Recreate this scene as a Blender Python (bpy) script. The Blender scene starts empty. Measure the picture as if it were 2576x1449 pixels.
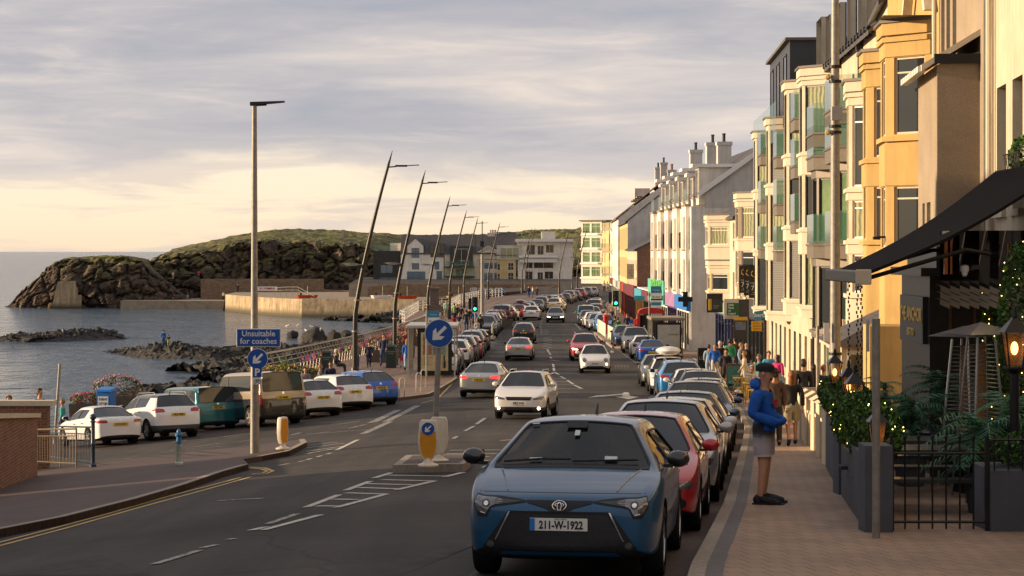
import bpy, bmesh, math, random
from mathutils import Vector, Matrix, noise, Euler
from mathutils.bvhtree import BVHTree
PI=math.pi; R=math.radians; V=Vector
random.seed(7)
SC=bpy.context.scene; COL=SC.collection
F=5000.0; HX=1288.0; HY=632.0; ZC=11.5      # eye 11.5 m above the sea
def P(x,y,D): return V(((x-HX)/F*D, D, ZC-(y-HY)/F*D))
def PX(x,D): return (x-HX)/F*D
def lerp(a,b,t): return a+(b-a)*t
def tab(T,v):
    if v<=T[0][0]: return T[0][1]
    for (a,b),(c,d) in zip(T,T[1:]):
        if v<=c: return lerp(b,d,(v-a)/(c-a))
    return T[-1][1]
def sstep(a,b,v):
    t=max(0.,min(1.,(v-a)/(b-a))); return t*t*(3-2*t)
Z0=[(-20,-.9),(0,-1.9),(10,-2.5),(19,-3.06),(27,-3.5),(36,-4.02),(45,-4.5),(58,-5.15),(67,-5.5),(80,-5.95),(98,-6.33),(120,-6.65),(150,-6.87),(190,-6.97),(260,-7.0),(300,-6.9),(340,-6.3),(400,-5.6),(600,-5)]
def gz(X,Y):
    z=tab(Z0,Y)
    if X<0:
        w=1-sstep(70,115,Y); q=-X; z-=0.094*(q*q/8 if q<4 else q-2)*w
    return z+ZC
def gpt(x,y,lift=0):
    """where the ray through pixel (x,y) meets the ground"""
    d=6.
    while d<700:
        X=(x-HX)/F*d
        if ZC-(y-HY)/F*d<=gz(X,d)+lift: break
        d+=.1
    return V(((x-HX)/F*d,d,gz((x-HX)/F*d,d)))
# ---------- materials
MATS={}
def pm(name,col,rough=.6,metal=0,var=.12,scale=6.,bump=0.,bscale=40.,coat=0.,spec=.5,alpha=1,emit=None,es=0,trans=0,ior=1.45,det=4):
    if name in MATS: return MATS[name]
    m=bpy.data.materials.new(name); m.use_nodes=True; nt=m.node_tree; b=nt.nodes['Principled BSDF']
    c=(*col,1)
    b.inputs['Base Color'].default_value=c; b.inputs['Roughness'].default_value=rough; b.inputs['Metallic'].default_value=metal
    b.inputs['Coat Weight'].default_value=coat; b.inputs['Coat Roughness'].default_value=.03
    b.inputs['Specular IOR Level'].default_value=spec; b.inputs['Alpha'].default_value=alpha; b.inputs['Transmission Weight'].default_value=trans; b.inputs['IOR'].default_value=ior
    if emit: b.inputs['Emission Color'].default_value=(*emit,1); b.inputs['Emission Strength'].default_value=es
    if var or bump:
        tc=nt.nodes.new('ShaderNodeTexCoord')
    if var:
        n=nt.nodes.new('ShaderNodeTexNoise'); n.inputs['Scale'].default_value=scale; n.inputs['Detail'].default_value=det; n.inputs['Roughness'].default_value=.65
        nt.links.new(tc.outputs['Object'],n.inputs['Vector'])
        mx=nt.nodes.new('ShaderNodeMixRGB'); mx.inputs['Color1'].default_value=(*[x*(1-var) for x in col],1); mx.inputs['Color2'].default_value=(*[min(1,x*(1+var)) for x in col],1)
        cr=nt.nodes.new('ShaderNodeMapRange'); cr.inputs['From Min'].default_value=.3; cr.inputs['From Max'].default_value=.7
        nt.links.new(n.outputs['Fac'],cr.inputs['Value']); nt.links.new(cr.outputs['Result'],mx.inputs['Fac']); nt.links.new(mx.outputs['Color'],b.inputs['Base Color'])
    if bump:
        n2=nt.nodes.new('ShaderNodeTexNoise'); n2.inputs['Scale'].default_value=bscale; n2.inputs['Detail'].default_value=3
        nt.links.new(tc.outputs['Object'],n2.inputs['Vector'])
        bp=nt.nodes.new('ShaderNodeBump'); bp.inputs['Strength'].default_value=bump; bp.inputs['Distance'].default_value=.03
        nt.links.new(n2.outputs['Fac'],bp.inputs['Height']); nt.links.new(bp.outputs['Normal'],b.inputs['Normal'])
    MATS[name]=m; return m
class NT:
    """small helper for hand made node trees"""
    def __init__(s,name):
        s.m=bpy.data.materials.new(name); s.m.use_nodes=True; s.t=s.m.node_tree; s.b=s.t.nodes['Principled BSDF']; MATS[name]=s.m
    def n(s,ty,**k):
        nd=s.t.nodes.new('ShaderNode'+ty)
        for a,v in k.items():
            if a in nd.inputs: nd.inputs[a].default_value=v
            elif hasattr(nd,a): setattr(nd,a,v)
        return nd
    def l(s,a,b): s.t.links.new(a,b)
    def tc(s,o='Object',sc=(1,1,1)):
        t=s.n('TexCoord'); mp=s.n('Mapping'); mp.inputs['Scale'].default_value=sc; s.l(t.outputs[o],mp.inputs['Vector']); return mp.outputs['Vector']
    def noise(s,vec,sc,det=4,ro=.6):
        n=s.n('TexNoise'); n.inputs['Scale'].default_value=sc; n.inputs['Detail'].default_value=det; n.inputs['Roughness'].default_value=ro; s.l(vec,n.inputs['Vector']); return n.outputs['Fac']
    def ramp(s,fac,stops):
        r=s.n('ValToRGB'); e=r.color_ramp.elements
        while len(e)<len(stops): e.new(.5)
        for el,(p,c) in zip(e,stops): el.position=p; el.color=(*c,1) if len(c)==3 else c
        s.l(fac,r.inputs['Fac']); return r.outputs['Color']
    def mix(s,fac,a,b,mode='MIX'):
        m=s.n('MixRGB',blend_type=mode)
        for i,v in (('Fac',fac),('Color1',a),('Color2',b)):
            if isinstance(v,(int,float)): m.inputs[i].default_value=v
            elif isinstance(v,tuple): m.inputs[i].default_value=(*v,1)
            else: s.l(v,m.inputs[i])
        return m.outputs['Color']
    def bump(s,h,st=.4,dist=.05):
        b=s.n('Bump'); b.inputs['Strength'].default_value=st; b.inputs['Distance'].default_value=dist; s.l(h,b.inputs['Height']); s.l(b.outputs['Normal'],s.b.inputs['Normal']); return b
# ---------- mesh builder
class MB:
    def __init__(s): s.v=[]; s.f=[]; s.mi=[]; s.M=None
    def tr(s,M): s.M=M; return s
    def add(s,vs,fs,mi=0):
        o=len(s.v)
        for p in vs:
            p=V(p)
            if s.M is not None: p=s.M@p
            s.v.append(p)
        for f in fs: s.f.append([i+o for i in f]); s.mi.append(mi)
        return s
    def box(s,a,b,mi=0):
        x0,y0,z0=[min(p,q) for p,q in zip(a,b)]; x1,y1,z1=[max(p,q) for p,q in zip(a,b)]
        return s.add([(x0,y0,z0),(x1,y0,z0),(x1,y1,z0),(x0,y1,z0),(x0,y0,z1),(x1,y0,z1),(x1,y1,z1),(x0,y1,z1)],
          [(0,3,2,1),(4,5,6,7),(0,1,5,4),(1,2,6,5),(2,3,7,6),(3,0,4,7)],mi)
    def cb(s,c,sz,mi=0): return s.box([c[i]-sz[i]/2 for i in range(3)],[c[i]+sz[i]/2 for i in range(3)],mi)
    def quad(s,a,b,c,d,mi=0): return s.add([a,b,c,d],[(0,1,2,3)],mi)
    def tube(s,pts,rad,n=8,mi=0,cap=True):
        pts=[V(p) for p in pts]; k=len(pts); rr=rad if isinstance(rad,(list,tuple)) else [rad]*k
        vs=[]; up=None
        for i,p in enumerate(pts):
            d=(pts[min(i+1,k-1)]-pts[max(i-1,0)]).normalized()
            if up is None: up=V((0,0,1)) if abs(d.z)<.9 else V((0,1,0))
            a=d.cross(up).normalized(); b=d.cross(a).normalized(); up=-b if False else up
            for j in range(n):
                t=2*PI*j/n; vs.append(p+a*math.cos(t)*rr[i]+b*math.sin(t)*rr[i])
        fs=[(i*n+j,i*n+(j+1)%n,(i+1)*n+(j+1)%n,(i+1)*n+j) for i in range(k-1) for j in range(n)]
        if cap: fs+= [tuple(range(n)),tuple(range((k-1)*n+n-1,(k-1)*n-1,-1))]
        return s.add(vs,fs,mi)
    def lathe(s,prof,n=16,mi=0,c=(0,0,0)):
        vs=[(c[0]+r*math.cos(2*PI*j/n),c[1]+r*math.sin(2*PI*j/n),c[2]+z) for r,z in prof for j in range(n)]
        k=len(prof)
        fs=[(i*n+j,i*n+(j+1)%n,(i+1)*n+(j+1)%n,(i+1)*n+j) for i in range(k-1) for j in range(n)]+[tuple(range(n-1,-1,-1)),tuple(range((k-1)*n,k*n))]
        return s.add(vs,fs,mi)
    def prism(s,poly,ext,mi=0):
        """poly: 3D points of a planar outline, ext: extrusion vector"""
        n=len(poly); e=V(ext); vs=[V(p) for p in poly]+[V(p)+e for p in poly]
        fs=[tuple(range(n-1,-1,-1)),tuple(range(n,2*n))]+[(i,(i+1)%n,n+(i+1)%n,n+i) for i in range(n)]
        return s.add(vs,fs,mi)
    def ball(s,c,r,n=10,m=6,mi=0,sc=(1,1,1)):
        prof=[]
        vs=[];fs=[]
        for i in range(m+1):
            t=PI*i/m
            for j in range(n):
                a=2*PI*j/n; vs.append((c[0]+r*sc[0]*math.sin(t)*math.cos(a),c[1]+r*sc[1]*math.sin(t)*math.sin(a),c[2]+r*sc[2]*math.cos(t)))
        for i in range(m):
            for j in range(n): fs.append((i*n+j,(i+1)*n+j,(i+1)*n+(j+1)%n,i*n+(j+1)%n))
        return s.add(vs,fs,mi)
    def build(s,name,mats,parent=None,smooth=False,loc=None,bevel=0,ang=None):
        me=bpy.data.meshes.new(name); me.from_pydata([tuple(p) for p in s.v],[],s.f); 
        if not isinstance(mats,(list,tuple)): mats=[mats]
        for m in mats: me.materials.append(m)
        if any(s.mi): me.polygons.foreach_set('material_index',s.mi)
        bm=bmesh.new(); bm.from_mesh(me)
        bmesh.ops.remove_doubles(bm,verts=bm.verts,dist=1e-5)
        bmesh.ops.recalc_face_normals(bm,faces=bm.faces)
        if bevel:
            es=[e for e in bm.edges if len(e.link_faces)==2 and e.calc_face_angle(0)>.6]
            bmesh.ops.bevel(bm,geom=es,offset=bevel,segments=2,affect='EDGES',profile=.6)
        bm.to_mesh(me); bm.free()
        if smooth: 
            me.shade_smooth()
            try: me.set_sharp_from_angle(angle=ang or R(40))
            except Exception: pass
        return link(name,me,parent,loc)
def link(name,me,parent=None,loc=None):
    o=bpy.data.objects.new(name,me); COL.objects.link(o)
    if parent is not None: o.parent=parent
    if loc is not None: o.location=loc
    return o
def tag(o,label=None,cat=None,group=None,kind=None):
    if label: o['label']=label
    if cat: o['category']=cat
    if group: o['group']=group
    if kind: o['kind']=kind
    return o
def thing(name,label,cat,loc=(0,0,0),rz=0,group=None):
    o=bpy.data.objects.new(name,None); COL.objects.link(o); o.location=loc; o.rotation_euler=(0,0,rz); o.empty_display_size=.2
    return tag(o,label,cat,group)
def dup(root,loc,rz,label=None,group=None,rx=0,mats=None,scale=None,skip=(),name=None):
    def cp(o,par):
        c=o.copy(); COL.objects.link(c)
        if par is not None: c.parent=par
        for k in KIDS.get(o.name,[]):
            kn=k.name.split('.')[0]
            if kn in skip: continue
            cp(k,c)
        if mats and o.type=='MESH':
            kn=o.name.split('.')[0]
            if kn in mats:
                c.material_slots[0].link='OBJECT'; c.material_slots[0].material=mats[kn]
        return c
    r=cp(root,None); r.location=loc; r.rotation_euler=(rx,0,rz)
    if scale: r.scale=scale if isinstance(scale,(tuple,list)) else (scale,)*3
    if name: r.name=name
    if label: r['label']=label
    if group: r['group']=group
    return r
KIDS={}
def register(root):
    """remember the children of a finished prototype (fast lookup for dup)"""
    KIDS.clear() if False else None
    allk={}
    for o in COL.objects:
        if o.parent is not None: allk.setdefault(o.parent.name,[]).append(o)
    def rec(o):
        if o.name in allk:
            KIDS[o.name]=allk[o.name]
            for k in allk[o.name]: rec(k)
    rec(root)
FONT=None
def text_mesh(body,size,ext=.004,align='CENTER',bold=0,sx=1.0,spacing=1.0):
    cu=bpy.data.curves.new('t','FONT'); cu.body=body; cu.size=size; cu.extrude=ext; cu.align_x=align; cu.align_y='CENTER'; cu.offset=bold; cu.space_line=spacing; cu.resolution_u=2
    o=bpy.data.objects.new('t',cu); me=bpy.data.meshes.new_from_object(o)
    bpy.data.objects.remove(o)
    if sx!=1:
        for v in me.vertices: v.co.x*=sx
    return me
def text_obj(name,body,size,M,m,parent,**k):
    """M maps text plane (x right,y up,z out) to parent space"""
    me=text_mesh(body,size,**k); me.transform(M); me.materials.clear(); me.materials.append(m); me.name=name
    return link(name,me,parent)
def face_M(loc,rz=0,tilt=0):
    """plane facing local -Y, x to the right"""
    return Matrix.Translation(V(loc))@Matrix.Rotation(rz,4,'Z')@Matrix.Rotation(PI/2+tilt,4,'X')
# ---------- common materials
white=pm('white_paint',(.78,.76,.72),.45,var=.05)
black=pm('black_plastic',(.012,.012,.013),.55,var=.1,spec=.35)
blackm=pm('black_metal',(.018,.018,.02),.35,metal=.3,var=.1)
rubber=pm('tyre_rubber',(.013,.013,.014),.9,var=.2,spec=.2)
glassdark=pm('dark_glass',(.012,.016,.018),.04,spec=.9,var=0)
galv=pm('galvanised_steel',(.25,.235,.21),.55,metal=.3,var=.22,scale=9)
steel=pm('brushed_steel',(.55,.54,.52),.3,metal=.9,var=.08)
asph=None
# ---------- camera
cam=bpy.data.cameras.new('camera'); co=bpy.data.objects.new('camera',cam); COL.objects.link(co)
co.location=(0,0,ZC); co.rotation_euler=(R(90),0,0); cam.sensor_width=36; cam.lens=36*F/2576; cam.shift_y=-(724.5-HY)/2576; cam.clip_start=.5; cam.clip_end=60000
SC.camera=co
SC.render.resolution_x=1024; SC.render.resolution_y=576
SC.view_settings.view_transform='Standard'; SC.view_settings.look='None'; SC.view_settings.exposure=.76; SC.view_settings.gamma=1
SC.cycles.max_bounces=6; SC.cycles.glossy_bounces=4; SC.cycles.transparent_max_bounces=8; SC.cycles.transmission_bounces=4
SC.cycles.use_denoising=True
# ---------- sun and sky
SUN_EL=R(10.5); SUN_AZ=R(-87)   # azimuth from +Y towards +X
sd=V((math.sin(SUN_AZ)*math.cos(SUN_EL),math.cos(SUN_AZ)*math.cos(SUN_EL),math.sin(SUN_EL)))
sl=bpy.data.lights.new('sun','SUN'); so=bpy.data.objects.new('sun',sl); COL.objects.link(so)
sl.energy=4.7; sl.angle=R(.6); sl.color=(1,.73,.45); so.rotation_euler=sd.to_track_quat('Z','Y').to_euler(); so.location=(-60,0,60)
w=bpy.data.worlds.new('World'); SC.world=w; w.use_nodes=True; nt=w.node_tree; nt.nodes.clear()
N=nt.nodes.new; L=nt.links.new
out=N('ShaderNodeOutputWorld'); bg=N('ShaderNodeBackground'); L(bg.outputs[0],out.inputs[0]); bg.inputs['Strength'].default_value=.1
sky=N('ShaderNodeTexSky'); sky.sky_type='NISHITA'; sky.sun_disc=False; sky.sun_elevation=SUN_EL; sky.sun_rotation=SUN_AZ; sky.dust_density=2.5
tc=N('ShaderNodeTexCoord'); sp=N('ShaderNodeSeparateXYZ'); L(tc.outputs['Generated'],sp.inputs[0])
def mth(op,a,b=None,c=None,clamp=False):
    m=N('ShaderNodeMath'); m.operation=op; m.use_clamp=clamp
    for i,v in enumerate((a,b,c)):
        if v is None: continue
        if isinstance(v,(int,float)): m.inputs[i].default_value=v
        else: L(v,m.inputs[i])
    return m.outputs[0]
def mixc(f,a,b):
    m=N('ShaderNodeMixRGB')
    for i,v in enumerate((f,a,b)):
        if isinstance(v,(int,float)): m.inputs[i].default_value=v
        elif isinstance(v,tuple): m.inputs[i].default_value=(*v,1)
        else: L(v,m.inputs[i])
    return m.outputs[0]
z=sp.outputs['Z']
# cloud deck coordinates: project direction on a high plane, strongly foreshortened towards the horizon
den=mth('ADD',mth('ABSOLUTE',z),.035)
u=mth('DIVIDE',sp.outputs['X'],den); v=mth('DIVIDE',sp.outputs['Y'],den)
cmb=N('ShaderNodeCombineXYZ'); L(u,cmb.inputs[0]); L(mth('MULTIPLY',v,1.0),cmb.inputs[1])
def nz(vec,sc,det,ro,dist=0):
    n=N('ShaderNodeTexNoise'); n.inputs['Scale'].default_value=sc; n.inputs['Detail'].default_value=det; n.inputs['Roughness'].default_value=ro; n.inputs['Distortion'].default_value=dist; L(vec,n.inputs['Vector']); return n.outputs['Fac']
n1=nz(cmb.outputs[0],.55,8,.55,.3); n2=nz(cmb.outputs[0],1.7,8,.6,.5)
# stretched detail in direction space for soft rolls
mp=N('ShaderNodeMapping'); mp.inputs['Scale'].default_value=(3.2,3.2,19); mp.inputs['Location'].default_value=(1.3,0,.4); L(tc.outputs['Generated'],mp.inputs[0])
n3=nz(mp.outputs[0],1.,7,.55,.4)
mp2=N('ShaderNodeMapping'); mp2.inputs['Scale'].default_value=(9,9,70); mp2.inputs['Location'].default_value=(4.3,0,2.4); L(tc.outputs['Generated'],mp2.inputs[0])
n4=nz(mp2.outputs[0],1.,6,.6,.5)
def ramp(fac,stops,interp='LINEAR'):
    r=N('ShaderNodeValToRGB'); e=r.color_ramp.elements; r.color_ramp.interpolation=interp
    while len(e)<len(stops): e.new(.5)
    for el,(p,c) in zip(e,stops): el.position=p; el.color=(*c,1)
    L(fac,r.inputs['Fac']); return r.outputs['Color']
# overcast deck colours (radiance before the 0.1 strength)
deck=ramp(mth('ADD',mth('ADD',mth('MULTIPLY',n3,.55),mth('MULTIPLY',n1,.15)),mth('MULTIPLY',n4,.30)),[(.36,(2.55,2.7,3.15)),(.46,(3.3,3.2,3.45)),(.54,(4.15,3.85,3.85)),(.64,(5.8,5.0,4.4))])
glow=ramp(z,[(.0,(7.0,5.3,3.7)),(.02,(7.3,5.9,4.25)),(.05,(7.0,6.0,4.7)),(.22,(5.2,4.8,4.6))])
glow=mixc(mth('MULTIPLY',ramp(n4,[(.47,(0,0,0)),(.60,(1,1,1))]),.75),glow,(5.0,4.35,3.9))
# the deck edge sits a few degrees up, ragged
edge=mth('ADD',z,mth('MULTIPLY',mth('SUBTRACT',n3,.5),.085)); edge=mth('ADD',edge,mth('MULTIPLY',sp.outputs['X'],.02))
cov=ramp(edge,[(.033,(0,0,0)),(.041,(.8,.8,.8)),(.056,(1,1,1))])
wisps=ramp(n4,[(.56,(0,0,0)),(.7,(1,1,1))])
col=mixc(cov,glow,deck)
col=mixc(mth('MULTIPLY',mth('MULTIPLY',wisps,cov),.35),col,(5.6,4.9,4.4))
sky2=N('ShaderNodeVectorMath'); sky2.operation='SCALE'; sky2.inputs['Scale'].default_value=.35; L(sky.outputs[0],sky2.inputs[0])
up=ramp(z,[(.0,(1,1,1)),(.15,(1,1,1)),(.5,(.85,.85,.85))])
fin=mixc(.12,col,sky2.outputs[0])
L(fin,bg.inputs['Color'])
# ---------- sea
s=NT('sea_water'); v=s.tc('Object'); 
a=s.noise(s.tc('Object',(1,.55,1)),.55,5,.62); b2=s.noise(s.tc('Object',(1,.6,1)),.09,3,.5); c=s.noise(s.tc('Object',(1,.5,1)),.012,3,.5)
a3=s.noise(s.tc('Object',(.7,1,1)),.22,4,.55); a2=s.n('Math',operation='MULTIPLY_ADD'); s.l(a3,a2.inputs[0]); a2.inputs[1].default_value=2.2; s.l(a,a2.inputs[2]); a=a2.outputs[0]; h=s.n('Math',operation='ADD'); s.l(a,h.inputs[0]); h2=s.n('Math',operation='MULTIPLY'); s.l(b2,h2.inputs[0]); h2.inputs[1].default_value=2.; s.l(h2.outputs[0],h.inputs[1])
s.bump(h.outputs[0],1.0,.9)
s.b.inputs['Roughness'].default_value=.12; s.b.inputs['IOR'].default_value=1.33
s.l(s.ramp(c,[(.35,(.035,.065,.10)),(.65,(.06,.10,.14))]),s.b.inputs['Base Color'])
m=MB(); m.quad((-30000,-200,0),(30000,-200,0),(30000,45000,0),(-30000,45000,0)); tag(m.build('sea',MATS['sea_water']),kind='structure')
# ---------- rock
s=NT('basalt'); o=s.tc(); 
n_=s.noise(o,.35,8,.68); n2_=s.noise(o,2.2,6,.7)
base=s.ramp(n_,[(.3,(.028,.022,.016)),(.46,(.080,.058,.040)),(.6,(.17,.115,.072)),(.75,(.27,.19,.12))])
base=s.mix(.55,base,s.ramp(n2_,[(.35,(.25,.25,.25)),(.65,(.95,.9,.85))]),'MULTIPLY')
g=s.n('NewGeometry'); sx=s.n('SeparateXYZ'); s.l(g.outputs['Normal'],sx.inputs[0]); px=s.n('SeparateXYZ'); s.l(g.outputs['Position'],px.inputs[0])
up_=s.n('MapRange'); up_.inputs['From Min'].default_value=.55; up_.inputs['From Max'].default_value=.85; s.l(sx.outputs['Z'],up_.inputs['Value'])
hi=s.n('MapRange'); hi.inputs['From Min'].default_value=4.5; hi.inputs['From Max'].default_value=9.5; s.l(px.outputs['Z'],hi.inputs['Value'])
nn=s.n('MapRange'); nn.inputs['From Min'].default_value=.38; nn.inputs['From Max'].default_value=.52; s.l(s.noise(o,.22,4,.6),nn.inputs['Value'])
ml=s.n('Math',operation='MULTIPLY'); s.l(up_.outputs[0],ml.inputs[0]); s.l(hi.outputs[0],ml.inputs[1]); ml2=s.n('Math',operation='MULTIPLY'); s.l(ml.outputs[0],ml2.inputs[0]); s.l(nn.outputs[0],ml2.inputs[1])
grass=s.ramp(s.noise(o,.3,7,.7),[(.3,(.075,.07,.016)),(.5,(.15,.155,.028)),(.7,(.25,.22,.06))])
s.l(s.mix(ml2.outputs[0],base,grass),s.b.inputs['Base Color']); s.b.inputs['Roughness'].default_value=.85
vb=s.n('TexVoronoi'); vb.inputs['Scale'].default_value=.55; dd_=s.n('VectorMath',operation='ADD'); ns_=s.n('TexNoise'); ns_.inputs['Scale'].default_value=.9; s.l(o,ns_.inputs['Vector']); s.l(o,dd_.inputs[0]); s.l(ns_.outputs['Color'],dd_.inputs[1]); s.l(dd_.outputs[0],vb.inputs['Vector'])
hh_=s.n('Math',operation='MULTIPLY_ADD'); s.l(vb.outputs['Distance'],hh_.inputs[0]); hh_.inputs[1].default_value=-1.2; s.l(s.noise(o,1.3,8,.75),hh_.inputs[2]); s.bump(hh_.outputs[0],1.,.75)
def rocky(p,amp,sc=1.):
    q=p*sc
    a=noise.fractal(q*.12,1,2,5)
    c=noise.voronoi(q*.33)[0]; c2=noise.voronoi(q*1.1+V((7,3,1)))[0]
    e1=1-math.exp(-7*(c[1]-c[0])); e2=1-math.exp(-7*(c2[1]-c2[0]))
    return amp*(a*.8+(c[0]-.4)*.9+(c2[0]-.3)*.4+(e1-.6)*1.5+(e2-.6)*.45)
def cliff(name,label,xs,front,top,ridge,back,z0,nrow=42,plat=26,amp=1.6,mat=None,step=.55):
    """displaced sheet: steep face from z0 up to top(X), then a plateau rising to ridge(X)"""
    x0,x1=xs; nx=int((x1-x0)/step); vs=[];fs=[]
    rows=nrow+plat
    for i in range(nx+1):
        X=lerp(x0,x1,i/nx); f=front(X); t=top(X); rg=ridge(X); bk=back(X)
        for j in range(rows):
            if j<nrow:
                k=j/(nrow-1); zz=lerp(z0,t,k); Y=f+2.2*k+3.*k*k+(t-z0)*.12*k
                p=V((X,Y,zz)); d=rocky(p,amp); d2=rocky(p+V((50,9,3)),amp*.5)
                p+=V((d2*.5,-d,d2*.6*(k>.04)))
            else:
                k=(j-nrow+1)/plat; Y=f+5.2+(t-z0)*.12+(bk-f)*k; zz=lerp(t,rg,1-(1-min(1,k/.8))**1.6) if k<.8 else lerp(rg,rg-5,((k-.8)/.2)**2)
                p=V((X,Y,zz)); w=max(.30,1-k*6); d=rocky(p,amp); p.z+=d*.45*w+noise.fractal(p*.25,1,2,4)*.35; p.y-=d*w
            vs.append(p)
    for i in range(nx):
        for j in range(rows-1):
            a=i*rows+j; fs.append((a,a+rows,a+rows+1,a+1))
    m=MB(); m.add(vs,fs); o=m.build(name,mat or MATS['basalt'],smooth=True,ang=R(30)); return o
def T(*pts): return lambda X: tab(pts,X)
def pz(y,D): return ZC-(y-HY)/F*D
# left island
o=cliff('rock_island','',(-106,-64),
  T((-106,408),(-100,404),(-88,402),(-70,403),(-64,407)),
  T(*[(PX(x,405),pz(y,405)) for x,y in ((-10,776),(8,768),(28,742),(60,722),(92,690),(120,668),(140,655),(170,652),(240,650),(300,648),(345,655),(372,684),(400,700),(470,760))]),
  T(*[(PX(x,412),pz(y,412)) for x,y in ((-10,785),(8,778),(28,745),(92,690),(150,648),(300,644),(345,655),(372,688),(470,765))]),
  T((-106,420),(-64,425)),-1,nrow=54,plat=20,amp=1.45,step=.36)
tag(o,kind='structure')
# main headland: cliff then grassy hill
def hfront(X): return tab([(-76,418),(-60,424),(-40,430),(-20,428),(0,430),(30,440),(60,452)],X)+2.5*math.sin(X*.21)
o=cliff('headland','',(-77,75),hfront,
  T(*[(PX(x,432),pz(y,432)) for x,y in ((362,690),(380,655),(430,642),(480,640),(520,636),(570,625),(600,612),(680,610),(800,612),(900,618),(960,640),(1000,660),(1300,660),(2200,680))]),
  T(*[(PX(x,500),pz(y,500)) for x,y in ((340,690),(372,648),(420,634),(500,616),(570,605),(640,588),(720,578),(800,578),(900,584),(1000,590),(1120,592),(1230,590),(1330,580),(1420,576),(1500,574),(1700,590))]),
  lambda X:hfront(X)+85,-1,nrow=50,plat=34,amp=1.9,step=.5)
tag(o,kind='structure')
# ---------- reefs and boulders near the shore
def reef(name,pts,amp=.7,hgt=1.4,wid=6,step=.22):
    """pts: (px x, px y waterline) polyline; heap of rock rising from the water"""
    P3=[V((PX(x,ZC*F/(y-HY)),ZC*F/(y-HY),0)) for x,y,_ in pts]; hs=[h for *_,h in pts]
    vs=[];fs=[];segs=[]
    L_=sum((b-a).length for a,b in zip(P3,P3[1:])); n=int(L_/step); nw=34
    acc=[0]
    for a,b in zip(P3,P3[1:]): acc.append(acc[-1]+(b-a).length)
    for i in range(n+1):
        s_=L_*i/n; k=max(j for j in range(len(P3)-1) if acc[j]<=s_+1e-6); t=(s_-acc[k])/(acc[k+1]-acc[k]); c=P3[k].lerp(P3[k+1],t); h=lerp(hs[k],hs[k+1],t)
        d=(P3[k+1]-P3[k]).normalized(); nrm=V((-d.y,d.x,0)); 
        if nrm.y<0: nrm=-nrm
        for j in range(nw+1):
            q=j/nw; p=c+nrm*(q*wid); z_=h*.7*math.sin(PI*q)**.7-.25
            p.z=z_+rocky(p,amp,2.2)*math.sin(PI*q)+rocky(p,amp*.6,5)*math.sin(PI*q)+rocky(p,amp*.3,11)*math.sin(PI*q); p.y-=rocky(p+V((3,9,2)),amp*.4,2.5); vs.append(p)
    for i in range(n):
        for j in range(nw): a=i*(nw+1)+j; fs.append((a,a+nw+1,a+nw+2,a+1))
    m=MB(); m.add(vs,fs); return tag(m.build(name,MATS['basalt_wet'],smooth=True,ang=R(30)),kind='structure')
s=NT('basalt_wet'); o=s.tc(); 
base=s.ramp(s.noise(o,1.6,8,.7),[(.3,(.004,.0037,.003)),(.5,(.011,.009,.007)),(.7,(.035,.026,.014))])
s.l(base,s.b.inputs['Base Color']); s.b.inputs['Roughness'].default_value=.6; s.bump(s.noise(o,3.,8,.75),1.,.35)
reef('reef_rocks',[(-40,858,.9),(60,862,1.0),(200,858,1.3),(262,855,1.5),(330,853,.9),(352,848,.05)],.55,wid=9)
reef('reef_rocks',[(230,884,.1),(300,896,.9),(350,899,2.2),(415,903,1.5),(520,905,1.3),(600,903,1.5),(720,903,1.3)],.55,wid=8)
reef('foreshore_rocks',[(230,1000,.4),(300,1010,1.1),(420,1010,1.3),(560,1005,1.5)],.5,wid=9)
reef('foreshore_rocks',[(610,945,1.),(720,938,1.3),(860,915,1.3),(950,880,1.2)],.6,wid=12)
reef('foreshore_rocks',[(560,965,.7),(640,962,1.1),(760,945,1.1)],.5,wid=7)
reef('reef_rocks',[(822,806,.5),(860,808,1.),(930,806,.2)],.5,wid=6)
reef('reef_rocks',[(912,811,.2),(980,812,1.),(1060,808,2.2),(1110,806,2.2)],.6,wid=8)
def boulder(x,y,w,hh,seed):
    D=ZC*F/(y-HY); rx=w/F*D/2; rz_=hh/F*D*.62
    bm=bmesh.new(); bmesh.ops.create_icosphere(bm,subdivisions=3,radius=1)
    for v_ in bm.verts:
        p=v_.co.copy(); q=p*1.1+V((seed*3.1,seed,0)); k=1+.24*noise.fractal(q,1,2,4)+.2*(noise.voronoi(q*1.4)[0][0]-.4)
        v_.co=V((p.x*rx*k,p.y*rx*.9*k,p.z*rz_*k))
    me=bpy.data.meshes.new('boulder'); bm.to_mesh(me); bm.free(); me.materials.append(MATS['basalt_wet']); me.shade_smooth()
    o=link('boulder',me,None,(PX(x,D),D,rz_*.45)); return o
BL=[(793,872,62,52,'big round boulder with white gulls on top, beside the reef'),(735,851,30,22,'small dark boulder poking from the water left of the gull boulder'),(840,862,40,34,'squat boulder leaning on the right of the gull boulder'),
(690,878,48,24,'flat low boulder right of the blue coach sign'),(870,850,40,20,'flat boulder in the water behind the gull boulder'),(900,868,34,36,'upright boulder standing alone before the wide boulder'),(960,868,56,50,'tall rounded boulder beside the nearest dark lamp post'),
(1020,850,60,34,'wide rounded boulder farthest right on the shore'),(985,872,40,26,'small boulder under the tall rounded boulder'),(925,884,50,28,'low boulder just above the white rail'),(745,893,40,20,'small flat boulder below the gull boulder'),(815,900,44,26,'pointed boulder low on the shore'),
(868,893,54,30,'broad boulder low on the shore by the rail'),(700,905,54,24,'wide flat boulder nearest the round arrow sign'),(762,915,48,28,'dark lumpy boulder among the foreshore rocks'),(655,895,36,16,'thin slab boulder beneath the coach sign')]
for i,(x,y,w_,h_,lb) in enumerate(BL): tag(boulder(x,y,w_,h_,i+1),lb,'boulder','boulders along the shore')
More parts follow.
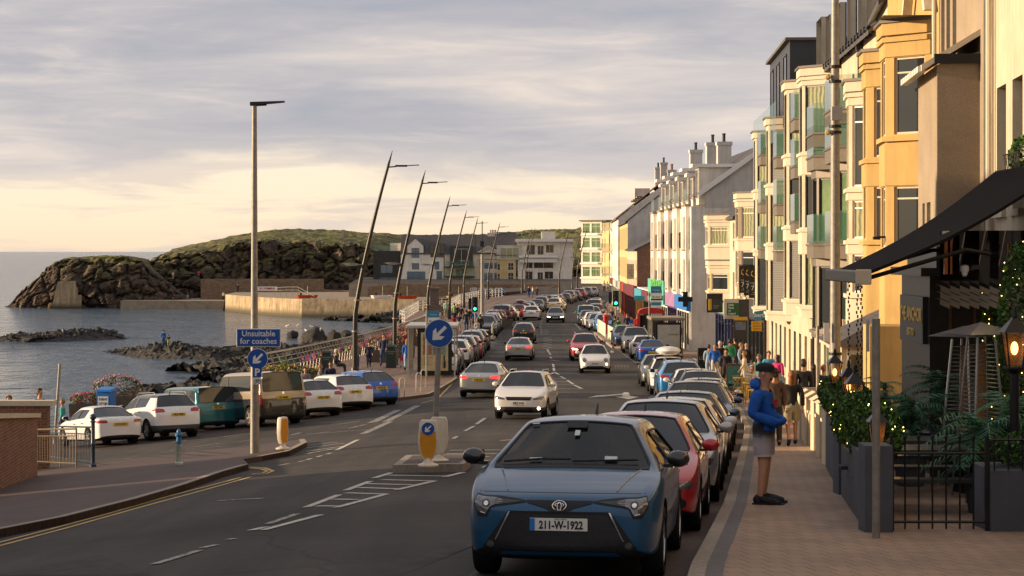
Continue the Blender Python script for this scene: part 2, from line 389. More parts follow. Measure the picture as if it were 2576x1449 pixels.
# ---------- ground materials
s=NT('asphalt'); o=s.tc()
g1=s.noise(o,.12,5,.6); g2=s.noise(o,90,2,.7); g3=s.noise(s.tc('Object',(1.2,.05,1)),1.,4,.6)
c=s.ramp(g1,[(.35,(.027,.0255,.0245)),(.65,(.064,.059,.055))]); c=s.mix(.75,c,s.ramp(g2,[(.3,(.35,.35,.35)),(.7,(1.75,1.65,1.55))]),'MULTIPLY'); c=s.mix(.8,c,s.ramp(g3,[(.3,(.62,.62,.63)),(.7,(1.35,1.33,1.3))]),'MULTIPLY')
vn=s.n('TexVoronoi',feature='DISTANCE_TO_EDGE'); vn.inputs['Scale'].default_value=.16; 
ds=s.n('VectorMath',operation='ADD'); nzc=s.n('TexNoise'); nzc.inputs['Scale'].default_value=.8; s.l(o,nzc.inputs['Vector']); s.l(o,ds.inputs[0]); s.l(nzc.outputs['Color'],ds.inputs[1]); s.l(ds.outputs[0],vn.inputs['Vector'])
crk=s.ramp(vn.outputs['Distance'],[(.0,(.45,.45,.45)),(.008,(1,1,1))]); c=s.mix(.8,c,crk,'MULTIPLY')
s.l(c,s.b.inputs['Base Color']); s.b.inputs['Roughness'].default_value=.8; s.b.inputs['Specular IOR Level'].default_value=.25; s.bump(s.noise(o,60,3,.7),.6,.012)
def paving(name,c1,c2,mort,bw=.4,bh=.2,rot=0.,msz=.012,var=.35,rough=.75):
    s=NT(name); t=s.n('TexCoord'); mp=s.n('Mapping'); mp.inputs['Rotation'].default_value=(0,0,rot); s.l(t.outputs['Object'],mp.inputs['Vector']); o=mp.outputs['Vector']
    b=s.n('TexBrick',offset=.5); b.inputs['Scale'].default_value=1; b.inputs['Brick Width'].default_value=bw; b.inputs['Row Height'].default_value=bh; b.inputs['Mortar Size'].default_value=msz; b.inputs['Mortar Smooth'].default_value=.3
    b.inputs['Color1'].default_value=(*c1,1); b.inputs['Color2'].default_value=(*c2,1); b.inputs['Mortar'].default_value=(*mort,1); s.l(o,b.inputs['Vector'])
    c=s.mix(var,b.outputs['Color'],s.ramp(s.noise(o,.8,6,.7),[(.3,(.5,.5,.52)),(.7,(1.35,1.3,1.25))]),'MULTIPLY')
    c=s.mix(.35,c,s.ramp(s.noise(o,45,3,.7),[(.3,(.6,.6,.6)),(.7,(1.3,1.3,1.3))]),'MULTIPLY')
    s.l(c,s.b.inputs['Base Color']); s.b.inputs['Roughness'].default_value=rough; s.bump(b.outputs['Fac'],-.5,.01); return s.m
pav_r=paving('pavement_blocks',(.33,.225,.155),(.27,.185,.13),(.14,.10,.07),.2,.4,R(-7.5),msz=.008)
pav_p=paving('promenade_blocks',(.20,.13,.09),(.17,.11,.078),(.11,.075,.055),.4,.2)
pav_l=paving('red_pavement',(.085,.045,.035),(.065,.037,.03),(.04,.028,.024),.2,.1,R(-20),var=.8)
granite=pm('kerb_stone',(.26,.22,.18),.75,var=.25,scale=14,bump=.2)
dkstrip=pm('dark_setts',(.10,.095,.095),.7,var=.25,scale=12,bump=.2)
whitep=pm('white_road_paint',(.46,.43,.38),.7,var=.4,scale=9); yellowp=pm('yellow_road_paint',(.45,.29,.07),.6,var=.3,scale=5)
s=NT('worn_paint'); o=s.tc(); s.l(s.ramp(s.noise(o,12,4,.7),[(.44,(.06,.058,.055)),(.56,(.40,.38,.34))]),s.b.inputs['Base Color']); s.b.inputs['Roughness'].default_value=.6; wornp=s.m
redas=pm('red_asphalt',(.04,.023,.02),.75,var=.35,scale=3,bump=.3)
concrete=pm('concrete',(.27,.22,.16),.85,var=.3,scale=1.2,bump=.2,det=8)
def sheet(name,poly,lift,mat,skirt=0,step=3.,kind='structure',zf=None,parent=None):
    bm=bmesh.new(); vs=[bm.verts.new((p[0],p[1],0)) for p in poly]; bm.faces.new(vs)
    bmesh.ops.triangulate(bm,faces=bm.faces,ngon_method='BEAUTY')
    y0=min(p[1] for p in poly); y1=max(p[1] for p in poly)
    k=math.ceil(y0/step)
    while k*step<y1:
        bmesh.ops.bisect_plane(bm,geom=bm.verts[:]+bm.edges[:]+bm.faces[:],plane_co=(0,k*step,0),plane_no=(0,1,0)); k+=1
    for q in (0,-.7,-1.4,-2.1,-2.8,-3.5,-4.2): bmesh.ops.bisect_plane(bm,geom=bm.verts[:]+bm.edges[:]+bm.faces[:],plane_co=(q,0,0),plane_no=(1,0,0))
    bmesh.ops.remove_doubles(bm,verts=bm.verts,dist=1e-4)
    for v_ in bm.verts: v_.co.z=(zf or gz)(v_.co.x,v_.co.y)+lift
    if skirt:
        be=[e for e in bm.edges if e.is_boundary]; r=bmesh.ops.extrude_edge_only(bm,edges=be)
        for v_ in r['geom']:
            if isinstance(v_,bmesh.types.BMVert): v_.co.z-=skirt
    bmesh.ops.recalc_face_normals(bm,faces=bm.faces)
    me=bpy.data.meshes.new(name); bm.to_mesh(me); bm.free(); me.materials.append(mat)
    o=link(name,me,parent); 
    if kind: tag(o,kind=kind)
    return o
SE=[(-15,-45),(40,-24),(60,-20.5),(72,-19.2),(84,-17),(95,-14),(105,-11.6),(120,-10.2),(139,-8.9),(152,-8.3),(168,-7.6),(181,-7.4),(185,-10.4),(190,-11.2),(228,-11.2),(236,-10),(241,-7.8),(262,-7.3),(284,-5.3),(300,-2),(315,1.5),(330,5),(345,8),(365,8.5),(365.5,-30),(425,-32)]
RK=[(-15,-2.2),(8,.4),(18.4,1.66),(22.4,2.24),(26.3,2.8),(36,4.05),(45,5.2),(55,6.45),(66.5,7.6),(72,8.0),(80,8.2),(95,8.6),(120,9.4),(138,9.9),(150,9.8),(165,9.2),(190,8.6),(212,9.6),(235,11.0),(257,12.1),(275,13.4),(290,15.2),(330,18.2),(350,19.6)]
LK=[(100,-2.75),(100.4,-4.6),(130,-4.2),(152,-3.6),(152.5,-1.35),(165,-1.25),(165.5,-3.2),(185,-2.7),(205,-1.8),(220,-.3),(237,1.9),(258,4.5),(280,7.2),(300,10.3),(312,12.5)]
def gz_sea(X,Y): return gz(X,Y)
sheet('road',[(x,y) for y,x in SE]+[(70,425),(70,-15)],0,MATS['asphalt'])
# sea wall under the edge
m=MB()
for (y0,x0),(y1,x1) in zip(SE[1:],SE[2:]):
    m.quad((x0,y0,-2),(x1,y1,-2),(x1,y1,gz(x1,y1)),(x0,y0,gz(x0,y0)))
tag(m.build('sea_wall',concrete),kind='structure')
k1=[gpt(985,1011),gpt(1079,998),gpt(1097,990),gpt(1137,966),gpt(1150,957)]
lk=[(v_.x,v_.y) for v_ in k1]+[(x,y) for y,x in LK]
prom=[(x,y) for y,x in SE if 84<=y<=301][::-1]
se2=[(x+.02,y) for x,y in prom]
sheet('promenade',[(-10.5,88)]+lk+se2,.12,pav_p,skirt=.2)
sheet('pavement',[(x+.30,y) for y,x in RK]+[(40,350),(40,-15)],.13,pav_r,skirt=0)
def strip(name,pts,w0,w1,lift,mat,skirt=0,step=2):
    """band offset from a polyline of (x,y): from w0 to w1 to the right (+x)"""
    poly=[(x+w0,y) for x,y in pts]+[(x+w1,y) for x,y in pts[::-1]]
    return sheet(name,poly,lift,mat,skirt=skirt,step=step)
rk=[(x,y) for y,x in RK]
strip('kerb',rk,0,.15,.135,granite,skirt=.25); strip('dark_paving_strip',rk,.15,.31,.131,dkstrip)
# kerb along the promenade edge
def band(pts,w,lift,z=0):
    """left-offset band along XY polyline"""
    L_=[];R_=[]
    for i,p in enumerate(pts):
        a=V(pts[max(i-1,0)]);b=V(pts[min(i+1,len(pts)-1)]); d=(b-a).normalized(); n=V((-d.y,d.x))
        L_.append((p[0]+n.x*w,p[1]+n.y*w)); R_.append(tuple(p))
    return R_+L_[::-1]
sheet('kerb',band(lk,.15,0),.126,granite,skirt=.25)
def G(x,y): p=gpt(x,y); return (p.x,p.y)
bo=[(7.15,139),(7.05,166.5),(9.4,169),(10,137)]
sheet('build_out_pavement',bo,.14,pav_r,skirt=.3)
sheet('build_out_pavement',[(7.2,101.5),(7.2,111),(9.4,113),(9,99.5)],.14,pav_r,skirt=.3)
sheet('kerb',band([(7.15,139),(7.05,166.5)],.16,0),.15,granite,skirt=.3); sheet('kerb',band([(8.6,99.6),(7.2,101.5),(7.2,111)],.16,0),.15,granite,skirt=.3)
lp=[G(*p) for p in ((-60,1372),(0,1353),(162,1320),(344,1272),(469,1234),(559,1201),(625,1182),(612,1168),(660,1160),(728,1147),(772,1124),(766,1115),(650,1128),(520,1143),(272,1172),(95,1200),(0,1215))]
sheet('corner_pavement',lp+[(-14,52),(-24,45),(-20,20)],.12,pav_l,skirt=.3)
sheet('kerb',band(lp[:7],.18,0),.128,granite,skirt=.3); sheet('kerb',band(lp[8:12],.16,0),.128,granite,skirt=.3)
ip=[G(*p) for p in ((988,1191),(1167,1188),(1184,1175),(1176,1162),(1022,1163))]
sheet('traffic_island',ip,.15,granite,skirt=.3)
ic=V((sum(p[0] for p in ip)/5,sum(p[1] for p in ip)/5)); sheet('traffic_island',[tuple(ic+(V(p)-ic)*.8) for p in ip],.155,pav_l)
# red parking lane left
sheet('parking_lane',[G(200,1140),G(350,1118),G(600,1090),G(760,1062),G(900,1042),G(990,1018),(-10.5,87),(-15,80),(-19,70),(-20,62)],.004,redas)
# bay strip right (dark, slightly redder)
sheet('parking_lane',[(x-2.1,y) for y,x in RK if 8<=y<=95]+[(x-.02,y) for y,x in RK[::-1] if 8<=y<=95],.004,redas)
patchm=pm('patched_asphalt',(.055,.05,.047),.85,var=.3,scale=3,bump=.3,spec=.2)
sheet('road_patch',[G(905,1449),G(1195,1338),G(1195,1372),G(1010,1449)],.004,patchm); sheet('road_patch',[G(-20,1449),G(250,1398),G(380,1449)],.004,patchm); sheet('road_patch',[G(1230,985),G(1375,960),G(1372,972),G(1215,998)],.004,patchm)
# ---------- painted lines
def line_px(m,pts,w,lift=.009,dash=None):
    P_=[V((*G(*p),0)) for p in pts]
    acc=0
    for a,b in zip(P_,P_[1:]):
        L_=(b-a).length; d=(b-a)/L_; n=V((-d.y,d.x,0))*w/2
        spans=[(0,L_)]
        if dash:
            spans=[];t=0
            while t<L_: spans.append((t,min(L_,t+dash[0]))); t+=dash[0]+dash[1]
        for t0,t1 in spans:
            k=max(1,int((t1-t0)/2.))
            for i in range(k):
                q0=a+d*lerp(t0,t1,i/k); q1=a+d*lerp(t0,t1,(i+1)/k)
                vs=[q0-n,q0+n,q1+n,q1-n]
                for q in vs: q.z=gz(q.x,q.y)+lift
                m.add(vs,[(0,1,2,3)])
Wd=[ # thick
 [(771,1278),(853,1246)],[(845,1278),(971,1245)],[(870,1235),(931,1212)],[(998,1234),(1092,1211)],[(941,1204),(986,1190)],[(1119,1201),(1165,1190)],[(1217,1177),(1232,1171)],[(1259,1109),(1289,1107)],
 [(845,1134),(900,1107)],[(631,1336),(669,1328)],[(662,1336),(805,1297)],[(1381,943),(1396,937)],[(1396,937),(1406,943)],[(1410,947),(1422,954)],[(1427,957),(1442,967)],[(1444,969),(1463,978)],
 [(1377,879),(1380,885)],[(1381,887),(1385,893)],[(1384,898),(1387,902)],[(1391,916),(1393,924)],[(1393,926),(1394,934)],[(1384,906),(1407,909)]]
m=MB()
for l in Wd: line_px(m,l,.13)
for l in ([(796,1275),(846,1275)],[(835,1257),(900,1259)],[(870,1241),(971,1245)],[(900,1228),(1006,1231)],[(921,1218),(1036,1221)],[(961,1208),(1092,1211)],[(975,1197),(1123,1199)],
  [(1132,1134),(1271,1133)],[(1123,1142),(1271,1142)],[(1121,1149),(1231,1150)],[(1118,1157),(1231,1160)],[(1184,1166),(1233,1166)],[(771,1121),(849,1113)],[(771,1127),(867,1116)],[(771,1136),(867,1123)],[(771,1142),(842,1130)],
  [(1388,946),(1400,946)],[(1384,952),(1418,953)],[(1384,960),(1436,961)],[(1384,968),(1448,969)],[(1384,978),(1468,979)],[(1384,988),(1450,989)]): line_px(m,l,.13)
line_px(m,[(771,1158),(841,1138)],.1,dash=(.5,.5)); line_px(m,[(700,1172),(765,1160)],.1,dash=(.5,.5))
a=[(1478,1001),(1500,995.5),(1566,991),(1570,987.5),(1581,988),(1586,997),(1609,999),(1581,1004.5),(1548,999),(1567,998),(1565,994),(1520,998)]
vs=[V((*G(*p),0)) for p in a]
for q in vs: q.z=gz(q.x,q.y)+.009
m.add(vs,[tuple(range(len(vs)))])
tag(m.build('road_markings',whitep),kind='structure')
m=MB()
for l in ([(675,1319),(747,1294)],[(389,1422),(503,1386)],[(509,1381),(544,1373)],[(572,1359),(590,1357)],[(547,1261),(664,1255)],[(1198,1068),(1221,1052)],[(1170,1085),(1192,1073)],[(1140,1105),(1150,1098)]): line_px(m,l,.12)
line_px(m,[(935,1064),(1001,1032)],.3,dash=(.35,.06)); line_px(m,[(971,1061),(1050,1021)],.28,dash=(.35,.06)); line_px(m,[(914,1092),(982,1061)],.26,dash=(.35,.06))
for l in ([(771,1093),(933,1081)],[(879,1078),(921,1068)],[(244,1162),(331,1153)],[(325,1151),(353,1149)],[(406,1137),(444,1133)],[(469,1131),(575,1122)],[(481,1126),(550,1116)],[(433,1114),(469,1108)],[(528,1141),(566,1137)],[(733,1095),(756,1089)],[(600,1112),(640,1106)],[(800,1090),(830,1086)],[(850,1068),(905,1060)],[(560,1100),(600,1094)]): line_px(m,l,.12)
line_px(m,[(1548,875),(1610,920),(1663,969)],.12,dash=(.6,.5)); line_px(m,[(1447,815),(1462,830)],.12)
line_px(m,[(1362,842),(1360,815),(1372,785),(1395,768)],.13,dash=(.6,1.6))
def zz(x0,x1,y0,y1,n):
    pts=[(x0 if i%2 else x1,lerp(y0,y1,i/n)) for i in range(n+1)]; line_px(m,pts,.1)
zz(1366,1388,848,878,9); zz(1362,1380,828,842,5); zz(1236,1264,852,880,8); zz(1243,1262,836,848,4)
line_px(m,[(1372,858),(1400,858)],.1);line_px(m,[(1440,857),(1510,857)],.12,dash=(.5,.7))
tag(m.build('worn_road_markings',wornp),kind='structure')
m=MB(); line_px(m,[(-40,1377),(0,1366),(122,1334),(278,1292),(422,1250),(606,1202)],.09); line_px(m,[(-40,1387),(0,1375),(156,1333),(391,1267),(631,1201)],.09)
for dx in (0,9): line_px(m,[(627,1176+dx*.25),(666-dx,1178+dx*.3),(687-dx*1.6,1186),(669-dx,1193-dx*.2),(634,1194-dx*.1)],.08)
for i,x in enumerate((1546,1553,1561,1569,1577)): line_px(m,[(x,921),(x+5,921)],.5); line_px(m,[(x+1,926),(x+4,926)],.4)
line_px(m,[(1150,952),(1100,1004),(1060,1015)],.09)
tag(m.build('yellow_lines',yellowp),kind='structure')
# ---------- cars
def paint(name,col,metal=.0,rough=.28): return pm('paint_'+name,col,rough,metal=metal,var=.03,scale=2,coat=1.)
PT={'white':paint('white',(.72,.71,.69)),'silver':paint('silver',(.42,.42,.42),.6,.3),'grey':paint('grey',(.16,.165,.17),.6,.3),'dark':paint('dark',(.035,.037,.042),.5),'black':paint('black',(.012,.012,.014),.2),
 'navy':paint('navy',(.012,.028,.09),.4),'blue':paint('blue',(.01,.09,.42),.3),'skyblue':paint('skyblue',(.03,.24,.55),.3),'slate':paint('slate',(.045,.085,.14),.6),'herob':paint('hero_blue',(.012,.115,.27),.55,.26),
 'red':paint('red',(.42,.012,.02),.2),'maroon':paint('maroon',(.14,.012,.022),.4),'teal':paint('teal',(.02,.16,.20),.5),'green':paint('green',(.03,.05,.035),.4),'cream':paint('cream',(.70,.64,.52)),'gold':paint('champagne',(.36,.29,.21),.6),'orange':paint('rust_orange',(.28,.08,.03),.3),'lblue':paint('light_blue',(.14,.33,.42),.5)}
redlens=pm('red_lamp_lens',(.35,.008,.01),.12,coat=1,var=.2,scale=20); redlit=pm('lit_brake_lamp',(.6,.01,.01),.2,emit=(1,.03,.02),es=1.6,var=0)
lens=pm('clear_lamp_lens',(.13,.135,.14),.08,metal=.6,coat=1,var=.6,scale=18); lenslit=pm('lit_headlamp',(.9,.9,.8),.2,emit=(1,.86,.6),es=3.2,var=0)
chrome=pm('chrome',(.7,.7,.7),.12,metal=1,var=0); alloy=pm('alloy',(.5,.49,.47),.3,metal=.85,var=.05); cladding=pm('grey_cladding',(.05,.05,.052),.6,var=.15)
plate_w=pm('white_plate',(.68,.67,.62),.4,var=.06); plate_y=pm('yellow_plate',(.62,.42,.02),.4,var=.06); ink=pm('black_ink',(.01,.01,.01),.5,var=0); well=pm('wheel_well',(.006,.006,.006),.9,var=0)
amber=pm('amber_lens',(.6,.18,.01),.2,var=0)
def cage(S):
    """closed body cage -> smooth mesh; returns bmesh with material ids 0 paint 1 side glass 2 windscreen 3 rear glass 4 trim 5 well"""
    L=S['L'];W=S['W']/2;H=S['H'];gc=S.get('gc',.19);wr=S.get('wr',.60)*1.0; cz=S['cowl'][1]; cy=S['cowl'][0]; hy=S['head']; ry=S['rrear']; ty,tz=S['tail']; bz=S.get('belt',(cz-.02,cz+.03)); hl=L/2; nz_=S['nose']
    st=[] # (y,w,zb,type,ztop,zshoulder)
    st.append((hl,W*.66,gc+.12,'h',nz_-.14,nz_-.20)); st.append((hl-.07,W*.86,gc+.03,'h',nz_-.03,nz_-.12)); st.append((hl-.24,W*.955,gc,'h',nz_+.03,nz_-.03)); hz=lambda y: nz_+.03+(cz-nz_-.03)*(1-(1-(hl-.24-y)/(hl-.24-cy))**1.5)
    ax=hl-S['fo']; ya=lerp(hl-.24,cy,.36); yb=lerp(hl-.24,cy,.78); st.append((ya,W*.99,gc,'h',hz(ya),hz(ya)-.055)); st.append((yb,W,gc,'h',hz(yb),hz(yb)-.055))
    st.append((cy,W,gc,'k',cz,cz-.06))
    st.append((lerp(cy,hy,.93),W,gc,'c',H-.035,bz[0]))
    st.append((hy-.18,W,gc,'c',H-.008,bz[0]))
    by=S.get('bp',-.12*1.0); st.append((by+.045,W,gc,'c',H,lerp(bz[0],bz[1],.4))); st.append((by-.045,W,gc,'c',H,lerp(bz[0],bz[1],.45)))
    cp=S['cp']; st.append((cp,W*.995,gc,'c',H-.01,bz[1])); st.append((cp-.09,W*.99,gc,'c',H-.015,bz[1]))
    st.append((ry,W*.975,gc,'c',S.get('rz',H-.05),bz[1]))
    # tail: glass bottom
    st.append((ty,W*.95,gc,'k',tz,tz-.06))
    if S.get('deck'):
        st.append((lerp(ty,-hl,.55),W*.95,gc+.02,'h',tz-.01,tz-.08)); st.append((-hl+.06,W*.88,gc+.05,'h',S['deck'],S['deck']-.06)); st.append((-hl,W*.70,gc+.13,'h',S['deck']-.16,S['deck']-.22))
    else:
        st.append((-hl+.05,W*.90,gc+.04,'h',tz-.13,tz-.17)); st.append((-hl,W*.76,gc+.13,'h',tz-.32,tz-.36))
    rings=[]
    for (y,w,zb,t,zt,zs) in st:
        if t=='h': top=[(w*.985,zs+.0),(w*.955,zs+.03),(w*.92,lerp(zs,zt,.55)),(w*.87,lerp(zs,zt,.72)),(w*.80,lerp(zs,zt,.84)),(0,zt+.01)]
        elif t=='k': top=[(w*.985,zs-.02),(w*.95,zs+.025),(w*.925,zs+.042),(w*.90,zs+.052),(w*.86,zt-.005),(0,zt+.022)]
        else: top=[(w*.985,zs-.03),(w*.945,zs+.02),(wr+.055,zt-.13),(wr+.01,zt-.07),(wr-.055,zt-.03),(0,zt+.012)]
        z5=top[0][1]
        lo=[(0,zb),(w*.80,zb),(w*.955,zb+.07),(w*.985,lerp(zb,z5,.33)),(w*1.0,lerp(zb,z5,.62))]
        ring=lo+top      # 11 points
        rings.append([V((x,y,z)) for x,z in ring]+[V((-x,y,z)) for x,z in ring[-2:0:-1]])
    bm=bmesh.new(); n=20; vv=[[bm.verts.new(p) for p in r] for r in rings]
    ns=len(st); 
    ci=5; hi_=6; cpi=10; rr=12; ti=13
    for i in range(ns-1):
        for j in range(n):
            f=bm.faces.new((vv[i][j],vv[i][(j+1)%n],vv[i+1][(j+1)%n],vv[i+1][j])); k=j if j<10 else n-1-j
            mi=0
            if k==9 and i==ci: mi=2
            elif k==9 and i==ti-1: mi=3
            elif k==6 and ci<=i<rr and i not in (8,): mi=1
            if k==6 and i==cpi: mi=0 if not S.get('quarter',True) else 1
            if k==6 and i==8: mi=4
            if k==6 and i==rr-1: mi=1 if S.get('rq',False) else 0
            if k<=0 or (k==1 ): mi=4
            if S.get('clad') and k==2: mi=4
            f.material_index=mi
    for i,fl in ((0,1),(ns-1,0)):
        r=vv[i]
        for k in range(10):
            q=[r[k],r[k+1]]+([r[n-1-k]] if k<9 else [])+([r[(n-k)%n]] if k>0 else [])
            if len(q)<3: continue
            try:
                f=bm.faces.new(q); f.material_index=4 if k<2 or (S.get('clad') and k==2) else 0
            except ValueError: pass
    bmesh.ops.recalc_face_normals(bm,faces=bm.faces)
    cvl=bm.verts.layers.float.get('crease_vert') or bm.verts.layers.float.new('crease_vert')
    for v_ in bm.verts:
        for q_,am in ((2,.72),(3,.62),(1,.35)):
            if sum(f.material_index==q_ for f in v_.link_faces)==1: v_[cvl]=am
    cr=bm.edges.layers.float.get('crease_edge') or bm.edges.layers.float.new('crease_edge')
    for e in bm.edges:
        ms={f.material_index for f in e.link_faces}
        if len(ms)>1 and ms&{2,3}: e[cr]=1.
        elif len(ms)>1 and 1 in ms: e[cr]=.85
        if 4 in ms and 0 in ms: e[cr]=.7
    return bm
def make_car(kind,S,lvl=2):
    bm=cage(S); me=bpy.data.meshes.new('body'); bm.to_mesh(me); bm.free()
    ML=[PT['white'],glassdark,glassdark,glassdark,black,well]
    for i,m_ in enumerate(ML):
        mm=m_ if i!=2 and i!=3 else m_; me.materials.append(mm)
    o=link('tmpbody',me); md=o.modifiers.new('s','SUBSURF'); md.levels=lvl; md.render_levels=lvl
    cm=bpy.data.meshes.new('cut'); cb_=bmesh.new(); hl=S['L']/2; wrd=S.get('wd',.33); ar=wrd+.045; W=S['W']/2
    axs=(hl-S['fo'],-hl+S['ro'])
    for ay in axs:
        for sx in (-1,1):
            r=bmesh.ops.create_cone(cb_,cap_ends=True,segments=28,radius1=ar,radius2=ar,depth=.5,matrix=Matrix.Translation((sx*(W-.02),ay,wrd+.02))@Matrix.Rotation(PI/2,4,'Y'))
    cb_.to_mesh(cm); cb_.free(); oc=link('tmpcut',cm); bo_=o.modifiers.new('b','BOOLEAN'); bo_.object=oc; bo_.operation='DIFFERENCE'; bo_.solver='EXACT'
    dg=bpy.context.evaluated_depsgraph_get(); me2=bpy.data.meshes.new_from_object(o.evaluated_get(dg)); 
    bpy.data.objects.remove(o); bpy.data.objects.remove(oc)
    bm=bmesh.new(); bm.from_mesh(me2)
    for f in bm.faces:
        c=f.calc_center_median()
        if abs(c.x)>W-.30:
            for ay in axs:
                d=math.hypot(c.y-ay,c.z-wrd-.02)
                if d<ar-.01 or (d<ar+.004 and abs(abs(f.normal.x))<.3 and abs(c.x)<W-.005): 
                    if abs(c.x)<W+.01 and c.z<wrd+.02+ar+.01 : f.material_index=5
    bmesh.ops.recalc_face_normals(bm,faces=bm.faces)
    bvh=BVHTree.FromBMesh(bm)
    # glass panels sit in a dark seal, slightly recessed
    for gi in (1,2,3):
        fs=[f for f in bm.faces if f.material_index==gi]
        if not fs: continue
        r=bmesh.ops.inset_region(bm,faces=fs,thickness=S.get('seal',.022),depth=0,use_even_offset=True)
        for f in r['faces']: f.material_index=4
        r2=bmesh.ops.inset_region(bm,faces=[f for f in bm.faces if f.material_index==gi],thickness=.004,depth=-.010)
        for f in r2['faces']: f.material_index=4
    root=bpy.data.objects.new(kind,None); COL.objects.link(root)
    def split(pred,name,mats,par=root):
        b2=bm.copy(); kill=[f for f in b2.faces if not pred(f)]; bmesh.ops.delete(b2,geom=kill,context='FACES')
        if not b2.faces: b2.free(); return None
        m_=bpy.data.meshes.new(name); 
        for x in mats: m_.materials.append(x)
        if len(mats)==1:
            for f in b2.faces: f.material_index=0
        else:
            for f in b2.faces: f.material_index={0:0,4:1,5:2}.get(f.material_index,0)
        b2.to_mesh(m_); b2.free(); m_.shade_smooth(); m_.set_sharp_from_angle(angle=R(38)); return link(name,m_,par)
    body=split(lambda f:f.material_index in (0,4,5),'body',[PT['white'],black if not S.get('clad') else cladding,well])
    split(lambda f:f.material_index==2,'windscreen',[glassdark]); split(lambda f:f.material_index==3,'rear_window',[glassdark])
    by=S.get('bp',-.12)
    for sx in (-1,1):
        split(lambda f:f.material_index==1 and f.calc_center_median().x*sx>0 and f.calc_center_median().y>by,'side_window',[glassdark])
        split(lambda f:f.material_index==1 and f.calc_center_median().x*sx>0 and f.calc_center_median().y<=by,'side_window',[glassdark])
    bm.free()
    def decal(name,poly,axis,sgn,m_,par=root,off=.006,rows=8,cols=10,mir=False):
        """poly in (u,z): axis 'y' -> u=x seen from front/rear ; axis 'x' -> u=y seen from the side"""
        b=MB(); zs=[p[1] for p in poly]; z0,z1=min(zs)+1e-4,max(zs)-1e-4; G_=[]
        for i in range(rows+1):
            z=lerp(z0,z1,i/rows); xs=[]
            for (a,c),(a2,c2) in zip(poly,poly[1:]+poly[:1]):
                if (c-z)*(c2-z)<=0 and c!=c2: xs.append(a+(a2-a)*(z-c)/(c2-c))
            if not xs: continue
            u0,u1=min(xs),max(xs); row=[]
            for j in range(cols+1):
                u=lerp(u0,u1,j/cols)
                if axis=='y': org=V((u,4*sgn,z)); d=V((0,-sgn,0))
                else: org=V((3*sgn,u,z)); d=V((-sgn,0,0))
                h=bvh.ray_cast(org,d)
                if h[0] is None: row.append(None); continue
                row.append(h[0]+(h[1] if h[1].dot(d)<0 else -h[1])*.0+(-d)*off)
            G_.append(row)
        for r0,r1 in zip(G_,G_[1:]):
            for j in range(cols):
                q4=[r0[j],r0[j+1],r1[j+1],r1[j]]
                if None in q4 or max((q4[0]-q4[2]).length,(q4[1]-q4[3]).length)>.3: continue
                b.add(q4,[(0,1,2,3)])
        return b.build(name,m_,par,smooth=True)
    S['_decal']=decal; S['_bvh']=bvh; S['_root']=root
    # wheels
    for ay in axs:
        for sx in (-1,1):
            b=MB(); r=wrd; t=.105; rim=r*.68
            M=Matrix.Translation((sx*(W-.115),ay,r))@Matrix.Rotation(PI/2,4,'Y'); b.tr(M)
            n=24; prof=[(rim,-t),(r*.93,-t*1.0),(r,-t*.72),(r,t*.72),(r*.93,t*1.0),(rim,t)]
            vs=[(q*math.cos(2*PI*j/n),q*math.sin(2*PI*j/n),z) for q,z in prof for j in range(n)]
            b.add(vs,[(i*n+j,i*n+(j+1)%n,(i+1)*n+(j+1)%n,(i+1)*n+j) for i in range(5) for j in range(n)])
            wh=b.build('wheel',rubber,root,smooth=True)
            b=MB(); b.tr(M); dz=sx*(t-.03); b.lathe([(rim*1.02,dz-sx*.05),(rim*1.02,dz-sx*.045)],20,0); 
            ns_=S.get('spokes',5)
            b2=MB(); b2.tr(M)
            vs=[(q*math.cos(2*PI*j/n),q*math.sin(2*PI*j/n),z) for q,z in ((rim*1.0,dz-sx*.05),(rim*1.01,dz+sx*.02),(rim*.93,dz+sx*.02),(rim*.90,dz-sx*.04)) for j in range(n)]
            b2.add(vs,[(i*n+j,i*n+(j+1)%n,(i+1)*n+(j+1)%n,(i+1)*n+j) for i in range(3) for j in range(n)])
            for k in range(ns_):
                a=2*PI*k/ns_
                for da in ((-.16,.16) if S.get('twin') else (0,)):
                    aa=a+da; c_,s_=math.cos(aa),math.sin(aa); pw=.028 if S.get('twin') else .05
                    b2.add([(c_*.05-s_*pw*.6,s_*.05+c_*pw*.6,dz+sx*.012),(c_*.05+s_*pw*.6,s_*.05-c_*pw*.6,dz+sx*.012),(c_*rim*.95+s_*pw*.8,s_*rim*.95-c_*pw*.8,dz+sx*.012),(c_*rim*.95-s_*pw*.8,s_*rim*.95+c_*pw*.8,dz+sx*.012),
                      (c_*.05-s_*pw*.6,s_*.05+c_*pw*.6,dz-sx*.03),(c_*.05+s_*pw*.6,s_*.05-c_*pw*.6,dz-sx*.03),(c_*rim*.95+s_*pw*.8,s_*rim*.95-c_*pw*.8,dz-sx*.02),(c_*rim*.95-s_*pw*.8,s_*rim*.95+c_*pw*.8,dz-sx*.02)],
                      [(0,1,2,3),(7,6,5,4),(0,4,5,1),(1,5,6,2),(2,6,7,3),(3,7,4,0)])
            b2.lathe([(.065,dz-sx*.03),(.06,dz+sx*.02)],12)
            b2.build('rim',alloy,wh)
            b.build('brake_disc',blackm,wh)
    # mirrors
    cz=S['cowl'][1]; cy=S['cowl'][0]
    for sx in (-1,1):
        b=MB(); b.ball((sx*(W+.09),cy-.28,cz+.08),.13,12,8,sc=(.86,.5,.62)); mr=b.build('mirror',PT['white'],root,smooth=True)
        b=MB(); b.box((sx*(W-.05),cy-.30,cz-.0),(sx*(W+.04),cy-.24,cz+.03)); b.cb((sx*(W+.09),cy-.352,cz+.08),(.18,.012,.12)); b.build('mirror_glass',black,mr)
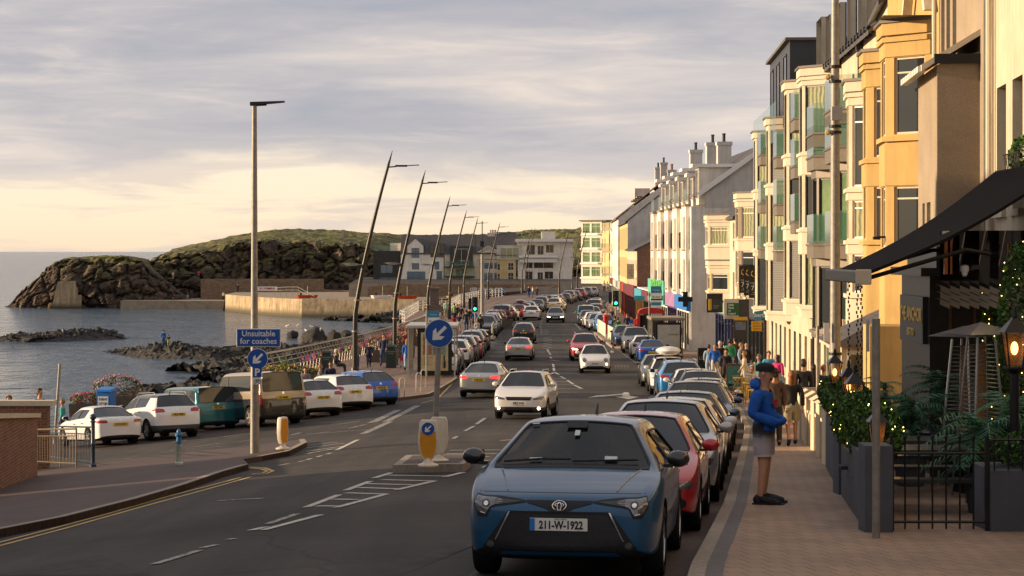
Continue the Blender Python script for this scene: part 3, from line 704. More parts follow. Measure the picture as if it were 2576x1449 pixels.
    # lamps, plates, grille
    if not S.get('custom'):
        nz=S['nose']; fz=S.get('hlz',nz-.13)
        for sx in (-1,1):
            if S.get('round'): poly=[(sx*.56+.115*math.cos(t*PI/6),fz+.115*math.sin(t*PI/6)) for t in range(12)]
            else: poly=[(sx*W*.50,fz+.0),(sx*W*.56,fz-.05),(sx*W*.86,fz-.045),(sx*W*.93,fz+.05),(sx*W*.86,fz+.075)]
            decal('headlight',poly,'y',1,lens)
            if S.get('round'): decal('fog_lamp',[(sx*.60+.07*math.cos(t*PI/5),fz-.22+.06*math.sin(t*PI/5)) for t in range(10)],'y',1,lens)
            tz=S.get('tlz',S['tail'][1]-.16); 
            tp=S.get('tlp') or [(W*.50,tz-.06),(W*.90,tz-.09),(W*.93,tz+.10),(W*.56,tz+.06)]
            decal('tail_light',[(sx*a,c) for a,c in tp],'y',-1,redlens)
            sp_=S.get('tls') or [(-hl+.03,tz-.05),(-hl+.30,tz+.0),(-hl+.30,tz+.05),(-hl+.03,tz+.07)]
            decal('tail_light',sp_,'x',sx,redlens,rows=4,cols=6)
            decal('door_seam',[(by-.005,.30),(by+.005,.30),(by+.005,cz-.05),(by-.005,cz-.05)],'x',sx,ink,rows=6,cols=1,off=.003)
            decal('door_seam',[(cy-.16,.30),(cy-.15,.30),(cy-.15,cz-.08),(cy-.16,cz-.08)],'x',sx,ink,rows=6,cols=1,off=.003)
            decal('door_handle',[(by+.10,cz-.16),(by+.27,cz-.16),(by+.27,cz-.13),(by+.10,cz-.13)],'x',sx,chrome if S.get('ch') else black,rows=1,cols=3,off=.025)
            decal('door_handle',[(by-.75,cz-.14),(by-.58,cz-.14),(by-.58,cz-.11),(by-.75,cz-.11)],'x',sx,chrome if S.get('ch') else black,rows=1,cols=3,off=.025)
        if S.get('round'): decal('grille',[(-.42,.30),(.42,.30),(.45,.36),(.42,.40),(-.42,.40),(-.45,.36)],'y',1,black); decal('trim_bar',[(-.25,fz-.075),(.25,fz-.075),(.25,fz-.06),(-.25,fz-.06)],'y',1,chrome,rows=1)
        else:
            decal('grille',[(-.40,fz-.07),(.40,fz-.07),(.46,fz+.05),(-.46,fz+.05)],'y',1,black)
            decal('lower_grille',[(-.52,.26),(.52,.26),(.46,.42),(-.46,.42)],'y',1,black)
            for sx in (-1,1): decal('fog_lamp',[(sx*.69+.055*math.cos(t*PI/5),.39+.055*math.sin(t*PI/5)) for t in range(10)],'y',1,black,off=.008)
        pf=S.get('pfz',.50); b=MB(); y=bvh.ray_cast(V((0,4,pf)),V((0,-1,0)))[0].y; b.cb((0,y+.012,pf),(.52,.015,.11)); b.build('number_plate',plate_w,root)
        pr=S.get('prz',S['tail'][1]-.27); y=bvh.ray_cast(V((0,-4,pr)),V((0,1,0)))[0].y; b=MB(); b.cb((0,y-.012,pr),(.52,.015,.11)); b.build('number_plate',plate_y,root); S['_pr']=(y-.022,pr); S['_pf']=(bvh.ray_cast(V((0,4,pf)),V((0,-1,0)))[0].y+.021,pf)
        decal('badge',[(.05*math.cos(t*PI/6),pr+.17+.05*math.sin(t*PI/6)) for t in range(12)],'y',-1,chrome,rows=4,cols=4)
        decal('lower_bumper',S.get('diff') or [(-W*.70,.23),(W*.70,.23),(W*.62,.36),(-W*.62,.36)],'y',-1,black)
        for sx in (-1,1): decal('reflector',[(sx*.62,.40),(sx*.80,.41),(sx*.80,.44),(sx*.62,.43)],'y',-1,redlens,rows=1,cols=4)
    if S.get('rails'):
        for sx in (-1,1):
            zt=S['H']; x=S.get('wr',.6)-.02; b=MB(); b.tube([(sx*x,S['head']-.15,zt-.05),(sx*x,S['head']-.3,zt+.035),(sx*x,S['rrear']+.25,zt+.03),(sx*x,S['rrear']+.1,zt-.05)],.017,6); b.build('roof_rail',alloy if S['rails']==1 else black,root,smooth=True)
    b=MB(); b.tube([(0,S['rrear']+.25,S['H']-.03),(0,S['rrear']+.1,S['H']+.09)],[.02,.006],5); b.build('aerial',black,root)
    register(root); return root
def two_tone(name,lo,hi,z,metal=.3):
    s=NT('paint_'+name); t=s.n('TexCoord'); q=s.n('SeparateXYZ'); s.l(t.outputs['Object'],q.inputs[0]); g=s.n('Math',operation='GREATER_THAN'); s.l(q.outputs[2],g.inputs[0]); g.inputs[1].default_value=z; s.l(s.mix(g.outputs[0],lo,hi),s.b.inputs['Base Color']); s.b.inputs['Roughness'].default_value=.28; s.b.inputs['Metallic'].default_value=metal; s.b.inputs['Coat Weight'].default_value=1; PT[name]=s.m
two_tone('camper',(.012,.012,.013),(.36,.29,.21),.98); two_tone('blackroof',(.72,.71,.69),(.012,.012,.014),1.47,0)
TYPES={}
TYPES['hatch']=dict(L=4.2,W=1.78,H=1.45,cowl=(1.02,.97),head=.30,rrear=-1.45,tail=(-1.93,1.02),nose=.72,fo=.86,ro=.72,cp=-1.05,wr=.57,rz=1.39,spokes=5,twin=1,tlz=.90)
TYPES['suv']=dict(L=4.4,W=1.84,H=1.63,cowl=(1.10,1.10),head=.42,rrear=-1.62,tail=(-2.04,1.14),nose=.86,fo=.88,ro=.82,cp=-1.15,gc=.22,wd=.35,wr=.60,rz=1.56,clad=1,rails=1,tlz=1.02,rq=False,pfz=.56,prz=.86)
TYPES['saloon']=dict(L=4.6,W=1.79,H=1.44,cowl=(1.05,.95),head=.32,rrear=-.95,tail=(-1.62,1.03),deck=1.02,nose=.70,fo=.88,ro=1.02,cp=-.80,wr=.56,rz=1.38,spokes=5,tlz=.86,tlp=[(.46,.82),(.80,.80),(.83,.94),(.50,.92)],prz=.76)
TYPES['mini']=dict(L=3.56,W=1.64,H=1.49,cowl=(.86,1.00),head=.28,rrear=-1.18,tail=(-1.60,1.04),nose=.78,fo=.66,ro=.62,cp=-.72,wd=.30,wr=.52,rz=1.42,round=1,bp=-.35,hlz=.72,pfz=.52,spokes=6)
TYPES['van']=dict(L=5.0,W=1.93,H=1.97,cowl=(1.75,1.20),head=1.02,rrear=-2.32,tail=(-2.44,1.22),nose=.98,fo=.90,ro=.98,cp=-1.55,bp=.55,wr=.80,rz=1.93,wd=.35,gc=.22,belt=(1.20,1.22),rq=True,tlz=1.05,prz=1.0,pfz=.50,tlp=[(.82,.78),(.92,.78),(.92,1.14),(.84,1.14)],tls=[(-2.48,.78),(-2.38,.78),(-2.38,1.14),(-2.46,1.14)])
PROTO={k:make_car('parked_car',S,2) for k,S in TYPES.items()}
for k in ('hatch','suv','saloon','mini','van'): 
    for o in [PROTO[k]]: o.location=(0,-60,0)   # moved later: each prototype becomes the first placed car of its kind
used=set()
def slopes(X,Y,rz):
    """pitch of the ground along the heading"""
    f=V((-math.sin(rz),math.cos(rz))); return math.atan((gz(X+f.x,Y+f.y)-gz(X-f.x,Y-f.y))/2)
def car(kind,col,X,Y,rz,label,group,plate=None,front_plate=None,lit=None,sc=1,cat='car',extra=None,name='parked_car',sx=None,roof=None):
    mats={'body':PT[col],'mirror':PT[col] if col!='black' else PT['black']}
    if lit=='brake': mats['tail_light']=redlit
    if lit=='head': mats['headlight']=lenslit; 
    if lit=='fog': mats['fog_lamp']=lenslit
    c=dup(PROTO[kind],(X,Y,gz(X,Y)),rz,label,group,rx=0,mats=mats,scale=sx or sc,name=name)
    c.rotation_mode='XYZ'; c.rotation_euler=Euler((slopes(X,Y,rz),0,rz),'XYZ'); c['category']=cat
    S=TYPES[kind]
    kids=[o for o in COL.objects if o.parent==c] if (plate or front_plate or extra or roof) else []
    for k_,(tx,pos,my) in {'r':(plate,S['_pr'],-1),'f':(front_plate,S['_pf'],1)}.items():
        if not tx: continue
        M=Matrix.Translation((0,pos[0],pos[1]))@(Matrix.Rotation(PI,4,'Z') if my==1 else Matrix.Identity(4))@Matrix.Rotation(PI/2,4,'X')
        pl=[o for o in kids if o.name.startswith('number_plate') and (o.data.materials[0]==(plate_y if k_=='r' else plate_w))]
        text_obj('plate_text',tx,.105,M,ink,pl[0] if pl else c,bold=.003,sx=.82,ext=.001)
    if extra: extra(c)
    return c
def yaw(Y): # direction of the kerb
    a=tab([(y,x) for y,x in RK],Y+3)-tab([(y,x) for y,x in RK],Y-3); return -math.atan(a/6)
def roofbox(col,L_=1.9,dz=.0,W_=.8):
    def f(c):
        b=MB(); H=1.49+dz
        b.ball((0,-.1,H+.28),1,14,8,sc=(W_/2,L_/2,.21)); o=b.build('roof_box',PT[col],c,smooth=True)
        b=MB()
        for y in (-.75,.5): b.cb((0,y,H+.06),(1.25,.06,.04)); [b.cb((s*.58,y,H+.0),(.06,.08,.16)) for s in (-1,1)]
        b.build('roof_bar',black,c)
    return f
def bars(c):
    for y in (-.75,.35):
        b=MB(); b.cb((0,y,1.56),(1.3,.07,.035)); [b.cb((s*.56,y,1.50),(.06,.09,.14)) for s in (-1,1)]; b.build('roof_bar',black,c)
def blackroof(c): pass
A=PI
# the big blue hatchback in front
HS=dict(L=4.37,W=1.80,H=1.46,cowl=(1.13,1.00),head=.30,rrear=-1.5,tail=(-1.98,1.03),nose=.80,fo=.95,ro=.78,cp=-1.05,wr=.57,rz=1.39,spokes=10,twin=1,custom=1,wd=.335,gc=.2)
hero=make_car('parked_car',HS,3); hd=HS['_decal']; hb=HS['_bvh']
PT['herob']=pm('paint_hero_blue2',(.004,.065,.15),.30,metal=.2,var=.03,coat=.6,spec=.4)
for o in [k for k in COL.objects if k.parent==hero]:
    if o.name.startswith('body'): o.data.materials[0]=PT['herob']
    if o.name.startswith('mirror'): o.data.materials.clear(); o.data.materials.append(PT['black'])
mesh_g=NT('grille_mesh'); vo=mesh_g.n('TexVoronoi'); vo.inputs['Scale'].default_value=48; mesh_g.l(mesh_g.tc('Object',(1,1,1.6)),vo.inputs['Vector']); mesh_g.l(mesh_g.ramp(vo.outputs['Distance'],[(.25,(.002,.002,.002)),(.5,(.012,.012,.013))]),mesh_g.b.inputs['Base Color']); mesh_g.b.inputs['Roughness'].default_value=.35
hd('lower_grille_surround',[(-.70,.33),(-.52,.26),(.52,.26),(.70,.33),(.60,.47),(.46,.66),(-.46,.66),(-.60,.47)],'y',1,black,hero,rows=16,cols=24,off=.007)
lg=hd('lower_grille',[(-.50,.31),(.50,.31),(.56,.42),(.43,.635),(-.43,.635),(-.56,.42)],'y',1,mesh_g.m,hero,rows=14,cols=24,off=.012)
hd('lower_lip',[(-.56,.262),(.56,.262),(.50,.30),(-.50,.30)],'y',1,PT['herob'],hero,rows=2,cols=24,off=.014)
for sx in (-1,1):
    hd('chrome_edge',[(sx*.57,.40),(sx*.585,.40),(sx*.46,.655),(sx*.445,.655)],'y',1,chrome,hero,rows=6,cols=1,off=.014)
    hd('headlight_surround',[(sx*.30,.735),(sx*.62,.69),(sx*.665,.60),(sx*.74,.60),(sx*.80,.71),(sx*.775,.80),(sx*.55,.785),(sx*.30,.755)],'y',1,black,hero,rows=12,cols=14,off=.006)
    h_=hd('headlight',[(sx*.52,.730),(sx*.63,.70),(sx*.675,.622),(sx*.735,.625),(sx*.79,.72),(sx*.77,.787),(sx*.62,.778),(sx*.52,.757)],'y',1,lens,hero,rows=10,cols=8,off=.011)
    hd('lamp_strip',[(sx*.34,.742),(sx*.59,.712),(sx*.59,.765),(sx*.34,.752)],'y',1,cladding,hero,rows=3,cols=6,off=.011)
    hd('headlight_projector',[(sx*.672+.036*math.cos(t*PI/8),.722+.036*math.sin(t*PI/8)) for t in range(16)],'y',1,cladding,h_,rows=6,cols=6,off=.016)
    hd('headlight_bulb',[(sx*.672+.022*math.cos(t*PI/8),.722+.022*math.sin(t*PI/8)) for t in range(16)],'y',1,chrome,h_,rows=6,cols=6,off=.019)
    hd('daylight_strip',[(sx*.675,.628),(sx*.72,.632),(sx*.725,.648),(sx*.68,.645)],'y',1,white,h_,rows=2,cols=4,off=.016)
    hd('fog_lamp',[(sx*.625+.036*math.cos(t*PI/6),.36+.036*math.sin(t*PI/6)) for t in range(12)],'y',1,lens,hero,rows=5,cols=5,off=.013)
    cz_=1.0
    for y_ in (-.12,.93): hd('door_seam',[(y_-.005,.30),(y_+.004,.30),(y_+.004,.93),(y_-.005,.93)],'x',sx,ink,hero,rows=8,cols=1,off=.003)
    for y_ in (-.02,-.86): hd('door_handle',[(y_,.86),(y_+.18,.86),(y_+.18,.89),(y_,.89)],'x',sx,PT['herob'],hero,rows=1,cols=4,off=.028)
    hd('tail_light',[(sx*.5,.83),(sx*.82,.82),(sx*.84,.93),(sx*.55,.92)],'y',-1,redlens,hero)
    hd('sill_trim',[(-1.0,.235),(.80,.235),(.80,.27),(-1.0,.27)],'x',sx,black,hero,rows=1,cols=12,off=.006)
hd('upper_grille',[(-.30,.735),(-.13,.69),(-.09,.665),(.09,.665),(.13,.69),(.30,.735),(.30,.755),(-.30,.755)],'y',1,black,hero,rows=8,cols=16,off=.009)
hd('bonnet_gap',[(-.76,.812),(.76,.812),(.76,.818),(-.76,.818)],'y',1,ink,hero,rows=1,cols=30,off=.002)
def hoodp(u,y,o=.003): h=hb.ray_cast(V((u,y,3)),V((0,0,-1))); return h[0]+V((0,0,o))
for sx in (-1,1):
    m=MB(); m.tube([hoodp(sx*lerp(.50,.66,t),lerp(1.93,1.22,t)) for t in [i/8 for i in range(9)]],.006,4); m.build('bonnet_crease',PT['herob'],hero,smooth=True)
m=MB(); N_=16
for i in range(N_):
    a,c=[lerp(-.74,.74,(i+k)/N_) for k in (0,1)]; m.add([hoodp(a,1.10,.006),hoodp(c,1.10,.006),hoodp(c,1.20,.006),hoodp(a,1.20,.006)],[(0,1,2,3)])
m.build('scuttle_panel',black,hero)
hd('bumper_base',[(-.68,.222),(.68,.222),(.68,.262),(-.68,.262)],'y',1,black,hero,rows=2,cols=24,off=.008)
def surf(u,z,off=0): h=hb.ray_cast(V((u,4,z)),V((0,-1,0))); return h[0]+V((0,off,0))
b=MB()
def ell(cx,cz0,rx,rz_,t=.0055,n=28):
    b.tube([surf(cx+rx*math.cos(2*PI*i/n),cz0+rz_*math.sin(2*PI*i/n),.018) for i in range(n+1)],t,5,cap=False)
ell(0,.71,.062,.042); ell(0,.717,.04,.016,.0045); ell(0,.705,.018,.034,.0045); b.build('badge',chrome,hero,smooth=True)
y=surf(0,.545).y; b=MB(); b.cb((0.0,y+.028,.545),(.52,.014,.112)); pl=b.build('number_plate',plate_w,hero,bevel=.003)
b=MB(); b.cb((-.237,y+.037,.545),(.046,.005,.108)); b.build('plate_band',pm('plate_blue',(.01,.16,.5),.4,var=0),pl)
FM=lambda u,z,o: Matrix.Translation((u,y+o,z))@Matrix.Rotation(PI,4,'Z')@Matrix.Rotation(PI/2,4,'X')
pl.children; text_obj('plate_text','211-W-1922',.098,FM(-.022,.538,.037),ink,pl,bold=.0035,sx=.78,ext=.001); text_obj('plate_county','PORT LAIRGE',.018,FM(-.02,.592,.037),ink,pl,ext=.001)
# note: local +x is picture left, the blue band belongs on picture left
for o in COL.objects:
    if o.parent==pl and o.name.startswith('plate_band'): o.location.x=.474
for o in COL.objects:
    if o.parent==pl and o.name.startswith('plate_text'): o.location.x=0
def wsp(u,t):  # point on the windscreen
    yy=lerp(1.10,.36,t); h=hb.ray_cast(V((u,yy,3)),V((0,0,-1))); return h[0]+h[1]*.014
b=MB()
b.tube([wsp(.66,.03)+V((0,0,.008)),wsp(.3,.07)+V((0,0,.008)),wsp(.02,.06)+V((0,0,.008))],.011,6); b.tube([wsp(.0,.02)+V((0,0,.008)),wsp(-.3,.05)+V((0,0,.008)),wsp(-.62,.10)+V((0,0,.008))],.011,6); b.build('wiper',black,hero)
def wpatch(name,u0,u1,t0,t1,m_):
    b=MB(); b.quad(wsp(u0,t0),wsp(u1,t0),wsp(u1,t1),wsp(u0,t1)); b.build(name,m_,hero)
paper=pm('paper_disc',(.45,.55,.52),.6,var=.2,scale=30)
wpatch('tax_disc',-.42,-.30,.09,.17,paper) ; wpatch('parking_ticket',.42,.30,.06,.12,paper); wpatch('toll_tag',.03,-.02,.62,.74,paper); wpatch('mirror_mount',.12,-.08,.80,.95,black); wpatch('sun_band',.47,.40,.92,.95,paper)
cloth_=pm('seat_cloth',(.03,.03,.033),.8); gw=pm('clear_windscreen',(.012,.018,.02),.03,spec=.9,alpha=.5,var=0)
for o in [k for k in COL.objects if k.parent==hero]:
    if o.name.startswith(('windscreen','side_window')): o.data.materials.clear(); o.data.materials.append(gw)
for sx in (-1,1):
    m=MB(); m.box((sx*.37-.24,-.28,.55),(sx*.37+.24,-.10,1.12)); m.box((sx*.37-.13,-.24,1.14),(sx*.37+.13,-.14,1.30)); m.box((sx*.37-.24,-.1,.5),(sx*.37+.24,.40,.66)); m.build('seat',cloth_,hero,bevel=.04,smooth=True)
m=MB(); m.box((-.70,.50,.80),(.70,1.02,.93)); m.build('dashboard',black,hero,bevel=.03); m=MB(); m.tube([(.37+.18*math.cos(t*PI/8),.40,.93+.18*math.sin(t*PI/8)) for t in range(17)],.015,6); m.tube([(.37,.40,.93),(.37,.55,.88)],.02,6); m.build('steering_wheel',black,hero)
hero.location=(.72,19.95,gz(.72,19.95)); hero.rotation_euler=Euler((slopes(.72,19.95,PI+R(-8)),0,PI-R(8)),'XYZ')
tag(hero,'big glossy blue hatchback with plate 211-W-1922 parked nearest the camera','car','cars parked nose to tail along the right kerb')
RG='cars parked nose to tail along the right kerb'
def rowR(D,kind,col,face,label,off=1.05,**k):
    X=tab([(y,x) for y,x in RK],D)-off; car(kind,col,X,D,yaw(D)+(PI if face else 0),label,RG,**k)
rowR(24.9,'hatch','red',1,'red hatchback parked directly behind the big blue hatchback',sc=.95,off=1.02)
rowR(29.9,'hatch','silver',1,'silver hatchback parked behind the red hatchback at the near right kerb',off=1.0)
rowR(34.6,'hatch','white',1,'white hatchback parked between the silver hatchback and the slate saloon',off=1.0,sc=.97)
rowR(39.7,'saloon','slate',1,'slate blue saloon with wide windscreen, parked fifth from the camera at the right kerb',off=1.05)
rowR(46,'suv','navy',1,'navy car with silver roof rails parked behind the slate saloon',off=1.05,sc=.96)
rowR(52.6,'hatch','red',0,'red hatchback seen from behind, showing its dark rear window beside the man in the cap',off=1.1)
rowR(58.5,'hatch','silver',1,'silver hatchback with only its curved roof showing behind the red tailgate',off=1.15)
rowR(65,'suv','dark',1,'dark car with roof rails parked just beyond the red tailgate',off=1.25,sc=.94)
rowR(71.5,'hatch','white',1,'white hatchback parked in front of the bright blue railed car',off=1.45)
rowR(78,'suv','skyblue',0,'bright blue crossover with white roof rails near the pushchair',off=1.6)
rowR(85,'suv','white',1,'white crossover carrying roof bars and a white roof box',off=1.65,sc=.95,extra=roofbox('white',1.7,.12,1.15))
rowR(92,'hatch','grey',1,'dark grey car parked just before the kerb build-out by the bus shelter',off=1.75)
rowR(117,'saloon','blue',0,'royal blue saloon parked beside the bus shelter, rear to camera',off=1.1)
rowR(125,'hatch','white',0,'white hatchback with tall red rear lamps parked ahead of the royal blue saloon',off=1.25,plate='FJZ 2')
rowR(133,'suv','grey',1,'grey off-roader facing the camera behind the white hatchback with tall lamps',off=1.5,sc=1.04)
rowR(141,'suv','navy',1,'dark navy off-roader at the end of the railings, facing the camera',off=1.9,sc=.97)
rowR(170,'suv','skyblue',1,'bright blue small crossover beyond the railings and the red pillar box',off=1.2,sc=.95)
rowR(175.5,'hatch','silver',1,'silver hatchback just beyond the bright blue crossover',off=1.45)
rowR(181,'hatch','white',0,'white hatchback with red lamps beyond the silver one',off=1.5)
rowR(186.5,'hatch','dark',1,'dark hatchback between the white hatchback and the pale blue people carrier',off=1.55)
rowR(192,'van','lblue',1,'pale blue people carrier facing the camera far down the right row',off=1.55,sc=.9)
rowR(199,'hatch','white',1,'white hatchback half hidden beyond the pale blue people carrier',off=.9)
rowR(205.5,'suv','dark',1,'dark car with rails far down the right row',off=.6,sc=.95)
rowR(212,'hatch','slate',1,'slate hatchback beyond the dark railed car',off=.6)
rowR(219,'van','dark',1,'dark people carrier behind the green traffic signal head',off=1.0,sc=.86)
rowR(228,'hatch','maroon',1,'maroon hatchback far down the right row',off=1.1)
rowR(236,'hatch','silver',1,'silver hatchback beyond the far maroon one',off=1.1)
LG='cars parked along the promenade kerb'
LX=[(102,-3.62),(107.5,-3.55),(113,-3.15),(119,-2.95),(130,-2.6),(137,-2.5),(161,-2.1),(168,-1.9),(174,-1.7),(180,-1.55),(186,-1.3),(193,-.95),(199,-.5),(206,.8),(213,1.4),(219,1.95),(230,2.95),(237,3.6),(244,4.3),(251,5.4),(258,6.0),(265,7.2),(272,7.9),(279,8.9),(287,9.9),(295,11.2),(303,12.3)]
def rowL(D,kind,col,face,label,dx=0,**k):
    a=tab(LX,D+4)-tab(LX,D-4); rz=-math.atan(a/8); car(kind,col,tab(LX,D)+dx,D,rz+(PI if face else 0),label,LG,**k)
rowL(102.2,'suv','white',1,'white crossover facing the camera beside the advert bus shelter',sc=.94)
rowL(107.5,'hatch','gold',0,'champagne hatchback tucked behind the white crossover at the shelter')
rowL(113,'suv','white',0,'white off-roader with rails third in the promenade row',sc=.97)
rowL(119,'suv','dark',0,'dark estate behind the round arrow sign in the promenade row',extra=None)
rowL(124.5,'hatch','red',0,'red hatchback parked between two dark cars in the promenade row',dx=.1)
rowL(130,'suv','black',0,'black car with roof bars below the promenade signal',extra=None,sc=.97)
rowL(136.5,'hatch','dark',0,'dark hatchback at the near end of the left railings',dx=.1)
rowL(161,'suv','black',1,'black off-roader facing the camera beyond the left railings',sc=1.05)
rowL(168,'suv','slate',1,'slate off-roader right behind the black one beyond the railings')
rowL(174,'suv','silver',0,'silver estate with bright rails in the promenade row',sc=.97)
rowL(180,'suv','dark',0,'dark off-roader with a big rear window in the promenade row',sc=1.02)
rowL(186.5,'hatch','silver',0,'silver hatchback half hidden before the big dark people carrier')
rowL(193.5,'van','dark',0,'big dark people carrier with tall red rear lamps',sc=.92)
rowL(200,'hatch','green',0,'dark green hatchback beside the big people carrier')
rowL(206.5,'hatch','red',0,'red hatchback with a black roof box',extra=roofbox('black',1.8,0,1.0))
rowL(213,'hatch','dark',0,'dark hatchback next after the roof box car')
rowL(219,'hatch','navy',0,'navy hatchback beyond the roof box car')
rowL(230,'saloon','black',1,'black saloon facing the camera behind the white moving hatchback')
rowL(237,'suv','dark',0,'dark off-roader beyond the black saloon')
rowL(244,'suv','slate',1,'blue grey off-roader facing the camera at the promenade bend')
rowL(251,'hatch','white',0,'white hatchback at the promenade bend')
rowL(258,'hatch','red',0,'bright red hatchback at the promenade bend')
rowL(265,'hatch','green',0,'dark green hatchback with red lamps beyond the bend')
rowL(272,'suv','gold',0,'champagne off-roader with rails beyond the bend')
rowL(279,'hatch','dark',0,'dark hatchback squeezed beyond the champagne off-roader')
rowL(287,'suv','red',0,'red off-roader near the far end of the promenade row')
rowL(295,'suv','grey',0,'grey off-roader near the far end of the promenade row')
rowL(303,'hatch','silver',0,'silver hatchback last in the promenade row')
MG='cars driving along the road'
def mov(kind,col,x,y,face,label,rz=0,lat=0,**k):
    p=gpt(x,y); S=TYPES[kind]; d=S['L']/2*k.get('sc',1)-.1; D=p.y+d; X=PX(x,p.y)+lat+math.tan(-rz)*d; car(kind,col,X,D,rz+(PI if face else 0),label,MG,name='moving_car',**k)
mov('saloon','silver',1205,1003,0,'silver saloon driving away next to the white crossover with lit headlamps',rz=R(-7.5),lit='brake',plate='CXZ 3321')
mov('suv','white',1305,1056,1,'white crossover driving towards the camera with lit fog lamps',rz=R(-8),lit='fog',front_plate='NRZ 3145',sc=.93)
mov('saloon','silver',1304,908,0,'older silver saloon braking behind the black estate',rz=R(-3),lit='brake',plate='AIG 9221',sc=.96)
mov('suv','black',1317,864,0,'black estate with roof bars driving away',rz=R(-2),plate='LXZ 3371',sx=(.95,1,.93),extra=bars)
mov('hatch','white',1336,806,0,'white hatchback driving away in mid distance',rz=R(-4),plate='SJZ 81')
mov('mini','cream',1391,784,0,'cream round-lamped small car driving away near the bend',rz=R(-14),sc=1.08)
mov('saloon','dark',1397,812,1,'dark saloon coming on with bright headlamps',rz=R(-2),lit='head',front_plate='PRZ 2525')
mov('suv','red',1474,909,1,'red crossover with one lit lamp beside the small cream car',rz=R(0),lit='head')
mov('mini','white',1497,940,1,'small rounded white car with round headlamps driving towards the camera',rz=R(-1),lit='fog',front_plate='SFZ 6417')
AG='cars parked at an angle facing the sea'
def ang(kind,col,x,y,label,rz=R(31),**k):
    """x,y: pixel below the middle of the rear bumper"""
    p=gpt(x,y); d=TYPES[kind]['L']/2*k.get('sc',1)-.15; X=p.x-math.sin(rz)*d; Y=p.y+math.cos(rz)*d
    return car(kind,col,X,Y,rz,label,AG,**k)
ang('saloon','white',302,1122,'white coupe with red lamps parked beside the stair railing',plate='KC16 DAY',sc=.96)
ang('suv','blackroof',447,1104,'white crossover with black roof and cladding beside the coupe',plate='PRZ 4748',sc=.97)
ang('van','teal',553,1082,'teal people carrier between the white crossover and the two tone van',plate='SHZ 9296',sx=(.94,.92,.82))
ang('van','camper',712,1070,'champagne and black two tone camper van behind the coach sign pole',name='camper_van',cat='van',plate='SZ 48409')
ang('hatch','white',812,1050,'white hatchback parked right of the camper van',plate='GG21 WJC')
ang('hatch','white',892,1034,'white hatchback squeezed between the other white one and the blue one',plate='J33 WET',sc=1.0)
ang('hatch','blue',957,1022,'bright blue hatchback, last of the angled row by the kerb',plate='OK66 FPJ')
for o in list(PROTO.values()):
    def rm(o):
        for k in KIDS.get(o.name,[]): rm(k)
        bpy.data.objects.remove(o)
    rm(o)
# ---------- building kit
def stucco(name,col,var=.17,bump=.25,bs=60,sc=.9,rough=.85):
    s=NT(name); o=s.tc()
    st=s.noise(s.tc('Object',(3.,3.,.35)),1.1,5,.65)   # rain streaks run down
    c=s.mix(.75,col,s.ramp(s.noise(o,sc,7,.65),[(.3,(1-var*1.6,)*3),(.7,(1+var*.5,)*3)]),'MULTIPLY')
    c=s.mix(.6,c,s.ramp(st,[(.32,(1-var*1.9,1-var*2.,1-var*2.2)),(.55,(1,1,1))]),'MULTIPLY')
    s.l(c,s.b.inputs['Base Color']); s.b.inputs['Roughness'].default_value=rough; s.bump(s.noise(o,bs,3,.7),bump,.012); return s.m
cream=stucco('cream_render',(.56,.485,.36)); cream2=stucco('pale_cream_render',(.62,.55,.42)); ochre=stucco('ochre_render',(.50,.335,.12),.14); whitew=stucco('white_render',(.82,.77,.68)); greyw=stucco('grey_white_render',(.60,.57,.52))
yellowc=stucco('buff_render',(.62,.48,.24)); trimc=stucco('cream_trim',(.60,.52,.40),.07)
s=NT('pebbledash'); o=s.tc(); vo=s.n('TexVoronoi'); vo.inputs['Scale'].default_value=55; s.l(o,vo.inputs['Vector'])
c=s.mix(.6,s.ramp(s.noise(o,1.,6,.6),[(.3,(.29,.235,.17)),(.7,(.38,.31,.225))]),s.ramp(vo.outputs['Distance'],[(.0,(1.25,1.2,1.15)),(.6,(.6,.58,.55))]),'MULTIPLY')
s.l(c,s.b.inputs['Base Color']); s.b.inputs['Roughness'].default_value=.95; s.bump(vo.outputs['Distance'],-.9,.05); pebble=s.m
def brickm(name,c1,c2,mo,bw=.225,bh=.075,dist=.01):
    s=NT(name); t=s.n('TexCoord'); o=t.outputs['Object']; sp_=s.n('SeparateXYZ'); s.l(o,sp_.inputs[0]); ad=s.n('Math',operation='ADD'); s.l(sp_.outputs[0],ad.inputs[0]); s.l(sp_.outputs[1],ad.inputs[1]); cb_=s.n('CombineXYZ'); s.l(ad.outputs[0],cb_.inputs[0]); s.l(sp_.outputs[2],cb_.inputs[1])
    b=s.n('TexBrick'); b.inputs['Scale'].default_value=1; b.inputs['Brick Width'].default_value=bw; b.inputs['Row Height'].default_value=bh; b.inputs['Mortar Size'].default_value=.012
    b.inputs['Color1'].default_value=(*c1,1); b.inputs['Color2'].default_value=(*c2,1); b.inputs['Mortar'].default_value=(*mo,1); s.l(cb_.outputs[0],b.inputs['Vector'])
    s.l(s.mix(.6,b.outputs['Color'],s.ramp(s.noise(o,2.,6,.7),[(.3,(.6,.6,.6)),(.7,(1.25,1.25,1.2))]),'MULTIPLY'),s.b.inputs['Base Color']); s.b.inputs['Roughness'].default_value=.85; s.bump(b.outputs['Fac'],-.5,dist); return s.m
brick=brickm('red_brick',(.25,.085,.04),(.13,.045,.026),(.24,.17,.11)); darkstone=brickm('dark_stone_cladding',(.07,.06,.055),(.035,.032,.032),(.02,.02,.02),.45,.12,.02)
rubble=brickm('rubble_wall',(.24,.165,.10),(.15,.10,.065),(.20,.14,.09),.6,.28,.03)
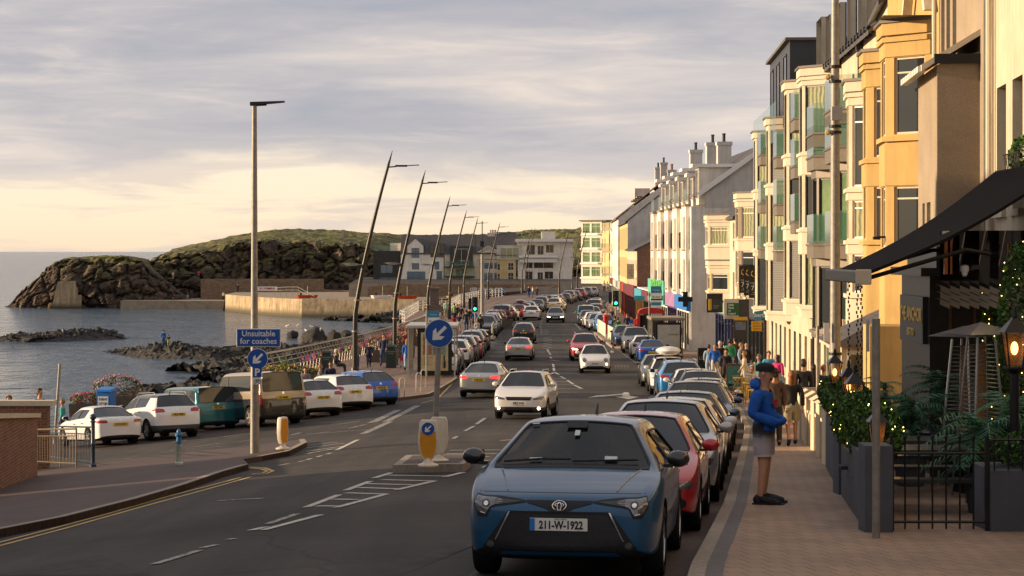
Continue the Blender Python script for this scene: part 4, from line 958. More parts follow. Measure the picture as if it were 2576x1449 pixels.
s=NT('roof_slate'); t=s.n('TexCoord'); mp=s.n('Mapping'); s.l(t.outputs['Object'],mp.inputs[0]); b=s.n('TexBrick'); b.inputs['Scale'].default_value=1; b.inputs['Brick Width'].default_value=.3; b.inputs['Row Height'].default_value=.22; b.inputs['Mortar Size'].default_value=.008
b.inputs['Color1'].default_value=(.075,.07,.072,1); b.inputs['Color2'].default_value=(.05,.047,.05,1); b.inputs['Mortar'].default_value=(.012,.012,.012,1); s.l(mp.outputs[0],b.inputs['Vector']); s.l(s.mix(.6,b.outputs['Color'],s.ramp(s.noise(t.outputs['Object'],.7,6,.7),[(.3,(.6,.6,.62)),(.7,(1.4,1.3,1.2))]),'MULTIPLY'),s.b.inputs['Base Color']); s.b.inputs['Roughness'].default_value=.6; s.bump(b.outputs['Fac'],-.5,.012); slate=s.m
s=NT('brown_tiles'); t=s.n('TexCoord'); b=s.n('TexBrick'); b.inputs['Scale'].default_value=1; b.inputs['Brick Width'].default_value=.33; b.inputs['Row Height'].default_value=.3; b.inputs['Mortar Size'].default_value=.012
b.inputs['Color1'].default_value=(.17,.10,.06,1); b.inputs['Color2'].default_value=(.11,.068,.045,1); b.inputs['Mortar'].default_value=(.03,.02,.015,1); s.l(t.outputs['Object'],b.inputs['Vector']); s.l(b.outputs['Color'],s.b.inputs['Base Color']); s.b.inputs['Roughness'].default_value=.75; s.bump(b.outputs['Fac'],-.6,.02); tiles=s.m
lead=pm('lead_grey',(.12,.105,.09),.6,metal=.2,var=.2,scale=3); darkclad=pm('dark_zinc_cladding',(.045,.047,.052),.45,metal=.3,var=.12,scale=1.5); balc=pm('bronze_fascia',(.16,.135,.105),.5,metal=.2,var=.1)
upvc=pm('white_frame',(.70,.67,.60),.35,var=.04); dkframe=pm('dark_frame',(.03,.03,.033),.35,var=.05); shopdk=pm('shop_dark',(.025,.024,.024),.4,var=.2)
pane=pm('window_pane',(.015,.019,.02),.05,spec=1,var=0); 
s=NT('curtained_pane'); o=s.tc(); wv=s.n('TexWave'); wv.inputs['Scale'].default_value=2.6; wv.inputs['Distortion'].default_value=3; s.l(o,wv.inputs['Vector']); s.l(s.ramp(wv.outputs['Fac'],[(.1,(.14,.15,.08)),(.8,(.36,.36,.2))]),s.b.inputs['Base Color']); s.b.inputs['Roughness'].default_value=.06; s.b.inputs['Specular IOR Level'].default_value=.8; panec=s.m
s=NT('blind_pane'); o=s.tc(); wv=s.n('TexWave',bands_direction='Z'); wv.inputs['Scale'].default_value=4; s.l(o,wv.inputs['Vector']); s.l(s.ramp(wv.outputs['Fac'],[(.2,(.16,.16,.15)),(.8,(.26,.25,.23))]),s.b.inputs['Base Color']); s.b.inputs['Roughness'].default_value=.08; paneb=s.m
greenglass=pm('green_balcony_glass',(.06,.20,.12),.04,spec=.9,alpha=.42,var=0); skyglass=pm('painted_sky_glass',(.17,.25,.26),.12,alpha=.75,var=0)  # pale blue glass: the sky's reflection is put into its base colour
greenpane=pm('green_tinted_pane',(.12,.19,.08),.04,spec=1,var=.5,scale=.9)
def Rz(a): return Matrix.Rotation(a,4,'Z')
def Tr(x,y,z=0): return Matrix.Translation((x,y,z))
def panel(m,M,L_,z0,z1,ops,dep=.14,mi=0,rv=None):
    """wall sheet (x along, outward = -y) with recessed openings"""
    old=m.M; m.M=M if old is None else old@M
    us=sorted({0,L_}|{o_[0] for o_ in ops}|{o_[1] for o_ in ops}); zs=sorted({z0,z1}|{o_[2] for o_ in ops}|{o_[3] for o_ in ops})
    us=[q for q in us if 0<=q<=L_]; zs=[q for q in zs if z0<=q<=z1]
    for a,b in zip(us,us[1:]):
        for c,d in zip(zs,zs[1:]):
            if any(o_[0]<=a+1e-6 and b<=o_[1]+1e-6 and o_[2]<=c+1e-6 and d<=o_[3]+1e-6 for o_ in ops): continue
            m.quad((a,0,c),(b,0,c),(b,0,d),(a,0,d),mi)
    rv=mi if rv is None else rv
    for a,b,c,d in [o_[:4] for o_ in ops]:
        m.quad((a,0,c),(a,dep,c),(a,dep,d),(a,0,d),rv); m.quad((b,0,c),(b,0,d),(b,dep,d),(b,dep,c),rv); m.quad((a,0,d),(a,dep,d),(b,dep,d),(b,0,d),rv); m.quad((a,0,c),(b,0,c),(b,dep,c),(a,dep,c),rv)
    m.M=old
def window(par,M,op,dep=.14,fm=None,pm_=None,nv=1,nh=0,sill=None,fw=.06,name='window',tr=None):
    a,b,c,d=op[:4]; m=MB(); m.tr(M); t=.05; y0=dep-.05
    fm=fm or upvc
    m.box((a,y0,c),(a+fw,y0+t,d)); m.box((b-fw,y0,c),(b,y0+t,d)); m.box((a+fw,y0,c),(b-fw,y0+t,c+fw)); m.box((a+fw,y0,d-fw),(b-fw,y0+t,d))
    for i in range(1,nv): x=lerp(a,b,i/nv); m.box((x-fw*.45,y0+.004,c+fw),(x+fw*.45,y0+t-.004,d-fw))
    for i in range(1,nh+1): z=lerp(c,d,i/(nh+1)) if tr is None else lerp(c,d,tr); m.box((a+fw,y0+.008,z-fw*.4),(b-fw,y0+t-.008,z+fw*.4))
    f=m.build(name,fm,par)
    m=MB(); m.tr(M); m.quad((a,y0+t*.6,c),(b,y0+t*.6,c),(b,y0+t*.6,d),(a,y0+t*.6,d)); m.build('pane',pm_ or pane,f)
    if sill: m=MB(); m.tr(M); m.box((a-.08,-.09,c-.12),(b+.08,dep-.06,c-.004)); m.build('sill',sill,f)
    return f
class Bld:
    def __init__(s,name,label,far,near,dep=9,cat='building',base=None,group=None):
        s.far=V(far); s.near=V(near); d=s.near-s.far; s.L=d.length; s.a=math.atan2(d.y,d.x); s.dep=dep
        mid=(s.far+s.near)/2; s.b=(gz(mid.x,mid.y)+.13) if base is None else base
        s.o=thing(name,label,cat,(s.far.x,s.far.y,s.b),s.a,group); s.I=Matrix.Identity(4)
    def z(s,ypx,D): return ZC-(ypx-HY)/F*D-s.b
    def u(s,Y): return (s.far.y-Y)/(s.far.y-s.near.y)*s.L
    def wall(s,z1,ops,mat,dep=.14,z0=-.8,rv=None,gable=None,ws=None,sides=True,back=True):
        m=MB(); panel(m,s.I,s.L,z0,z1,ops,dep)
        if sides:
            for x,sg in ((0,1),(s.L,-1)):
                m.quad((x,0,z0),(x,s.dep,z0),(x,s.dep,z1),(x,0,z1))
                if gable: m.add([(x,0,z1),(x,s.dep,z1),(x,s.dep/2,z1+gable)],[(0,1,2)])
        m.quad((0,s.dep,z0),(s.L,s.dep,z0),(s.L,s.dep,z1),(0,s.dep,z1)); m.quad((0,0,z1-.02),(s.L,0,z1-.02),(s.L,s.dep,z1-.02),(0,s.dep,z1-.02))
        return m.build('wall',mat,s.o)
    def roof(s,z1,h,mat=None,over=.25,x0=0,x1=None,t=.12,name='roof'):
        x1=s.L if x1 is None else x1; m=MB(); d=s.dep; k=h/(d/2)
        for sg in (0,1):
            a=(x0-over*.3,-over if not sg else d+over,z1-over*k); r=(x0-over*.3,d/2,z1+h)
            b2=(x1+over*.3,a[1],a[2]); r2=(x1+over*.3,d/2,z1+h); n=.14
            m.add([a,b2,r2,r,(a[0],a[1],a[2]+n),(b2[0],b2[1],b2[2]+n),(r2[0],r2[1],r2[2]+n),(r[0],r[1],r[2]+n)],[(0,1,2,3),(4,5,6,7),(0,1,5,4),(1,2,6,5),(2,3,7,6),(3,0,4,7)])
        return m.build(name,mat or slate,s.o)
    def chimney(s,x,z0,z1,mat,w=.8,l=.9,y=None,pots=2,potm=None):
        y=s.dep/2 if y is None else y; m=MB(); m.box((x-l/2,y-w/2,z0),(x+l/2,y+w/2,z1-.25)); m.box((x-l/2-.07,y-w/2-.07,z1-.25),(x+l/2+.07,y+w/2+.07,z1)); c=m.build('chimney',mat,s.o)
        m=MB()
        for i in range(pots): m.lathe([(.13,0),(.11,.12),(.11,.5),(.14,.52),(.13,.6)],10,c=(x+(i-(pots-1)/2)*.34,y,z1))
        m.build('chimney_pot',potm or terracotta,c,smooth=True); return c
    def box(s,name,a,b,mat,par=None,bevel=0): m=MB(); m.box(a,b); return m.build(name,mat,par or s.o,bevel=bevel)
    def bay(s,uc,w,pr,z0,z1,mat,fl,trim=None,cap=True,fm=None,pms=None,square=False,name='bay_window',front=.46,foot=True,nh=1,tr=.8,wfr=.07):
        """canted bay: fl=[(za,zb)] window bands"""
        trim=trim or trimc; hw=w/2; fh=w*front/2 if not square else hw
        pts=[(uc-hw,0),(uc-fh,-pr),(uc+fh,-pr),(uc+hw,0)]
        m=MB(); root=None; sides=[]
        for (ax,ay),(bx,by) in zip(pts,pts[1:]):
            d=math.hypot(bx-ax,by-ay); M=Tr(ax,ay)@Rz(math.atan2(by-ay,bx-ax)); mg=min(.22,d*wfr+.03); ops=[(mg,d-mg,za,zb) for za,zb in fl]; panel(m,M,d,z0,z1,ops,.10); sides.append((M,ops,d))
        m.add([(x,y,z1) for x,y in pts],[(0,1,2,3)]); m.add([(x,y,z0) for x,y in pts],[(3,2,1,0)])
        root=m.build(name,mat,s.o)
        for si,(M,ops,d) in enumerate(sides):
            for k,op in enumerate(ops):
                window(root,M,op,.10,fm or upvc,(pms or [pane])[(k+si)%len(pms or [pane])],1,nh,fw=.05,tr=tr)
        def ring(za,zb,e,nm,mt):
            q=[(uc-hw-e,0),(uc-fh-e*.7,-pr-e),(uc+fh+e*.7,-pr-e),(uc+hw+e,0)]
            m=MB(); m.prism([(x,y,za) for x,y in q],(0,0,zb-za)); return m.build(nm,mt,root)
        if cap: ring(z1,z1+.28,.10,'cornice',trim); ring(z1+.28,z1+.36,.16,'cap_flashing',lead)
        lo=[z0]+[zb for za,zb in fl]; hi=[za for za,zb in fl]+[z1]
        for i,(a,b) in enumerate(zip(lo,hi)):
            if b-a>.25: ring(a+.02 if i else a,a+(b-a)*.82,.035,'spandrel',trim); ring(b-.16,b-.05,.10,'string_course',trim)
        return root
    def text(s,t_,size,x,y,z,mat,par=None,rz=0,**k): return text_obj('lettering',t_,size,Tr(x,y,z)@Rz(rz)@Matrix.Rotation(PI/2,4,'X'),mat,par or s.o,**k)
terracotta=pm('terracotta_pot',(.26,.085,.04),.8,var=.2); blackpot=pm('black_pot',(.03,.025,.022),.7)
def grid_ops(L_,n,w,rows,m0=.8):
    g=(L_-2*m0-n*w)/max(1,n-1); return [(m0+i*(w+g),m0+i*(w+g)+w,a,b) for a,b in rows for i in range(n)]
def gutter(b,z,x0,x1,y=-.22,mt=None):
    m=MB(); m.tube([(x0,y,z),(x1,y,z)],.075,8); k=x0+.4
    while k<x1: m.box((k-.02,y-.09,z-.09),(k+.02,.0,z+.09)); k+=.8
    return m.build('gutter',mt or blackm,b.o,smooth=True)
def downpipe(b,x,z0,z1,mt=None,y=-.12): m=MB(); m.tube([(x,y,z0),(x,y,z1-.5),(x,y*.9-.06,z1)],.05,8); m.box((x-.11,y-.1,z1-.35),(x+.11,y+.1,z1-.1)); return m.build('downpipe',mt or blackm,b.o,smooth=True)
def shopfront(b,x0,x1,z1,col,glass=None,sign=None,h=2.45,fz=None,door=True,stall=.45):
    """timber shop front with fascia"""
    m=MB(); L_=x1-x0; M=Tr(x0,-.12); n=max(1,int(L_/1.6)); ops=[(lerp(.12,L_-.12,i/n)+.05,lerp(.12,L_-.12,(i+1)/n)-.05,stall if i%2==0 or not door else .03,h) for i in range(n)]
    panel(m,M,L_,-.5,h+.12,ops,.10); m.tr(M); m.quad((0,0,-.5),(0,.11,-.5),(0,.11,h+.12),(0,0,h+.12)); m.quad((L_,0,-.5),(L_,0,h+.12),(L_,.11,h+.12),(L_,.11,-.5)); m.tr(None)
    r=m.build('shop_front',col,b.o)
    for k,op in enumerate(ops): window(r,M,op,.10,dkframe,glass or pane,1,1,fw=.05,tr=.82)
    m=MB(); m.box((x0-.03,-.30,h+.14),(x1+.03,0,z1)); f=m.build('fascia',sign or col,r); return r,f
# ---------- right hand street, near to far.   local frame: x runs towards the camera, -y faces the street
def line(*p): return lambda Y: tab([(b,a) for a,b in p],Y)
XL=line((6.4,12),(7.2,20),(8.73,36),(9.05,40),(9.45,44),(10.2,54),(10.75,58),(11.9,76),(12.2,82),(13.0,100),(13.0,127))
def right(name,label,Yf,Yn,dep=9,dx=0,**k): return Bld(name,label,(XL(Yf)+dx,Yf),(XL(Yn)+dx,Yn),dep,**k)
# B0 cream terrace above the pub
b=right('terraced_house','tall cream rendered house above the black awning at the right edge','x' and 36,12,10)
H0=b.z(-150,34); us=[b.u(y) for y in (35.1,33.3,31,28.6,26,23.5,20,16.5)]
ops=[(u-.55,u+.55,a,c) for u in us for a,c in ((b.z(530,35),b.z(215,35)),(b.z(150,35)+1.3,b.z(150,35)+3.1))]
ops=[o_ for o_ in ops if o_[0]>.1 and o_[1]<b.L-.1]
b.wall(H0,ops,cream,dep=.32)
for i,o_ in enumerate(ops): window(b.o,b.I,o_,.32,dkframe,pane,1,1,sill=trimc,tr=.55)
b.roof(H0,3.5); downpipe(b,b.u(35.85),0,H0,trimc)
# awning bracket wall below
# B1 pebbledash house with square bay
b=right('terraced_house','grey brown pebbledashed house with a square projecting bay',44,36,9.5)
Hh=b.z(-140,40); ops=[]
for Y in (36.6,41.4,42.4,43.3):
    for a,c in ((b.z(600,42),b.z(330,42)),(b.z(165,42),b.z(-90,42))): u=b.u(Y); ops.append((u-.3,u+.3,a,c))
b.wall(Hh,ops,pebble,dep=.22)
for o_ in ops: window(b.o,b.I,o_,.22,upvc,paneb,1,1,tr=.6)
b.roof(Hh,3.2,); downpipe(b,b.u(43.85),0,Hh,trimc); downpipe(b,b.L-.12,3,Hh,lead)
u0,u1=b.u(40.9),b.u(37.75); zt=b.z(165,38); m=MB(); M=Tr(u0,-.80); Lb=u1-u0; o1=[(.75,1.15,b.z(640,38),b.z(505,38)),(1.5,2.1,b.z(640,38),b.z(505,38))]
panel(m,M,Lb,2.2,zt,o1,.18); m.quad((u0,-.8,2.2),(u0,0,2.2),(u0,0,zt),(u0,-.8,zt)); m.quad((u1,-.8,2.2),(u1,0,2.2),(u1,0,zt+.25),(u1,-.8,zt)); m.quad((u0,-.8,2.2),(u1,-.8,2.2),(u1,0,2.2),(u0,0,2.2))
r=m.build('square_bay',pebble,b.o)
for o_ in o1: window(r,M,o_,.18,upvc,paneb)
m=MB(); m.add([(u0-.1,-1.1,zt-.12),(u1+.08,-1.1,zt-.12),(u1+.08,.0,zt+.55),(u0-.1,.0,zt+.55),(u0-.1,-1.1,zt),(u1+.08,-1.1,zt),(u1+.08,.0,zt+.67),(u0-.1,.0,zt+.67)],[(0,1,2,3),(4,5,6,7),(0,1,5,4),(1,2,6,5),(3,0,4,7)]); rr=m.build('bay_roof',trimc,r)
m=MB(); 
for i in range(8): m.box((lerp(u0,u1,i/8)+.03,-1.16,zt-.14),(lerp(u0,u1,(i+1)/8)-.03,-1.02,zt-.02))
m.build('ridge_tile',terracotta if False else greyw,rr)
m=MB(); m.box((u1-.0,-.86,zt+.02),(u1+.10,.02,zt+.2)); m.build('fascia_board',black,rr)
b.box('base_shop',(b.u(40.9)-.2,-1.0,-.5),(b.L-.05,0,2.3),darkclad)
# B2 ochre house, two canted bays
b=right('terraced_house','bright ochre yellow house with two tall canted bays',54,44,9)
Hh=b.z(-80,50); ops=[(b.u(49.4)-.4,b.u(49.4)+.4,b.z(600,49),b.z(460,49)),(b.u(49.4)-.4,b.u(49.4)+.4,b.z(335,49),b.z(145,49))]
b.wall(Hh,ops,ochre,dep=.15); [window(b.o,b.I,o_,.15,upvc,pane,1,1,sill=trimc) for o_ in ops]
zA=[(b.z(600,46),b.z(465,46)),(b.z(342,46),b.z(140,46))]
b.bay(b.u(46.4),2.9,.95,2.2,b.z(92,46),ochre,[(b.z(600,46)-.2,b.z(470,46)),(b.z(340,46),b.z(148,46))],trim=ochre,fm=trimc,pms=[pane],front=.4,wfr=.2)
b.bay(b.u(51.6),2.6,.85,2.2,b.z(158,51),ochre,[(b.z(600,51),b.z(470,51)),(b.z(395,51),b.z(220,51))],trim=ochre,fm=trimc,pms=[pane],front=.4,wfr=.2)
m=MB(); m.box((b.u(46.4)-1.6,-1.12,b.z(92,46)+.36),(b.u(46.4)+1.6,0,b.z(70,46)+.16)); m.build('lead_parapet',lead,b.o)
m=MB(); zb=b.z(70,46)+.2
for s_ in (-1,1): m.add([(b.u(46.4)+s_*2.3,-.08,zb),(b.u(46.4)+s_*2.0,-.08,zb),(b.u(46.4),-.08,zb+2.5),(b.u(46.4),-.08,zb+2.8),(b.u(46.4)+s_*2.3,-.3,zb),(b.u(46.4)+s_*2.0,-.3,zb),(b.u(46.4),-.3,zb+2.5),(b.u(46.4),-.3,zb+2.8)],[(0,1,2,3),(4,5,6,7),(0,3,7,4),(1,2,6,5),(0,1,5,4),(2,3,7,6)])
m.build('barge_board',cream2,b.o); b.roof(Hh,3.)
b.box('porch_wall',(b.L-1.6,-1.5,-.5),(b.L-.1,0,2.9),ochre)
m=MB(); x0,x1=b.u(50.6),b.u(46.6); m.box((x0,-1.9,-.5),(x1,0,2.35)); pr_=m.build('porch',trimc,b.o)
for i in range(4): a_=lerp(x0,x1,i/4)+.08; window(pr_,Tr(0,-1.9),(a_,a_+.82,.5,2.2),.02,upvc,greenpane,1,1)
window(pr_,Tr(x1,-1.9)@Rz(PI/2),(.15,1.7,.5,2.2),.02,upvc,greenpane,2,1)
m=MB(); m.add([(x0-.25,-2.15,2.35),(x1+.25,-2.15,2.35),(x1+.25,.0,2.35),(x0-.25,0,2.35),(x0+.9,-.3,3.3),(x1-.9,-.3,3.3)],[(0,1,5,4),(1,2,5),(3,0,4),(0,3,2,1),(2,3,4,5)]); m.build('porch_roof',slate,pr_)
# B3 white classical bay
b=right('terraced_house','narrow pale house with a white classical bay beside the ochre house',59,54,9)
Hh=b.z(20,56); b.wall(Hh,[],cream2); b.roof(Hh,3)
b.bay(b.u(56.4),2.9,.95,2.6,b.z(232,56),cream2,[(b.z(735,56),b.z(640,56)),(b.z(600,56),b.z(505,56)),(b.z(470,56),b.z(268,56))],fm=upvc,pms=[pane,panec],front=.42)
# B4 modern block with glass balconies and cream canted bays
b=right('apartment_block','long cream apartment block with canted bays and green glass balconies',100.5,59,10)
zt=b.z(150,72)-.3; st=2.95; fl=[3.35+st*i for i in range(4)]
ops=[]
for Y in (60.5,63,66,69,72.5,75.3): 
    u=b.u(Y)
    for k,z_ in enumerate(fl[:4]): ops.append((u-.5,u+.5,z_+.1,z_+2.2))
for Y in (75.8,84.2,86.3,91.3,93.4,95.0):
    for z_ in fl[:4]:
        if Y>80 and z_>11: continue
        u=b.u(Y); ops.append((u-.95 if Y in (75.8,84.2,93.4) else u-.4,u+.95 if Y in (75.8,84.2,93.4) else u+.4,z_+.05,z_+2.45))
gops=[(b.u(Y)-.55,b.u(Y)+.55,.05 if i%2 else .5,2.35) for i,Y in enumerate((61.5,64,66.5,69,71.2,73.4,75.6,78.5,81,83.5,86,88.5,91,93.5,96,98.4))]
b.wall(zt,ops+gops,cream,dep=.22,sides=False)
for o_ in ops: window(b.o,b.I,o_,.22,dkframe,pane,1,0)
for i,o_ in enumerate(gops): window(b.o,b.I,o_,.22,[upvc,dkframe,upvc][i%3],[pane,shopdk,panec][i%3],1,1,name='window' if o_[2]>.2 else 'door')
m=MB(); m.quad((b.L,0,-.5),(b.L,10,-.5),(b.L,10,zt),(b.L,0,zt)); m.quad((0,0,-.5),(0,10,-.5),(0,10,zt),(0,0,zt)); m.build('end_wall',greyw,b.o)
b.roof(zt,4.2,x0=b.u(79),name='roof'); gutter(b,zt+.0,b.u(68),b.L); gutter(b,zt-.02,b.u(76.5),b.u(68.4)); downpipe(b,b.u(68.2),4,zt); downpipe(b,b.u(62.2),4,zt); downpipe(b,b.u(76.7),0,zt)
for Y in (61.6,64.6,67.3,70.6): # lunette vents under the eaves
    m=MB(); u=b.u(Y); m.add([(u+.24*math.cos(t*PI/8),-.03,zt-1.15+.3*math.sin(t*PI/8)) for t in range(9)],[tuple(range(9))]); m.build('vent',black,b.o)
b.chimney(b.u(85),zt+1,b.z(78,86),greyw,w=1.1,l=1.6,y=4,pots=1,potm=blackpot); b.chimney(b.u(72),zt+2.6,zt+5.6,greyw,w=1,l=1.4,pots=2,potm=blackpot)
for Y in (64,70): # rooflights
    m=MB(); u=b.u(Y); m.cb((u,1.9,zt+1.85),(1.,1.2,.05)); q=m.build('rooflight',glassdark,b.o)
def balcony(uc,w,pr,z0,gh=1.05,fh=.42,par=None,gm=None,nlab=''):
    m=MB(); hw=w/2; q=[(uc-hw,0),(uc-hw*.62,-pr),(uc+hw*.62,-pr),(uc+hw,0)]; m.prism([(x,y,z0-fh) for x,y in q],(0,0,fh)); r=m.build('balcony',balc,b.o)
    m=MB(); m.prism([(x*1.0+(x-uc)*.03,y-.04 if y else 0,z0-.01) for x,y in q],(0,0,.07)); m.build('balcony_edge',lead,r)
    m=MB()
    for i_,((ax,ay),(bx,by)) in enumerate(zip(q,q[1:])):
        m.add([(ax,ay,z0+.08),(bx,by,z0+.08),(bx,by,z0+gh),(ax,ay,z0+gh)],[(0,1,2,3)])
        if i_==1: m.build('glass_balustrade',skyglass,r); m=MB()
    m.build('glass_balustrade',greenglass,r); return r
# two full height glazed bays
for Yc,zz0,ztop in ((61.4,2.7,b.z(300,61)),(67.3,2.7,b.z(360,67))):
    r=b.bay(b.u(Yc),3.4,1.0,zz0+.2,ztop-.1,balc,[(zz0+.5+st*i,zz0+.4+st*i+2.2) for i in range(3) if zz0+2.7+st*i<ztop],trim=balc,cap=False,fm=dkframe,pms=[greenpane,panec,pane],front=.45,wfr=.04,nh=0)
    for k in range(3):
        balcony(b.u(Yc),3.7,1.15,zz0+.35+st*(k+1) if k<2 else ztop+.25)
# cream canted bays
def cbay(Yc,w,pr,ytop,D,ybot,bands,pms):
    return b.bay(b.u(Yc),w,pr,b.z(ybot,D),b.z(ytop,D),cream2,bands,fm=dkframe,pms=pms,front=.42,nh=0)
z_=lambda y,D: b.z(y,D)
cbay(72.9,3.1,.95,190,72,800,[(z_(768,72),z_(640,72)),(z_(572,72),z_(440,72)),(z_(380,72),z_(215,72))],[panec,pane])
cbay(79.2,3.2,.98,222,78,792,[(z_(752,78),z_(606,78)),(z_(566,78),z_(416,78)),(z_(384,78),z_(232,78))],[pane,panec,paneb])
cbay(89.2,3.0,.95,312,88,808,[(z_(783,88),z_(655,88)),(z_(610,88),z_(490,88)),(z_(460,88),z_(325,88))],[paneb,panec])
cbay(97.4,3.0,.95,345,96,791,[(z_(771,96),z_(645,96)),(z_(625,96),z_(502,96)),(z_(474,96),z_(350,96))],[panec,panec,pane])
for Yc,D,ys in ((84.2,83,(395,516,634)),(93.4,92,(390,512,628)),(75.8,75,(300,420,560))):
    for y in ys: balcony(b.u(Yc),2.9,1.0,b.z(y,D),gh=1.1)
m=MB(); m.box((b.u(96),-.3,zt-2.2),(b.u(85),6,b.z(142,92))); pt=m.build('penthouse',darkclad,b.o); m=MB(); m.box((b.u(96)-.15,-.5,b.z(142,92)),(b.u(85)+.15,6.1,b.z(142,92)+.12)); m.build('roof_edge',lead,pt)
for Y in (87.2,91,94.5): window(pt,Tr(0,-.32),(b.u(Y)-.7,b.u(Y)+.7,zt-1.2,b.z(165,92)),.02,dkframe,pane)
m=MB()
for (xa,xb) in ((b.u(99),b.u(85)),): m.add([(xa,-.9,zt-1.9),(xb,-.9,zt-1.9),(xb,-.9,zt-.2),(xa,-.9,zt-.2)],[(0,1,2,3)]); 
m.build('glass_balustrade',greenglass,pt)
# B5a pebbledash bay house and B5b cream rounded bay, shops below
b=right('terraced_house','pebbledashed house with canted bay above the green souvenir sign',115,100.5,9)
Hh=b.z(500,106); ops=[(b.u(Y)-.5,b.u(Y)+.5,a,c) for Y in (110.5,113.2) for a,c in ((3.8,5.6),(7.0,8.8))]
b.wall(Hh,ops,pebble); [window(b.o,b.I,o_,.14,upvc,panec,1,1,sill=trimc) for o_ in ops]; b.roof(Hh,2.5)
b.bay(b.u(105.2),3.6,1.1,b.z(722,105),b.z(500,105),pebble,[(b.z(712,105),b.z(632,105)),(b.z(598,105),b.z(522,105))],trim=trimc,fm=upvc,pms=[pane,panec],front=.4,wfr=.3)
r,f=shopfront(b,b.u(108.3),b.u(101.5),3.75,shopdk,h=2.7,sign=pm('charcoal_fascia',(.04,.04,.045),.5))
r2,f2=shopfront(b,.1,b.u(108.6),3.6,pm('dark_green_shop',(.02,.035,.03),.5),h=2.6,sign=shopdk)
b=right('terraced_house','cream house with a rounded upper bay left of the pebbledashed one',126,115,9)
Hh=b.z(548,120); ops=[(b.u(Y)-.5,b.u(Y)+.5,a,c) for Y in (116.5,124.4) for a,c in ((3.7,5.3),(6.7,8.2))]
b.wall(Hh,ops,cream2); [window(b.o,b.I,o_,.14,upvc,panec,1,1,sill=trimc) for o_ in ops]; b.roof(Hh,3.)
b.bay(b.u(120.4),3.6,1.2,b.z(655,118),b.z(552,118),cream2,[(b.z(615,118),b.z(570,118))],fm=upvc,pms=[panec],front=.5); b.bay(b.u(120.4),3.4,1.1,3.6,b.z(668,118),yellowc,[(4.2,b.z(690,118))],fm=upvc,pms=[pane],front=.5,cap=True)
shopfront(b,.1,b.L-.1,3.5,pm('blue_shop',(.03,.05,.22),.4),h=2.6,sign=pm('pale_green_fascia',(.22,.36,.16),.5))
# B6 white four storey building
b=Bld('apartment_block','white four storey building with dormers, chimneys and a turquoise shop fascia',(11.55,163.5),(11.9,132),11)
zt=b.z(520,132); rows=[(b.z(672,134),b.z(602,134)),(b.z(575,134),b.z(535,134))]
fz=[3.9,6.75,9.4]
ops=[]
n=10
for i in range(n):
    u=lerp(1.2,b.L-1.2,i/(n-1))
    if i%3==1: continue
    for z0_ in fz[:2]: ops.append((u-.5,u+.5,z0_+.25,z0_+2.25))
b.wall(zt-.0,ops,whitew,dep=.12,sides=True); [window(b.o,b.I,o_,.12,upvc,pane,1,1,sill=concrete,tr=.35) for o_ in ops]
# gable end rises behind the eaves
m=MB(); ap=b.z(368,133); y0=.9
m.add([(b.L+.003,y0,zt-.1),(b.L+.003,11,zt-.1),(b.L+.003,11,zt+1.2),(b.L+.003,4.9,ap),(b.L+.003,y0,b.z(480,132)-.25)],[(0,1,2,3,4)]); m.build('gable',greyw,b.o)
m=MB(); zr=b.z(480,132)
for (ya,za,yb,zb2) in ((y0-.35,zr-.25,4.9,ap),(4.9,ap,11.2,zt+1)):
    m.add([(-.2,ya,za),(b.L+.25,ya,za),(b.L+.25,yb,zb2),(-.2,yb,zb2),(-.2,ya,za+.15),(b.L+.25,ya,za+.15),(b.L+.25,yb,zb2+.15),(-.2,yb,zb2+.15)],[(0,1,2,3),(4,5,6,7),(0,1,5,4),(1,2,6,5),(2,3,7,6),(3,0,4,7)])
m.build('roof',slate,b.o)
m=MB(); m.add([(b.L+.26,y0-.4,zr-.4),(b.L+.26,4.9,ap-.25),(b.L+.26,4.9,ap+.1),(b.L+.26,y0-.4,zr+.0),(b.L+.34,y0-.4,zr-.4),(b.L+.34,4.9,ap-.25),(b.L+.34,4.9,ap+.1),(b.L+.34,y0-.4,zr)],[(0,1,2,3),(7,6,5,4),(0,1,5,4),(3,2,6,7)]); m.build('barge_board',white,b.o)
for i in range(9): # dormers over the eaves
    u=lerp(2,b.L-1.3,i/8); big=i%2==0; w_=1.7 if big else 1.2; hh=(1.9 if big else 1.4); m=MB(); zd=zt+.75
    m.box((u-w_/2,.55,zd-.6),(u+w_/2,3.4,zd+hh)); d_=m.build('dormer',whitew,b.o); m=MB(); m.box((u-w_/2-.25,.1,zd+hh),(u+w_/2+.25,3.4,zd+hh+.22)); m.build('dormer_roof',white,d_)
    window(d_,Tr(0,.54),(u-w_/2+.15,u+w_/2-.15,zd-.2,zd+hh-.1),.0,upvc,pane,2)
